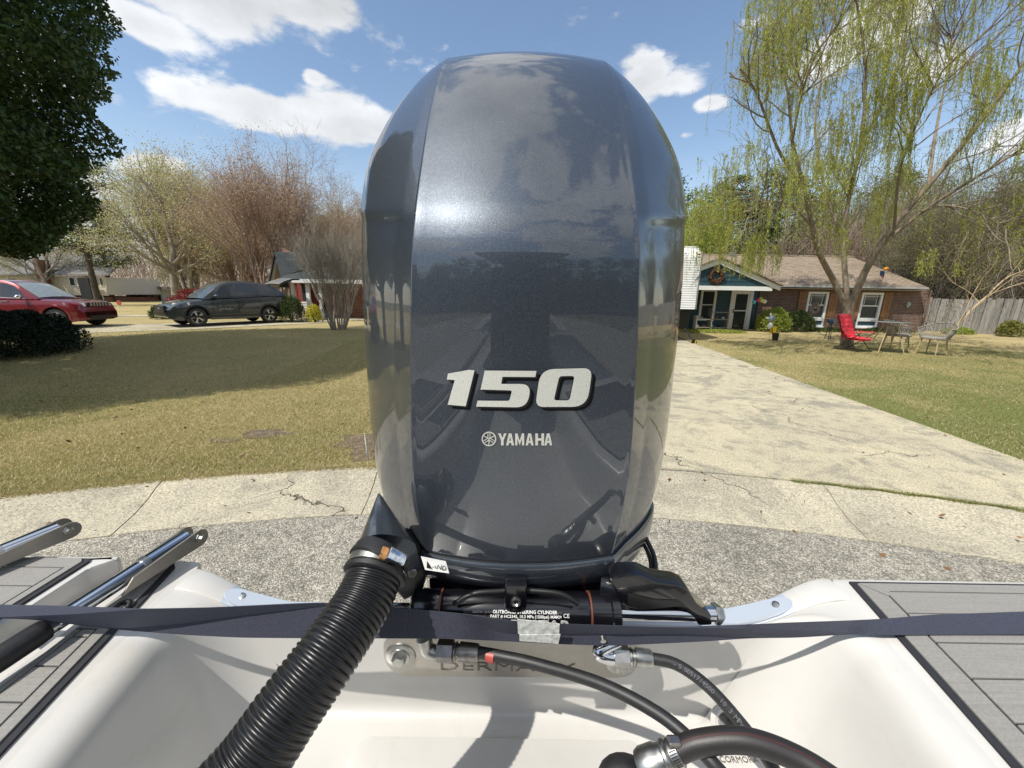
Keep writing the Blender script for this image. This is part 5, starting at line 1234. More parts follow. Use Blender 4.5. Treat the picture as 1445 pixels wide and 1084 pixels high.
MB().prism([(6.90, 14.495, .15), (6.93, 14.495, .15), (6.96, 14.495, .27), (6.93, 14.495, .28)], (0, .15, 0)).build('yellow_edge', MT.setdefault('yellow', simple('yellow_plastic', (.70, .50, .02), .4)), ch)

# ================================================================ RIGHT-HAND HOUSE
HY = 20.5; HZ = .20
h = thing('brick_house', (15, 22, HZ), 'single storey brick house with tan shingle roof and teal porch gable across the lawn', 'house')
def wall_panel(x0, x1, z0, z1, name='wall', mat='brick', y=HY, t=.2): return MB().bbox((x0, y, z0), (x1, y + t, z1)).build(name, mat, h)
EZ = 2.46
# openings: door recess and two windows
ops = [(PY(1134, 450, HY).x, PY(1163, 450, HY).x), (PY(1209, 450, HY).x, PY(1239, 450, HY).x)]
wz0, wz1 = .42, 2.20; xR = PY(1304, 440, HY).x; xP = PY(1098, 440, HY).x; xD0, xD1 = PY(1029, 440, HY).x, PY(1060, 440, HY).x
segx = [xP, ops[0][0], ops[0][1], ops[1][0], ops[1][1], xR]
for a, b in ((0, 1), (2, 3), (4, 5)): wall_panel(segx[a], segx[b], 0, EZ)
for a, b in ops: wall_panel(a, b, 0, wz0); wall_panel(a, b, wz1, EZ)
MB().bbox((xR - .2, HY + .2, 0), (xR, HY + 7.5, EZ)).build('wall', 'brick', h)
# porch back wall (teal) with door and window
wall_panel(6.5, PY(989, 440, HY).x, 0, EZ, 'wall', 'teal', HY + .05); wall_panel(PY(1006, 440, HY).x, xD0, 0, EZ, 'wall', 'teal', HY + .05); wall_panel(xD1, PY(1068, 440, HY).x, 0, EZ, 'wall', 'teal', HY + .05); wall_panel(PY(1068, 440, HY).x, xP, 0, EZ, 'wall', 'brick', HY)
wall_panel(xD0, xD1, 2.27, EZ, 'wall', 'teal', HY + .05); wall_panel(PY(989, 440, HY).x, PY(1006, 440, HY).x, 0, EZ, 'wall', 'teal', HY + .12)
def frame(x0, x1, z0, z1, w, y, nm, mat, par, d=.06):
    m_ = MB(); m_.bbox((x0, y, z0), (x0 + w, y + d, z1)); m_.bbox((x1 - w, y, z0), (x1, y + d, z1)); m_.bbox((x0 + w, y, z1 - w), (x1 - w, y + d, z1)); m_.bbox((x0 + w, y, z0), (x1 - w, y + d, z0 + w)); return m_.build(nm, mat, par)
for i, (a, b) in enumerate(ops):
    w = MB().bbox((a + .1, HY + .09, wz0 + .05), (b - .1, HY + .12, wz1 - .08)).build('window', 'curtain', h)
    frame(a, b, .78, wz1, .115, HY - .02, 'frame', 'white', w, .12); frame(a, b, wz0, .80, .08, HY - .015, 'frame', 'white', w, .1)
    MB().bbox((a + .08, HY + .03, wz0 + .08), (b - .08, HY + .07, .78)).build('lower_panel', 'teal', w)
    zm = 1.52
    MB().bbox((a + .115, HY + .03, zm - .03), (b - .115, HY + .07, zm + .03)).build('meeting_rail', 'white', w)
    for z0, z1 in ((.895, zm - .03), (zm + .03, wz1 - .115)): MB().bbox((a + .12, HY + .065, z0), (b - .12, HY + .072, z1)).build('pane', 'glass', w)
    for xx in (a + .25, b - .25): MB().bbox((xx - .01, HY + .05, zm + .03), (xx + .01, HY + .064, wz1 - .115)).build('muntin', 'white', w)
    MB().bbox((a + .12, HY + .05, 2.00 - .01), (b - .12, HY + .064, 2.0 + .01)).build('muntin', 'white', w)
    MB().bbox((a - .05, HY - .06, .36), (b + .05, HY + .0, .42)).build('sill', 'white', w)
    for sx0, sx1 in ((a - .47, a - .04), (b + .04, b + .47)):
        sh = MB().bbox((sx0, HY - .025, .80), (sx1, HY - .003, 2.22)).build('shutter', 'shutter', h)
        for k in range(3): q_ = (sx1 - sx0) / 3; MB().bbox((sx0 + k * q_ + .008, HY - .045, .80), (sx0 + (k + 1) * q_ - .008, HY - .026, 2.22)).build('board', 'shutter', sh)
        for z in (1.0, 2.0): MB().bbox((sx0, HY - .062, z - .05), (sx1, HY - .046, z + .05)).build('batten', 'shutter', sh)
# door
d_ = MB().bbox((xD0, HY + .08, .03), (xD1, HY + .12, 2.25)).build('door', 'white', h)
frame(xD0, xD1, 0, 2.27, .16, HY - .0, 'frame', 'white', d_, .08)
frame(xD0 + .16, xD1 - .16, .06, 2.12, .10, HY + .02, 'storm_door_frame', 'white', d_, .05)
MB().bbox((xD0 + .26, HY + .035, 1.14), (xD1 - .26, HY + .055, 1.20)).build('storm_door_rail', 'white', d_)
for z0, z1 in ((.16, 1.14), (1.20, 2.02)): MB().bbox((xD0 + .26, HY + .05, z0), (xD1 - .26, HY + .058, z1)).build('pane', 'glass', d_)
MB().bbox((xD0 + .19, HY - .02, 1.05), (xD0 + .22, HY + .02, 1.25)).build('handle', 'black', d_)
a, b = PY(989, 440, HY).x, PY(1006, 440, HY).x
w = MB().bbox((a, HY + .06, .7), (b, HY + .1, 2.2)).build('window', 'glass', h); frame(a - .1, b + .1, .62, 2.25, .12, HY + .0, 'frame', 'white', w, .06)
MB().bbox((a, HY + .03, 1.42), (b, HY + .06, 1.47)).build('meeting_rail', 'white', w)
MB().bbox((6.5, HY - 1.9, 0), (xP - .3, HY, .10)).build('porch_floor', 'concrete', h)
# roof: main plane, gable
ry = HY + 4.4; rz_ = PY(1100, 358, ry).z - HZ; e0 = HY - .45; xe = xR + .22; xrg = PY(1257, 358, ry).x
xe2 = PY(1309, 404, e0).x
mb = MB(); mb.add([(3, e0, EZ), (xe2, e0, EZ), (xe2, ry, rz_), (3, ry, rz_), (3, e0, EZ + .05), (xe2, e0, EZ + .05), (xe2, ry, rz_ + .05), (3, ry, rz_ + .05)], [(0, 1, 2, 3), (7, 6, 5, 4), (0, 4, 5, 1), (1, 5, 6, 2)])
mb.add([(3, ry, rz_ + .05), (xe2, ry, rz_ + .05), (xe2, ry + 4.8, EZ), (3, ry + 4.8, EZ)], [(0, 1, 2, 3)])
rf = mb.build('roof', 'shingle', h, fix=False)
MB().tube([(3, ry, rz_ + .06), (xe2, ry, rz_ + .06)], .07, 6).build('ridge_cap', 'shingle', rf)
MB().add([(xR - .01, HY + .1, EZ - .02), (xR - .01, HY + 7.5, EZ - .02), (xR - .01, ry, rz_ - .05)], [(0, 1, 2)]).build('gable_end', 'brick', h, fix=False)
MB().bbox((xP - .9, e0 - .10, EZ - .07), (xe2, e0 - .001, EZ + .025)).build('gutter', 'gutter_grey', h, bevel=.02)
MB().bbox((xP - .9, e0, EZ - .14), (xe2, HY - .002, EZ - .11)).build('soffit', 'soffit', h)
MB().tube([(xR + .02, HY - .08, EZ - .1), (xR + .02, HY - .08, .05)], .04, 8).build('downspout', 'brick', h)
# porch gable
gy = HY - 2.0; gA = PY(1015, 365, gy); gR = PY(1100, 404, gy); gL = Vector((2 * gA.x - gR.x, gy, gR.z)); zA, zE = gA.z - 0, gR.z
mb = MB().prism([(gL.x + .5, gy, zE - .02), (gR.x - .45, gy, zE - .02), (gA.x, gy, zA - .18)], (0, .1, 0)); gb = mb.build('porch_gable', 'teal', h)
for k in range(1, 6):
    z = zE + (zA - zE) * k / 6.2; hwk = (gR.x - gA.x) * (1 - (z - zE) / (zA - zE)) - .35
    if hwk > .1: MB().bbox((gA.x - hwk, gy - .014, z - .012), (gA.x + hwk, gy - .001, z + .012)).build('lap_board_edge', 'teal', gb)
MB().bbox((gL.x + .2, gy - .06, zE - .22), (gR.x - .35, gy + .1, zE - .03)).build('porch_beam', 'white', h)
for sgn, Q_ in ((1, gR), (-1, gL)):
    d = (Q_ - gA).normalized(); nv = Vector((-d.z * sgn, 0, d.x * sgn))
    MB().prism([gA + Vector((0, -.10, 0)), Q_ + Vector((0, -.10, 0)), Q_ + Vector((-.42 * sgn if 0 else 0, -.10, -.20)), gA + Vector((0, -.10, -.24))], (0, .09, 0)).build('rake_board', 'white', h)
    MB().add([gA + Vector((0, -.22, .02)), Q_ + Vector((.05 * sgn, -.22, .0)), Q_ + Vector((.05 * sgn, 3.2, 0)), gA + Vector((0, 4.2, .02)), gA + Vector((0, -.22, .07)), Q_ + Vector((.05 * sgn, -.22, .05)), Q_ + Vector((.05 * sgn, 3.2, .05)), gA + Vector((0, 4.2, .07))], [(0, 1, 2, 3), (4, 5, 6, 7), (0, 1, 5, 4)]).build('porch_roof', 'shingle', h, fix=False)
MB().bbox((gL.x, gy + .1, zE - .05), (gR.x - .4, HY, zE - .02)).build('porch_ceiling', 'soffit', h)
MB().bbox((13.2, HY + 4.0, rz_ - .5), (13.5, HY + 4.3, rz_ + .22)).build('vent_pipe', 'shingle_grey', h)
# things on and by the house
wr_ = thing('wreath', PY(1011, 390, gy), 'round orange and brown wreath hung on the teal porch gable', 'wreath')
c0 = PY(1011, 390, gy - .05); cen = [(c0.x + (.27 + rng.normal(0, .05)) * math.cos(a), c0.y + rng.normal(0, .03), c0.z + (.27 + rng.normal(0, .05)) * math.sin(a)) for a in rng.uniform(0, 2 * PI, 900)]
leaves('twigs', cen, .09, MT.setdefault('rust_leaf', leafmat('dried_orange_leaves', [(.24, .07, .03), (.16, .06, .03), (.30, .13, .05), (.09, .05, .03)], .2)), wr_)
MB().tube([c0 + Vector((.27 * math.cos(a), 0, .27 * math.sin(a))) for a in np.linspace(0, 2 * PI, 25)], .05, 6).build('ring', 'bark_dark', wr_)
o_ = thing('wall_ornament', PY(1282, 430, HY), 'pale green oval ornament on the brick wall right of the second window', 'wall ornament')
MB().ball(PY(1282, 430, HY - .03), .16, 8, (.75, .2, 1)).build('disc', MT.setdefault('verdigris', simple('verdigris', (.30, .38, .36), .6, var=.4, scale=10)), o_, smooth=60)
mo = thing('metal_flower', PY(1150, 435, HY - .7), 'rusty metal sunburst flower on a stake before the first window', 'garden ornament')
c0 = PY(1150, 435, HY - .7)
for k in range(16):
    a = 2 * PI * k / 16; d = Vector((math.cos(a), 0, math.sin(a))); q = Vector((-d.z, 0, d.x)); MB().prism([c0 + d * .06, c0 + d * .22 + q * .045, c0 + d * .36, c0 + d * .22 - q * .045], (0, .01, 0)).build('petal', 'bark_dark', mo)
MB().ball(c0, .07, 6).build('centre', 'bark_dark', mo, smooth=60); MB().tube([c0 + Vector((0, .02, 0)), Vector((c0.x, c0.y, .2))], .012, 6).build('stake', 'black', mo)
gg = thing('gazing_globe', PY(1173, 455, 16.5), 'dark blue gazing globe on a black stand beside the willow trunk', 'garden ornament')
c0 = PY(1173, 454, 16.5); MB().ball(c0, .14, 12).build('globe', MT.setdefault('blue_glass', simple('blue_glass', (.01, .03, .09), .05, coat=1.)), gg, smooth=60)
for a in (0, 2.1, 4.2): MB().tube([c0 + Vector((.05 * math.cos(a), .05 * math.sin(a), -.12)), Vector((c0.x + .12 * math.cos(a), c0.y + .12 * math.sin(a), .17))], .014, 6).build('leg', 'black', gg)
lights = [(1064, 426, (.10, .45, .55), 'turquoise'), (1069.8, 423.6, (.60, .03, .25), 'magenta'), (1073, 422, (.30, .50, .06), 'green'), (1075.4, 424.2, (.65, .62, .08), 'yellow'), (1079, 425.5, (.7, .7, .68), 'white')]
for u, v, c, nm in lights:
    o = MB().ball(PY(u, v, 18.8), .085, 8, (1, 1, 1.15)).build('paper_lantern', simple(nm + '_lantern', c, .5, var=.05), None, smooth=60)
    tag(o, nm + ' little lantern of the string hanging right of the porch door', 'lantern')
# shelves, planters and figures by the porch
for k, (u, w_) in enumerate(((991, .75), (1012, .85))):
    t_ = thing('plant_stand', PY(u, 455, HY - 1.0), ('low white plant stand in front of the porch window, nearest the trailer', 'dark wooden plant shelf on the porch between window and door')[k], 'plant stand')
    x = PY(u, 455, HY - 1.0).x
    for z in (.35, .75, 1.1)[:2 + k]: MB().bbox((x - w_ / 2, HY - 1.2, z), (x + w_ / 2, HY - .85, z + .03)).build('shelf', 'fence' if k else 'white', t_)
    for dx in (-w_ / 2, w_ / 2): MB().bbox((x + dx - .02, HY - 1.2, .3), (x + dx + .02, HY - .85, (.95, 1.3)[k])).build('side', 'fence' if k else 'white', t_)
    for j in range(4):
        p = MB().lathe([(0, .05), (.10, .07), (.105, .06)], (x - .25 + j * .17, HY - 1.03, .38 + .4 * (j % 2)), (0, 0, 1), 10).build('plant_pot', ('white', 'verdigris', 'brick2', 'black')[(j + k) % 4], None, smooth=50)
        tag(p, (('white', 'grey-green', 'terracotta', 'black')[(j + k) % 4]) + ' plant pot on the ' + ('white plant stand by the porch window' if k == 0 else 'dark shelf between porch window and door'), 'plant pot', 'pots on the porch stands')
gf = thing('garden_figure', PY(1090, 470, 16), 'small white and yellow bird figure with grey-blue ball on a black pot', 'garden figure')
gp0 = PY(1092, 475, 15.6); Y_g = 15.6
MB().lathe([(0, .10), (.28, .12), (.29, .10)], PY(1093.5, 480, Y_g), (0, 0, 1), 14).build('pot', 'black', gf, smooth=40)
MB().bbox(PY(1089, 470.5, Y_g) + Vector((0, 0, 0)), PY(1097, 461, Y_g) + Vector((0, .15, 0))).build('yellow_box', 'yellow', gf, bevel=.02)
MB().ball(PY(1086.5, 460, Y_g), .11, 8, (.8, .8, 1.2)).build('white_bird', 'white', gf, smooth=60)
MB().ball(PY(1089, 449.5, Y_g), .12, 10).build('ball', MT.setdefault('blue_grey', simple('blue_grey_ceramic', (.20, .28, .36), .2)), gf, smooth=60)
MB().ball(PY(1083.5, 449, Y_g), .06, 6, (1.6, 1, .5)).build('white_wing', 'white', gf, smooth=60); MB().ball(PY(1087.5, 444, Y_g), .05, 6, (.6, .6, 1.4)).build('white_head', 'white', gf, smooth=60)
MB().tube([PY(1089, 450, Y_g), PY(1090, 478, Y_g)], .012, 6).build('stake', 'black', gf)
wsp = thing('wind_spinner', PY(1248, 380, 13.2), 'orange and blue wind spinner hanging from a willow limb against the roof', 'wind spinner')
MB().ball(PY(1250.5, 379.5, 13.2), .072, 10, (1.1, .8, .85)).build('orange_ball', simple('orange_cloth', (.75, .28, .03), .6), wsp, smooth=60)
MB().prism([PY(*q, 13.2) for q in ((1244, 382), (1249, 383), (1248, 391), (1243, 389))], (0, .05, 0)).build('blue_body', 'blue_glass', wsp, bevel=.01)
MB().prism([PY(*q, 13.2) for q in ((1245, 389), (1247, 389), (1247, 393), (1245, 392))], (0, .03, 0)).build('red_tail', 'redtape', wsp)
MB().tube([PY(1247, 374, 13.2), PY(1251, 379, 13.2)], .02, 6).build('black_bow', 'black', wsp)
MB().tube([PY(1248, 374, 13.2), PY(1252, 300, 13.2)], .004, 4).build('cord', 'black', wsp)
# fence of weathered boards
fn = thing('board_fence', (24, 19, .2), 'weathered grey upright board fence on the right behind the willow', 'fence')
p0, p1 = Vector((22.2, 21.4)), Vector((26.6, 17.6)); dF = (p1 - p0).normalized(); Lf = (p1 - p0).length + 4; angF = math.atan2(dF.y, dF.x); fr = random.Random(8); s_ = 0
while s_ < Lf:
    w_ = fr.uniform(.135, .155); c = p0 + dF * (s_ + w_ / 2); hh = 1.78 + fr.uniform(-.05, .05); tl = fr.uniform(-.012, .012)
    x0, z0 = -w_ / 2 + .004, 0
    b_ = MB(); R_ = Matrix.Rotation(angF, 3, 'Z') @ Matrix.Rotation(tl, 3, 'Y')
    P_ = [(-w_ / 2 + .004, 0), (w_ / 2 - .004, 0), (w_ / 2 - .004, hh - .04), (w_ / 2 - .035, hh), (-w_ / 2 + .035, hh), (-w_ / 2 + .004, hh - .04)]
    b_.prism([Vector((c.x, c.y, .2)) + R_ @ Vector((x, fr.uniform(0, .004), z)) for x, z in P_], R_ @ Vector((0, .018, 0))); b_.build('fence_board', 'fence', fn); s_ += w_
for z in (.5, 1.5):
    MB().box(((p0 + dF * Lf / 2).x, (p0 + dF * Lf / 2).y, z) , (Lf, .04, .09), rz=angF).build('fence_rail', 'fence', fn)
fn.children[-1].location = fn.children[-2].location = (.05, .06, 0)
tp = MB().bbox((25.05, 18.35, .2), (25.5, 18.5, .33)).build('garden_pot', 'redcloth', None, bevel=.02); tag(tp, 'red trough on the ground at the foot of the board fence', 'trough')

# ================================================================ LAWN FURNITURE
def rot_h(pts, c, a): R_ = Matrix.Rotation(a, 3, 'Z'); return [R_ @ Vector(p) + Vector(c) for p in pts]
gz = .135
rc = thing('camp_chair', (12.35, 13.6, gz), 'red padded folding camp chair standing in front of the willow trunk', 'chair')
rc0 = PY(1200, 488, 13.2); base_c = (rc0.x + .12, 13.4, gz); ca = math.radians(16)
def rcm(fn, name, mat, **k):
    m = MB(); fn(m); m.v = [tuple(p) for p in rot_h(m.v, base_c, ca)]; return m.build(name, mat, rc, **k)
def quilt(m, o, ux, uy, w, hgt, nz_, nx_, th):
    o, ux, uy = Vector(o), Vector(ux), Vector(uy); nn = ux.cross(uy); r1, r2 = [], []
    rows = []
    for j in range(nz_ * 4 + 1):
        row = []
        for i in range(nx_ * 4 + 1):
            b = abs(math.sin(PI * i / 4)) * abs(math.sin(PI * j / 4)); row.append(o + ux * (w * i / (nx_ * 4)) + uy * (hgt * j / (nz_ * 4)) + nn * (th * (.35 + b)))
        rows.append(row)
    m.loft(rows); m.loft([[p - nn * th * 1.6 for p in r_] for r_ in rows])
rcm(lambda m: quilt(m, (-.27, .0, .42), (1, 0, 0), (0, .36, .93), .54, .78, 5, 3, .034), 'backrest', 'redcloth', smooth=50, fix=False)
rcm(lambda m: quilt(m, (-.27, -.50, .40), (1, 0, 0), (0, 1, .04), .54, .52, 3, 3, .034), 'seat', 'redcloth', smooth=50, fix=False)
for s in (-1, 1):
    rcm(lambda m: m.bbox((s * .30 - .03, -.48, .60), (s * .30 + .03, -.02, .625)), 'armrest', 'redcloth', bevel=.008)
    rcm(lambda m: m.tube([(s * .29, -.50, 0), (s * .29, .05, .62), (s * .29, .30, 1.10)], .012, 6), 'frame_tube', 'black'); rcm(lambda m: m.tube([(s * .29, .22, 0), (s * .29, -.48, .60)], .012, 6), 'frame_tube', 'black')
    rcm(lambda m: m.tube([(s * .29, -.52, .03), (s * .29, .24, .03)], .010, 6), 'foot_rail', 'black')
rcm(lambda m: m.bbox((.10, .02, .30), (.26, .06, .52)), 'side_pouch', 'redcloth', bevel=.02)
for y in (-.5, .22): rcm(lambda m: m.tube([(-.29, y, .02), (.29, y, .02)], .010, 6), 'cross_tube', 'black')
def rope_chair(cx, cy, a, label):
    r = thing('rope_chair', (cx, cy, gz), label, 'chair', 'rope chairs round the little table')
    def put(fn, name, mat, **k): m = MB(); fn(m); m.v = [tuple(p) for p in rot_h(m.v, (cx, cy, gz), a)]; return m.build(name, mat, r, **k)
    put(lambda m: m.lathe([(0, .27), (.015, .29), (.05, .29), (.07, .26)], (0, 0, .46), (0, 0, 1), 24), 'seat', 'rope', smooth=40)
    th = np.linspace(math.radians(-20), math.radians(200), 34)
    top = lambda t: Vector((.37 * math.cos(t), .34 * math.sin(t), .76 + .16 * max(0, math.sin(t))**1.2)); bot = lambda t: Vector((.28 * math.cos(t), .27 * math.sin(t), .50))
    put(lambda m: m.tube([top(t) for t in th], .016, 8), 'top_rail', 'rope', smooth=60)
    for t in th[::1]: put(lambda m: m.tube([bot(t), bot(t).lerp(top(t), .5) + Vector((.02 * math.cos(t), .02 * math.sin(t), 0)), top(t)], .0085, 5), 'rope_strand', 'rope')
    for k in range(4):
        t = PI / 4 + PI / 2 * k; put(lambda m: m.tube([(.24 * math.cos(t), .24 * math.sin(t), .48), (.31 * math.cos(t), .31 * math.sin(t), 0)], [.020, .013], 8), 'leg', 'hide_wood', smooth=60)
q = PY(1278, 496, 12.9); rope_chair(q.x, 13.3, math.radians(20), 'grey rope tub chair behind the little table, left of the pair')
q = PY(1318, 499, 12.4); rope_chair(q.x, 12.5, math.radians(-75), 'grey rope tub chair at the right of the little table, turned sideways')
for o in list(bpy.data.objects):
    if o.name.startswith('rope_chair'): o.scale = (1.2, 1.2, 1.12)
rc.scale = (1.1, 1.1, 1.06)
tb = thing('side_table', (13.0, 12.6, gz), 'thin topped garden table with splayed tan legs between the red and rope chairs', 'table')
q = PY(1258, 455, 12.9)
MB().lathe([(0, .50), (.012, .51), (.018, .53), (.022, .52)], (q.x, q.y, q.z), (0, 0, 1), 40).build('tabletop', 'curtain', tb, smooth=40)
for k in range(4):
    t = .5 + PI / 2 * k; MB().tube([(q.x + .14 * math.cos(t), q.y + .14 * math.sin(t), q.z), (q.x + .50 * math.cos(t), q.y + .50 * math.sin(t), gz)], [.020, .014], 8).build('leg', 'hide_wood', tb, smooth=60)

# ================================================================ TREES AND PLANTS
def crown_pts(n, c, r, fill=.55, sq=(1, 1, 1), lob=6, seed=0, lobr=(.35, .6)):
    """leaf places spread through overlapping lobes, denser towards the skin"""
    g = np.random.default_rng(seed); L = g.normal(size=(lob, 3)); L /= np.linalg.norm(L, axis=1, keepdims=True); L *= g.uniform(.35, .8, (lob, 1)); rr = g.uniform(*lobr, lob)
    i = g.integers(0, lob, n); d = g.normal(size=(n, 3)); d /= np.linalg.norm(d, axis=1, keepdims=True)
    q = L[i] + d * rr[i][:, None] * (g.random(n)[:, None]**(1 / 3 * (1 - fill) + .12))
    return q * np.array(r) * np.array(sq) + np.array(c)
def cluster(tips, per, rad, seed=0):
    g = np.random.default_rng(seed); t = np.array([a for a, b in tips]); i = np.repeat(np.arange(len(t)), per); return t[i] + g.normal(0, rad, (len(i), 3))
# big evergreen on the left: broad dark crown, trunk out of sight at the left
mg = thing('evergreen_tree', (-12.4, 6.7, .15), 'big dense dark evergreen tree with broad leaves filling the left edge', 'tree')
sg, tp_ = [], []; rn = random.Random(21)
grow((-12.4, 6.7, .1), (0, 0, 1), 2.6, .26, 0, [dict(levels=4, n=7, len=.95, ang=62, up=.04, wob=.05, k=6, taper=.8, **{'from': .55}), dict(n=5, len=.72, ang=45, up=.10, wob=.12, k=6), dict(n=5, len=.68, ang=42, up=.08, wob=.15, k=5), dict(n=3, len=.6, ang=40, up=.05, wob=.2, k=4), dict(n=0, len=.5, ang=40, k=3)], sg, tp_, rn)
# leaders that carry the tall crown
for k in range(5):
    grow((-12.4, 6.7, 2.6), (rn.uniform(-.4, .4), rn.uniform(-.4, .4), 1), 5.2, .17, 1, [dict(levels=4, n=7, len=.5, ang=60, k=8), dict(n=9, len=.48, ang=58, up=.03, wob=.06, k=8), dict(n=5, len=.62, ang=45, up=.05, wob=.14, k=5), dict(n=4, len=.6, ang=42, up=0, wob=.2, k=4), dict(n=0, len=.5, ang=40, k=3)], sg, tp_, rn)
sg = [q for q in sg if (math.hypot(q[1][0] + 12.4, q[1][1] - 6.7) < (4.1 if q[1][2] < 9 else 3.5 - (q[1][2] - 9) * .45)) and not (q[1][2] < 3.3 and q[2] < .05)]
segs_mesh('trunk', sg, 'bark_dark', mg)
g = np.random.default_rng(5); env = []
for k in range(300000):
    pass
    break
cz = g.uniform(3.0, 14.5, 520000); ang = g.uniform(0, 2 * PI, 520000)
prof_r = cubic(cz, [2.8, 3.5, 4.3, 5.5, 7.5, 10, 12.5, 14.5], [2.4, 3.5, 3.95, 4.3, 4.85, 4.8, 3.7, .8])
lump = .96 + .03 * np.sin(ang * 5 + cz * 1.9) + .035 * np.sin(ang * 9 - cz * 3.1) + .04 * np.sin(ang * 3 + cz * 4.3)
rad_ = prof_r * lump * (g.random(520000)**.20)
P_ = np.stack([-12.4 + rad_ * np.cos(ang), 6.7 + rad_ * np.sin(ang), cz + .25 * np.sin(ang * 7) - .12 * rad_], 1)
# open holes: drop clumps where a 3-D wave is low
hole = np.sin(P_[:, 0] * 2.3 + 1.2 * np.sin(P_[:, 2] * 1.9)) + np.sin(P_[:, 2] * 2.9 + P_[:, 1] * 1.7) + np.sin(P_[:, 1] * 2.1 - P_[:, 0] * 1.3)
keep = (hole > -1.35) & ((P_[:, 0] > -12.4) | (g.random(len(P_)) < .55)); P_ = P_[keep][:270000]
leaves('crown', P_, .108, 'l_magnolia', mg, aspect=.5)
# yew bush, dark, in the tree's shade
def bush(name, label, c, r, hgt, n, size, mat, seed=0, cat='shrub', group=None, flatb=True, stems=True):
    t_ = thing(name, c, label, cat, group); g = np.random.default_rng(seed)
    d = g.normal(size=(n, 3)); d /= np.linalg.norm(d, axis=1, keepdims=True); d[:, 2] = np.abs(d[:, 2])
    lump = 1 + .07 * np.sin(d[:, 0] * 9 + d[:, 2] * 7) + .06 * np.sin(d[:, 1] * 13 - d[:, 2] * 9)
    q = d * (g.random((n, 1))**.18) * lump[:, None]; z = np.sign(q[:, 2]) * np.abs(q[:, 2])**(.62 if flatb else 1)
    P_ = np.stack([q[:, 0] * r[0] * (1 + .0 * z), q[:, 1] * r[1], z * hgt + .02], 1) + np.array(c)
    leaves('foliage', P_, size, mat, t_)
    if stems:
        sg = []; rn = random.Random(seed)
        for k in range(8): a = rn.uniform(0, 2 * PI); sg.append(((c[0], c[1], c[2]), (c[0] + r[0] * .6 * math.cos(a), c[1] + r[1] * .6 * math.sin(a), c[2] + hgt * .7), .025, .01))
        segs_mesh('stem', sg, 'bark_dark', t_)
    return t_
zr = lambda x, y: float(rise(x, y))
bush('round_bush', 'large dark clipped bush at the left edge before the red car', (-12.35, 9.3, zr(-12.3, 9.3)), (1.35, 1.2), 1.02, 40000, .055, 'l_yew', 3)
bush('clipped_shrub', 'small round dark green shrub at the nose of the dark grey car', (-16.9, 18.6, zr(-16.9, 18.6)), (.45, .45), .62, 3500, .07, 'l_box', 4)
bush('red_shrub', 'crimson-leaved shrub behind the bonnet of the dark grey car', (-15.6, 19.8, zr(-15.6, 19.8)), (1.9, .9), 1.45, 9000, .09, 'l_red', 5)
bush('boxwood_shrub', 'dark squared boxwood shrub beside the tail of the dark grey car', (-10.25, 17.9, .42), (.60, .6), 1.18, 9000, .05, 'l_box', 6)
bush('yellow_plant', 'yellow-green leafy plant at the foot of the porch column', (-9.25, 18.0, .42), (.35, .3), .80, 900, .10, 'l_yellow', 7)
bush('hedge', 'low green clipped hedge under the first window of the brick house', (14.3, 19.6, .2), (1.0, .45), 1.02, 9000, .07, 'l_box', 8)
bush('leafy_bush', 'loose yellow-green bush between the porch door and clipped hedge', (12.9, 19.2, .2), (.85, .5), 1.15, 3800, .08, 'l_spring', 9)
bush('ivy_clump', 'green ivy clump at the foot of the board fence', (24.1, 18.7, .2), (.55, .4), .75, 2200, .09, 'l_vine', 10)

for k, (x, y, w_, hh) in enumerate(((16.0, 19.7, 1.2, .22), (9.6, 18.3, 1.6, .16), (19.2, 19.8, 1.4, .28), (22.5, 19.5, .8, .35))):
    bush('border_plants', ('low green border plants below the first house window', 'low green border plants along the porch edge', 'low border plants below the second house window', 'low weeds where the brick wall meets the fence')[k], (x, y, .18), (w_, .35), hh, 1800, .07, 'l_spring' if k % 2 else 'l_box', 30 + k, cat='plants', stems=False)
# bare vase-shaped trees
def bare_tree(name, label, loc, seed, P, L, r, bark_='bark', lean=(0, 0, 1), nst=1, buds=None, spread=0, group=None, bud_n=3, bud_s=.05, bud_r=.12):
    t_ = thing(name, loc, label, 'tree', group); sg, tp_ = [], []; rn = random.Random(seed)
    for k in range(nst):
        a = 2 * PI * (k + rn.random() * .6) / max(nst, 1); d = Vector(lean) + Vector((math.cos(a), math.sin(a), 0)) * spread * rn.uniform(.5, 1.1)
        o = Vector(loc) + Vector((math.cos(a), math.sin(a), 0)) * (.08 * (nst > 1) * min(3, nst / 4))
        grow(o - Vector((0, 0, .05)), d, L * rn.uniform(.85, 1.1), r * rn.uniform(.75, 1.1), 0, P, sg, tp_, rn)
    segs_mesh('trunk', sg, bark_, t_)
    if buds: leaves('buds', cluster(tp_, bud_n, bud_r, seed), bud_s, buds, t_)
    return t_, len(sg)
twiggy = [dict(levels=4, n=4, len=.72, ang=26, up=.10, wob=.07, k=6, taper=.62, **{'from': .35}), dict(n=4, len=.72, ang=30, up=.06, wob=.09, k=6, taper=.5), dict(n=4, len=.66, ang=32, up=.05, wob=.12, k=5, taper=.5, rmin=.008), dict(n=4, len=.6, ang=34, up=.03, wob=.16, k=4, rmin=.006), dict(n=0, len=.5, ang=30, wob=.18, k=4, rmin=.006)]
cnt = 0
def T(*a, **k):
    global cnt
    o, c = bare_tree(*a, **k); cnt += c; return o
tA = T('bare_tree', 'large bare reddish vase-shaped tree behind the dark grey car', (-15.2, 25.0, .4), 31, twiggy, 3.5, .13, 'bark_red', nst=9, spread=.62, buds='l_redbud', bud_n=2, bud_s=.075, bud_r=.22)
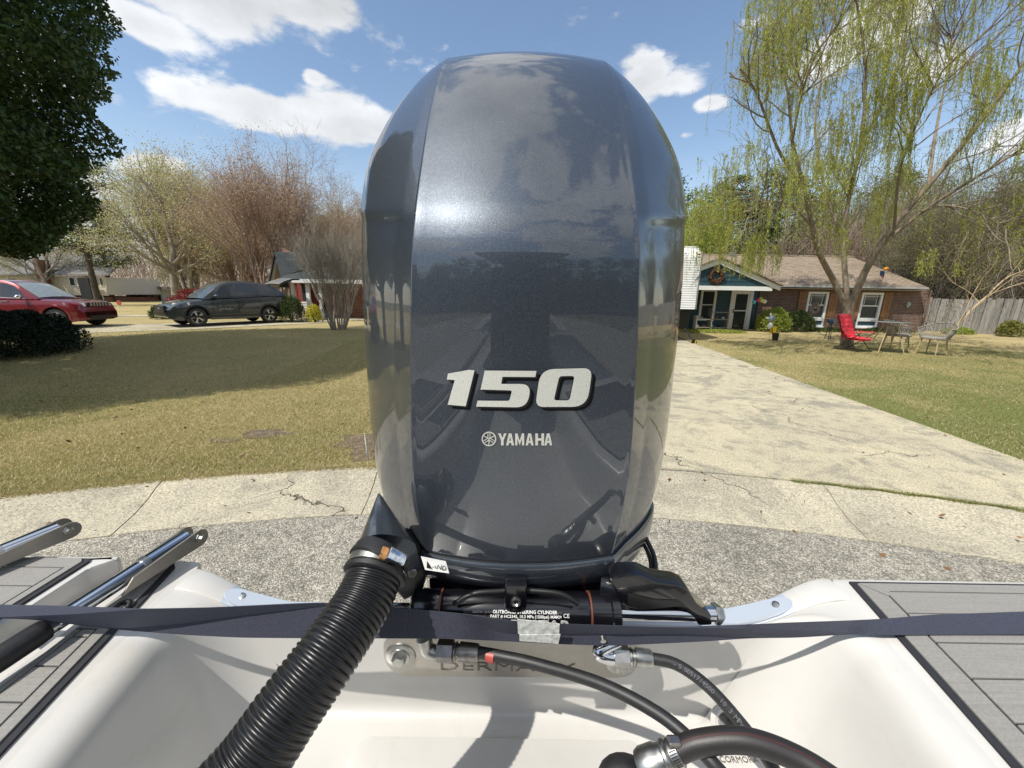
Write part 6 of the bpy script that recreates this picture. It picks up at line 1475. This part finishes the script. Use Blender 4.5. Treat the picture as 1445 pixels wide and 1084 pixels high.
wide = [dict(levels=4, n=6, len=.95, ang=58, up=.06, wob=.06, k=5, taper=.75, **{'from': .55}), dict(n=5, len=.70, ang=38, up=.08, wob=.12, k=6, taper=.5), dict(n=5, len=.66, ang=40, up=.02, wob=.16, k=5, taper=.5, rmin=.008), dict(n=4, len=.58, ang=40, up=0, wob=.2, k=4, rmin=.006), dict(n=0, len=.5, ang=30, wob=.2, k=4, rmin=.006)]
tB = T('bare_tree', 'wide spreading bare tree with pale twigs left of the dark grey car', (-22.8, 26.5, .4), 32, wide, 3.3, .22, 'bark_pale', buds='l_bud', bud_n=3, bud_s=.08, bud_r=.2)
tC = T('budding_tree', 'tall tree just breaking into pale green bud behind the big evergreen', (-26.5, 32, .4), 33, twiggy, 3.8, .2, 'bark_pale', nst=5, spread=.35, buds='l_bud', bud_n=4, bud_s=.12, bud_r=.25)
tall = [dict(levels=4, n=9, len=.36, ang=40, up=.03, wob=.03, k=9, taper=.25, cont=False, **{'from': .3}), dict(n=5, len=.62, ang=34, up=.09, wob=.10, k=6, taper=.4), dict(n=4, len=.6, ang=34, up=.05, wob=.14, k=5, rmin=.008), dict(n=3, len=.6, ang=34, up=.02, wob=.18, k=3, rmin=.007), dict(n=0, len=.5, ang=30, wob=.2, k=3)]
tD = T('bare_tree', 'tall thin bare tree standing above the left house roof', (-16.8, 33, .4), 34, tall, 7.0, .15, 'bark_red')
tE = T('bare_tree', 'tall bare tree with fine upright twigs left of the motor cowl', (-14.6, 34, .4), 35, tall, 6.6, .13, 'bark_red', buds='l_redbud', bud_n=1, bud_s=.06, bud_r=.15)
tF = T('budding_tree', 'yellow-green budding tree just left of the motor cowl', (-13.0, 31, .4), 36, twiggy, 2.7, .12, 'bark_pale', nst=3, spread=.4, buds='l_spring', bud_n=2, bud_s=.08, bud_r=.25)
# many-stemmed shrub before the left house
vase = [dict(levels=3, n=4, len=.55, ang=16, up=.02, wob=.05, k=8, taper=.45, **{'from': .45}), dict(n=5, len=.55, ang=24, up=.05, wob=.10, k=5, rmin=.005), dict(n=4, len=.6, ang=28, up=.02, wob=.14, k=4, rmin=.004), dict(n=0, len=.5, ang=25, wob=.15, k=4, rmin=.004)]
sh_, c_ = bare_tree('bare_shrub', 'bare many-stemmed fountain shaped shrub before the left brick house', (-6.75, 14.9, .40), 37, vase, 1.95, .024, 'bark_pale', nst=34, spread=.36); sh_['category'] = 'shrub'; cnt += c_
# evergreens
def pine(name, label, loc, H, seed, n=9000, rad=3.2, mat='l_pine', size=.16, z0=.35, cat='tree', group=None, trunk=.24):
    t_ = thing(name, loc, label, cat, group); rn = random.Random(seed); g = np.random.default_rng(seed); sg = []; cen = []
    p = Vector(loc); q = p + Vector((rn.uniform(-.5, .5), 0, H)); m_ = 10
    for k in range(m_): sg.append((tuple(p.lerp(q, k / m_)), tuple(p.lerp(q, (k + 1) / m_)), trunk * (1 - .8 * k / m_), trunk * (1 - .8 * (k + 1) / m_)))
    nb_ = 44
    for k in range(nb_):
        t = z0 + (1 - z0) * (k + rn.random()) / nb_; o = p.lerp(q, min(t, 1)); a = rn.uniform(0, 2 * PI); L = rad * (1 - ((t - z0) / (1 - z0) - .35)**2 * 1.5) * rn.uniform(.55, 1.05)
        e_ = o + Vector((math.cos(a) * L, math.sin(a) * L, L * rn.uniform(-.05, .45))); md = o.lerp(e_, .5) + Vector((0, 0, .1 * L)); sg += [(tuple(o), tuple(md), .07, .045), (tuple(md), tuple(e_), .045, .015)]
        nn = n // nb_; tt = g.random(nn)**.6; c = np.array(md)[None] * (1 - tt)[:, None] + np.array(e_)[None] * tt[:, None]; cen.append(c + g.normal(0, 1, (nn, 3)) * np.array([.50, .50, .24]) * (.45 + L * .28))
    segs_mesh('trunk', sg, 'bark_dark', t_); leaves('crown', np.concatenate(cen), size, mat, t_); return t_
pn0 = pine('pine_tree', 'dark pine standing between the evergreen and the white house', (-33.0, 31, .4), 10.5, 41, 9000, 3.0)
# background trees right of the motor
leafy = [dict(levels=3, n=6, len=.8, ang=42, up=.06, wob=.08, k=6, taper=.6, **{'from': .35}), dict(n=5, len=.68, ang=40, up=.05, wob=.12, k=5), dict(n=4, len=.62, ang=42, up=.02, wob=.16, k=4, rmin=.01), dict(n=0, len=.5, ang=30, wob=.2, k=3, rmin=.01)]
tG = T('spring_tree', 'light green spring tree rising behind the house beside the trailer', (14.6, 33, .2), 51, leafy, 4.2, .24, 'bark_dark', buds='l_spring', bud_n=16, bud_s=.20, bud_r=.5)
pn1 = pine('pine_tree', 'round-topped dark pine behind the porch gable', (19.0, 37, .2), 11.6, 42, 9000, 3.6, size=.20)
pn2 = pine('pine_tree', 'tall ragged pine at the right edge of the cowl', (15.3, 39, .2), 12.0, 43, 7000, 2.6, size=.20, z0=.45)
pn3 = pine('pine_tree', 'dark pine behind the middle of the brick house', (24.5, 38, .2), 12.2, 44, 9000, 3.8, size=.20)
tH = T('spring_tree', 'yellow-green young tree right above the house ridge', (19.8, 30, .2), 52, leafy, 3.7, .2, 'bark', buds='l_vine', bud_n=6, bud_s=.13, bud_r=.4)
tI = T('bare_tree', 'grey bare tree behind the right end of the brick house', (27.5, 29, .2), 53, twiggy, 3.6, .14, 'bark_pale', nst=4, spread=.4, buds='l_bud', bud_n=1, bud_s=.06, bud_r=.2)
tJ = T('bare_tree', 'tangled bare tree over the board fence at the right', (26.8, 23.3, .2), 54, twiggy, 3.6, .11, 'bark', nst=6, spread=.5, buds='l_vine', bud_n=1, bud_s=.06, bud_r=.3)
tK = T('bare_tree', 'vine-hung bare tree at the right edge behind the fence', (30.5, 22.5, .2), 55, twiggy, 3.9, .12, 'bark', nst=5, spread=.45, buds='l_vine', bud_n=2, bud_s=.07, bud_r=.35)
tL = T('bare_tree', 'thin arching bare saplings where fence meets house', (23.9, 22.6, .2), 56, twiggy, 2.7, .07, 'bark', nst=9, spread=.45, buds='l_vine', bud_n=1, bud_s=.06, bud_r=.3)
# leaning pale sapling in front of the fence
sp0 = thing('leaning_sapling', PY(1330, 480, 16.8), 'leaning tan sapling rising from behind the rope chair to the fence', 'tree'); sg, tp_ = [], []
a, b = PY(1330, 480, 16.6), PY(1385, 425, 17.4); grow(a, (b - a), (b - a).length, .05, 0, [dict(levels=3, n=4, len=.8, ang=30, up=.05, wob=.04, k=6, taper=.7), dict(n=4, len=.8, ang=35, up=.05, wob=.1, k=5), dict(n=3, len=.7, ang=35, wob=.15, k=4), dict(n=0, len=.5, ang=20, k=3)], sg, tp_, random.Random(77))
segs_mesh('stem', sg, 'hide_wood', sp0); leaves('leaves', cluster(tp_, 3, .2, 5), .06, 'l_vine', sp0)

# weeping willow
wl = thing('willow_tree', (12.4, 14.3, .13), 'weeping willow in fresh yellow-green leaf on the right lawn', 'tree')
sg, tips = [], []; rn = random.Random(61)
def limb(pts, r0, r1, n=14):
    P_ = smoothpath([PY(*p) for p in pts], n)
    for i in range(n):
        a = r0 + (r1 - r0) * i / n; b = r0 + (r1 - r0) * (i + 1) / n; sg.append((tuple(P_[i]), tuple(P_[i + 1]), a, b))
    return P_
WY = 14.2
limbs = []
limb([(1194, 500, WY), (1196, 470, WY), (1197, 440, WY), (1196, 420, WY)], .21, .145)
sg.append((tuple(PY(1194, 500, WY)), tuple(PY(1195, 488, WY)), .28, .21))
WF = .72
for pts, r0, r1 in (
    (((1195, 438, WY), (1176, 395, WY), (1158, 362, WY - .3), (1146, 320, WY - .5), (1136, 270, WY - .8), (1118, 200, WY - 1.1), (1112, 130, WY - 1.2), (1090, 60, WY - 1.2)), .15, .03),
    (((1196, 425, WY), (1192, 380, WY + .2), (1190, 330, WY + .5), (1198, 280, WY + .6), (1215, 200, WY + .4), (1222, 100, WY + .3), (1210, 10, WY), (1200, -60, WY)), .13, .03),
    (((1200, 432, WY), (1225, 375, WY - .2), (1262, 318, WY - .5), (1310, 262, WY - .8), (1370, 190, WY - 1.2), (1430, 110, WY - 1.6), (1490, 30, WY - 2)), .17, .04),
    (((1240, 350, WY - .3), (1300, 300, WY - .9), (1370, 255, WY - 1.6), (1460, 200, WY - 2.2), (1540, 160, WY - 2.6)), .09, .03),
    (((1146, 320, WY - .5), (1115, 290, WY - 1.2), (1080, 285, WY - 1.6), (1055, 300, WY - 1.9)), .05, .015),
    (((1132, 262, WY - .8), (1100, 215, WY - 1.5), (1075, 150, WY - 2), (1060, 120, WY - 2.2), (1030, 108, WY - 2.3)), .07, .02),
    (((1190, 340, WY + .5), (1165, 270, WY + 1.3), (1150, 180, WY + 2), (1160, 90, WY + 2.2), (1140, 20, WY + 2.2)), .08, .025),
    (((1215, 200, WY + .4), (1250, 140, WY + 1), (1275, 60, WY + 1.4), (1290, -30, WY + 1.5)), .07, .025),
    (((1310, 262, WY - .8), (1320, 190, WY), (1335, 110, WY + .6), (1345, 40, WY + .8)), .07, .02),
    (((1118, 200, WY - 1.1), (1130, 140, WY - 2), (1150, 80, WY - 2.6), (1180, 40, WY - 2.8)), .05, .02),
    (((1300, 300, WY - .9), (1330, 290, WY - 2), (1380, 300, WY - 2.6), (1430, 330, WY - 3)), .045, .015),
    (((1262, 318, WY - .5), (1270, 240, WY - 1.6), (1300, 160, WY - 2.4), (1330, 100, WY - 2.8)), .06, .02)):
    limbs.append((limb(pts, r0 * WF, r1 * WF), r0, r1))
subs = []
for P_, r0, r1 in limbs:
    m_ = len(P_)
    for k in range(15):
        i = rn.randint(4, m_ - 1); d = (P_[min(i + 1, m_ - 1)] - P_[i - 1]).normalized(); pr = d.cross(Vector((rn.gauss(0, 1), rn.gauss(0, 1), rn.gauss(0, 1)))).normalized()
        tmp = []
        grow(P_[i], d * .7 + pr * .8 + Vector((0, 0, .25)), rn.uniform(.9, 1.7), .022, 0, [dict(levels=2, n=3, len=.75, ang=40, up=.05, wob=.13, k=5, taper=.5), dict(n=3, len=.7, ang=42, up=.0, wob=.16, k=5, rmin=.006), dict(n=0, len=.6, ang=30, up=-.10, wob=.16, k=5, rmin=.004)], sg, tmp, rn); tips += tmp
sg = [q for q in sg if q[1][0] > 5.6 + .06 * max(0, q[1][2] - 6.5)**2]; tips = [q for q in tips if q[0][0] > 5.7 + .06 * max(0, q[0][2] - 6.5)**2]
segs_mesh('trunk', sg, 'bark_willow', wl)
# hanging withies, each a fine stem with leaves along it
g = np.random.default_rng(9); T_ = np.array([a for a, b in tips]); cl_ = np.sin(T_[:, 0] * 2.1 + T_[:, 1]) + np.sin(T_[:, 2] * 1.6 + T_[:, 0] * .9) + np.sin(T_[:, 1] * 2.4 - T_[:, 2]); pw_ = np.clip(cl_ + 1.3, .12, 2.5)**2; idx = g.choice(len(T_), 5200, replace=True, p=pw_ / pw_.sum()); ws = []; lc = []
for i in idx:
    p = T_[i]; Lw = g.uniform(.35, 1.5) * (1.25 if g.random() < .25 else .9); dx, dy = g.normal(0, .10, 2); out = np.array([dx, dy, 0]); k = max(4, int(Lw / .14)); q = p.copy(); dens = g.random()
    for j in range(k):
        d = np.array([out[0] * (1 - j / k) + .05 + g.normal(0, .03), out[1] * (1 - j / k) + g.normal(0, .03), -.35 - .65 * min(1, j / 2.5)]); n_ = q + d * .14; ws.append((tuple(q), tuple(n_), .0042, .0038))
        if p[2] > 2.6: m_ = int(2 + dens * 6); lc.append(q + (n_ - q) * g.random((m_, 1)) + g.normal(0, .022, (m_, 3)))
        q = n_
        if q[2] < 2.7: break
segs_mesh('withies', ws, MT.setdefault('withy', simple('olive_twig', (.20, .19, .07), .8)), wl)
lc = np.concatenate(lc)
n = len(lc); a = g.normal(0, .35, (n, 3)); a[:, 2] = -1; a /= np.linalg.norm(a, axis=1, keepdims=True); b = g.normal(size=(n, 3)); b -= a * (a * b).sum(1, keepdims=True); b /= np.linalg.norm(b, axis=1, keepdims=True)
s_ = g.uniform(.045, .085, (n, 1)); v = np.stack([lc, lc + a * s_ * .5 + b * s_ * .15, lc + a * s_, lc + a * s_ * .5 - b * s_ * .15], 1).reshape(-1, 3)
np_mesh('foliage', v, np.arange(4 * n).reshape(n, 4), 'l_willow', wl)

# more of the same woods, copies at other spots, some behind the camera where the cowl mirrors them
ORD = ['first', 'second', 'third', 'fourth', 'fifth', 'sixth', 'seventh', 'eighth', 'ninth', 'tenth', 'eleventh', 'twelfth']
def more(src, spots, label, group):
    order = sorted(range(len(spots)), key=lambda k: math.atan2(spots[k][0], spots[k][1]) if spots[k][1] > 0 else spots[k][0])
    for k, (x, y, rz, sc) in enumerate(spots):
        c = copy_tree(src, (x, y, .1), None, rz, sc); i = order.index(k); c['label'] = label + (', leftmost of its row' if i == 0 else ', rightmost of its row' if i == len(spots) - 1 else ', %s from the left of its row' % ORD[i]); c['group'] = group
def at_origin(t_):     # parts are stored relative to their root already
    return t_
more(tI, [(33, 33, 1.0, 1.1), (24, 41, 2.2, 1.3), (38, 30, 3.3, 1.15), (35.5, 25, 5.0, 1.0)], 'bare grey tree behind the brick house', 'bare trees of the right woods')
more(tK, [(29, 35, 2.0, 1.25), (34, 20.5, 4.0, 1.0)], 'vine-grown bare tree right of brick house', 'vine-grown trees of the right woods')
more(pn1, [(29.5, 40, 1.0, 1.0), (36, 38, 2.0, 1.1), (42, 34, 4.0, 1.05)], 'dark pine far behind the fence', 'far pines behind the fence')
more(tE, [(-21, 40, 1.0, 1.0), (-25.5, 41, 2.4, 1.05), (-30, 43, 4.0, 1.05), (-18.5, 45, 5.2, 1.1), (-11.5, 42, 3.0, .95), (-38, 44, .6, 1.1), (-45, 42, 2.6, 1.1)], 'tall bare tree behind the left houses', 'far bare trees behind the left houses')
more(tB, [(-34, 40, 1.4, .9), (-44, 37, 3.4, .9), (-29, 36, 5.4, .7)], 'bare spreading tree among the far left houses', 'spreading bare trees of the left background')
more(pn0, [(-40, 39, 2.0, .9), (-48, 33, 3.0, 1.0), (-9, 48, 4.0, 1.0), (-24, 52, 2.0, 1.0)], 'dark pine far off on the left', 'far pines on the left')
more(tA, [(-21, 31, 1.2, 1.0), (-11.8, 30, 2.9, .85), (-25.5, 36, 4.4, 1.1)], 'reddish bare tree of the row behind the cars', 'reddish bare trees behind the cars')
more(tA, [(-30, -16, 1.0, 1.0), (-22, -30, 2.0, 1.1)], 'bare tree across the street behind the boat', 'trees across the street')
more(pn1, [(-12, -36, 1.0, 1.0), (-3, -38, 2.2, .95), (9, -34, 3.0, 1.1), (17, -30, 4.0, 1.0), (25, -22, 5.0, 1.05), (-18, -33, 5.5, 1.1), (3, -42, 1.5, 1.2), (32, -12, .5, 1.0), (-28, -24, 2.5, 1.0), (13, -38, .3, 1.15), (22, -27, 1.8, 1.1)], 'pine across the street behind the boat', 'pines across the street')

# ================================================================ LEFT-HAND HOUSES
lh = thing('brick_cottage', (-8, 20, .42), 'orange brick house with dark roof and white porch columns left of the motor', 'house')
def lb(a, b, nm, mat, **k): return MB().bbox(a, b).build(nm, mat, lh, **k)
LY = 20.2; lz = .42
xa = PY(398, 430, LY).x; xg = PY(391, 360, LY + 1).x
lb((xa, LY + .8, lz), (xa + 2.0, LY + 1.0, lz + 2.6), 'wall', 'brick2'); lb((xa + 2.0, LY + .6, lz), (-1.5, LY + .8, lz + 2.6), 'wall', 'brick2')
lb((xa, LY + 1.0, lz), (xa + .2, LY + 9, lz + 2.6), 'wall', 'brick2')
MB().prism([(xa - .02, LY + .95, lz + 2.6), (xa + 2.2, LY + .95, lz + 2.6), (xg + .3, LY + .95, lz + 3.6)], (0, .12, 0)).build('gable', 'brick2', lh)
A_ = PY(389, 358, LY + .3); Bl = PY(380, 404, LY + .3)
MB().prism([A_, Bl, Bl + Vector((.16, 0, -.03)), A_ + Vector((.06, 0, -.22))], (0, .6, 0)).build('rake_board', 'soffit', lh)
MB().prism([A_ + Vector((0, -.12, .06)), Bl + Vector((-.04, -.12, .0)), Bl + Vector((-.0, -.12, -.05)), A_ + Vector((.02, -.12, .0))], (0, 4, 0)).build('roof_edge', 'shingle_dark', lh)
Cc = PY(393, 393, LY - .9); Dd = PY(505, 352, LY + 2.6)
ridge2 = PY(520, 356, LY + 5)
MB().add([A_ + Vector((0, -.12, .08)), PY(396, 391, LY - .6), PY(470, 366, LY + 1.5), PY(530, 360, LY + 3.8)], [(0, 1, 2, 3)]).build('roof', 'shingle_dark', lh, fix=False)
# lean-to porch roof towards the right, its long white eave rising in the view
E0, E1 = PY(393, 394, LY - .9), PY(470, 371, LY - .9)
MB().bbox((E0.x, LY - 1.0, E0.z - .16), (-2.0, LY - .9, E0.z + .02)).build('fascia', 'white', lh)
MB().add([(E0.x, LY - 1.0, E0.z + .02), (-2, LY - 1.0, E0.z + .02), (-2, LY + 3.4, E0.z + 1.5), (E0.x + .4, LY + 3.4, E0.z + 1.5)], [(0, 1, 2, 3)]).build('roof', 'shingle_dark', lh, fix=False)
lb((E0.x + .1, LY - .88, E0.z - .15), (-2, LY + .8, E0.z - .12), 'porch_ceiling', 'soffit')
xc1, xc2, xc3 = PY(416, 430, LY - .7).x, PY(437, 430, LY - .7).x, PY(454, 430, LY - .7).x
for x, w_ in ((xc1, .12), (xc2, .16), (xc3, .13)): lb((x - w_ / 2, LY - .8, lz), (x + w_ / 2, LY - .65, E0.z - .16), 'column', 'white')
lb((PY(420, 430, LY).x, LY + .55, lz + .9), (PY(431, 430, LY).x, LY + .58, lz + 2.3), 'window', 'glass'); lb((PY(418, 430, LY).x, LY + .45, lz), (PY(433, 430, LY).x, LY + .59, lz + .85), 'white_panel', 'siding')
for k in range(6): lb((PY(418, 430, LY).x, LY + .43, lz + .12 + k * .13), (PY(433, 430, LY).x, LY + .45, lz + .14 + k * .13), 'lap_board_edge', 'soffit')
for k in range(5): lb((xa + .15 + k * .34, LY + .72, lz), (xa + .45 + k * .34, LY + .79, lz + 2.4), 'garage_panel', ('brick2', 'redpanel')[0] if 0 else MT.setdefault('redpanel', simple('faded_red_board', (.20, .045, .035), .7, var=.4, scale=6)))
lb((E0.x + 1.6, LY - 1.0, lz - .05), (-3, LY + .6, lz + .06), 'porch_floor', 'concrete')
lb((-6.3, LY + .35, lz + .9), (-5.2, LY + .42, lz + 2.1), 'window', 'glass')
wh = thing('white_house', (-40, 40, .4), 'white two storey house with grey roof and brick chimney far left', 'house')
HYW = 38
def wb_(u0, v0, u1, v1, Y, d, nm, mat, par=wh):
    a, b = PY(u0, v0, Y), PY(u1, v1, Y); return MB().bbox((min(a.x, b.x), Y, min(a.z, b.z)), (max(a.x, b.x), Y + d, max(a.z, b.z))).build(nm, mat, par)
wb_(-60, 388, 150, 416, HYW, 6, 'upper_wall', 'siding'); wb_(-60, 416.3, 150, 432, HYW + .1, 6, 'lower_wall', 'brick2')
for k in range(9): wb_(-60, 390.5 + k * 2.9, 150, 391.0 + k * 2.9, HYW - .03, .03, 'lap_board_edge', 'soffit')
a, b = PY(-60, 389, HYW - .4), PY(153, 389, HYW - .4)
MB().prism([a, b, Vector((b.x - 1.2, a.y + 4, b.z + 2.1)), Vector((a.x, a.y + 4, a.z + 2.1))], (0, .02, .12)).build('roof', 'shingle_grey', wh)
wb_(45, 366, 68, 432, HYW - .8, 1.0, 'chimney', 'brick2')
for u0, u1 in ((97, 106), (107.5, 113), (140, 146), (10, 22)):
    w_ = wb_(u0 - 1, 391, u1 + 1, 404, HYW - .08, .06, 'window', 'white'); wb_(u0, 392, u1, 403, HYW - .1, .03, 'pane', 'glass', w_)
for u0, u1 in ((100, 107), (120, 124), (131, 139), (142, 146)):
    w_ = wb_(u0 - 1, 412 + 3, u1 + 1, 428, HYW + .02, .06, 'window', 'white'); wb_(u0, 416, u1, 427, HYW - .0, .03, 'pane', 'glass', w_)
for u0 in (116, 123.5): wb_(u0, 392, u0 + 1.6, 430, HYW - .7, .2, 'post', 'black')
wh2 = thing('distant_house', (-30, 45, .4), 'low pale building glimpsed between tree trunks left of the dark grey car', 'house')
def wc_(u0, v0, u1, v1, Y, d, nm, mat, par=wh2): return wb_(u0, v0, u1, v1, Y, d, nm, mat, par)
wc_(176, 408, 232, 432, 44, 4, 'wall', 'siding'); wc_(172, 404, 236, 408, 43.6, 5, 'roof', 'shingle_grey')
for k in range(5): wc_(182 + 10 * k, 414, 187 + 10 * k, 424, 43.9, .1, 'window', 'glass')
sgn_ = thing('red_round_sign', PY(168, 434, 24), 'small round red sign on a post left of the dark grey car', 'sign')
MB().lathe([(0, .15), (.02, .15)], PY(168, 427.5, 24), (0, -1, 0), 20).build('disc', 'redtape', sgn_); MB().tube([PY(168, 428, 24.05), PY(168, 438, 24.05)], .02, 6).build('post', 'white', sgn_)
print('bare tree segments', cnt, 'willow leaves', n)

# far woods that read as one mass of twigs
def far_wood(name, x0, x1, y0, y1, zt, n, mat, seed, leafm=None, nl=0, ls=.16):
    g = np.random.default_rng(seed); x = g.uniform(x0, x1, n); y = g.uniform(y0, y1, n); hmax = zt * (.75 + .25 * np.sin(x * .5 + seed) * np.sin(x * .23)); z = hmax * g.random(n)**.8; L = g.uniform(.5, 1.6, n)
    d = g.normal(0, .45, (n, 3)); d[:, 2] = np.abs(d[:, 2]) + .7
    P0 = np.stack([x, y, z], 1); P1 = P0 + d * L[:, None]
    o = segs_mesh(name, [(a, b, .014, .007) for a, b in zip(P0, P1)], mat); o['kind'] = 'stuff'
    if leafm:
        q = P0[g.integers(0, n, nl)] + g.normal(0, .5, (nl, 3)); l = leaves(name, q, ls, leafm); l['kind'] = 'stuff'
far_wood('far_wood', -75, -8, 46, 60, 8.0, 26000, 'bark_red', 1, 'l_redbud', 9000)
far_wood('far_wood', 14, 75, 44, 56, 11, 22000, 'bark', 2, 'l_vine', 22000)
far_wood('undergrowth', 23.5, 40, 22.5, 28, 4.6, 12000, 'bark_pale', 3, 'l_vine', 3000)
far_wood('undergrowth', 21, 38, 28, 34, 7.0, 14000, 'bark_red', 5, 'l_bud', 2500)
far_wood('far_wood', -60, 60, -46, -36, 9, 16000, 'bark_dark', 4, 'l_pine', 60000, .3)
far_wood('far_wood', -50, 50, -31, -24, 6.5, 9000, 'bark_dark', 6, 'l_pine', 70000, .32)

# dead leaves and litter
g = np.random.default_rng(77); n = 420
x = g.uniform(-9, 9, n); y = g.uniform(2.0, 9, n); e = np.array([arc_y(a, R1) for a in x]); ei = np.array([arc_y(a, R0) for a in x])
z = np.where(y > e, np.where((x > 1.0) & (x < 5.7), .142, .15), np.where(y < ei, .012, .03 + .10 * np.clip((y - ei) / .73, 0, 1)))
keepm = ~((y > e) & (x > 1) & (x < 5.7) & (g.random(n) < .85)); x, y, z = x[keepm], y[keepm], z[keepm]
l = leaves('fallen_leaves', np.stack([x, y, z], 1), .045, MT.setdefault('dead_leaf', leafmat('dead_leaves', [(.22, .11, .05), (.14, .07, .035), (.30, .17, .08)], .1)), None, flat=(1, 1, .15)); l['kind'] = 'stuff'

tag(MB().lathe([(0, .011), (.004, .012), (.007, .009)], G(98, 1084, 1.325) , (.3, -.1, 1), 14).build('drain_cap', 'black', boat, smooth=50))
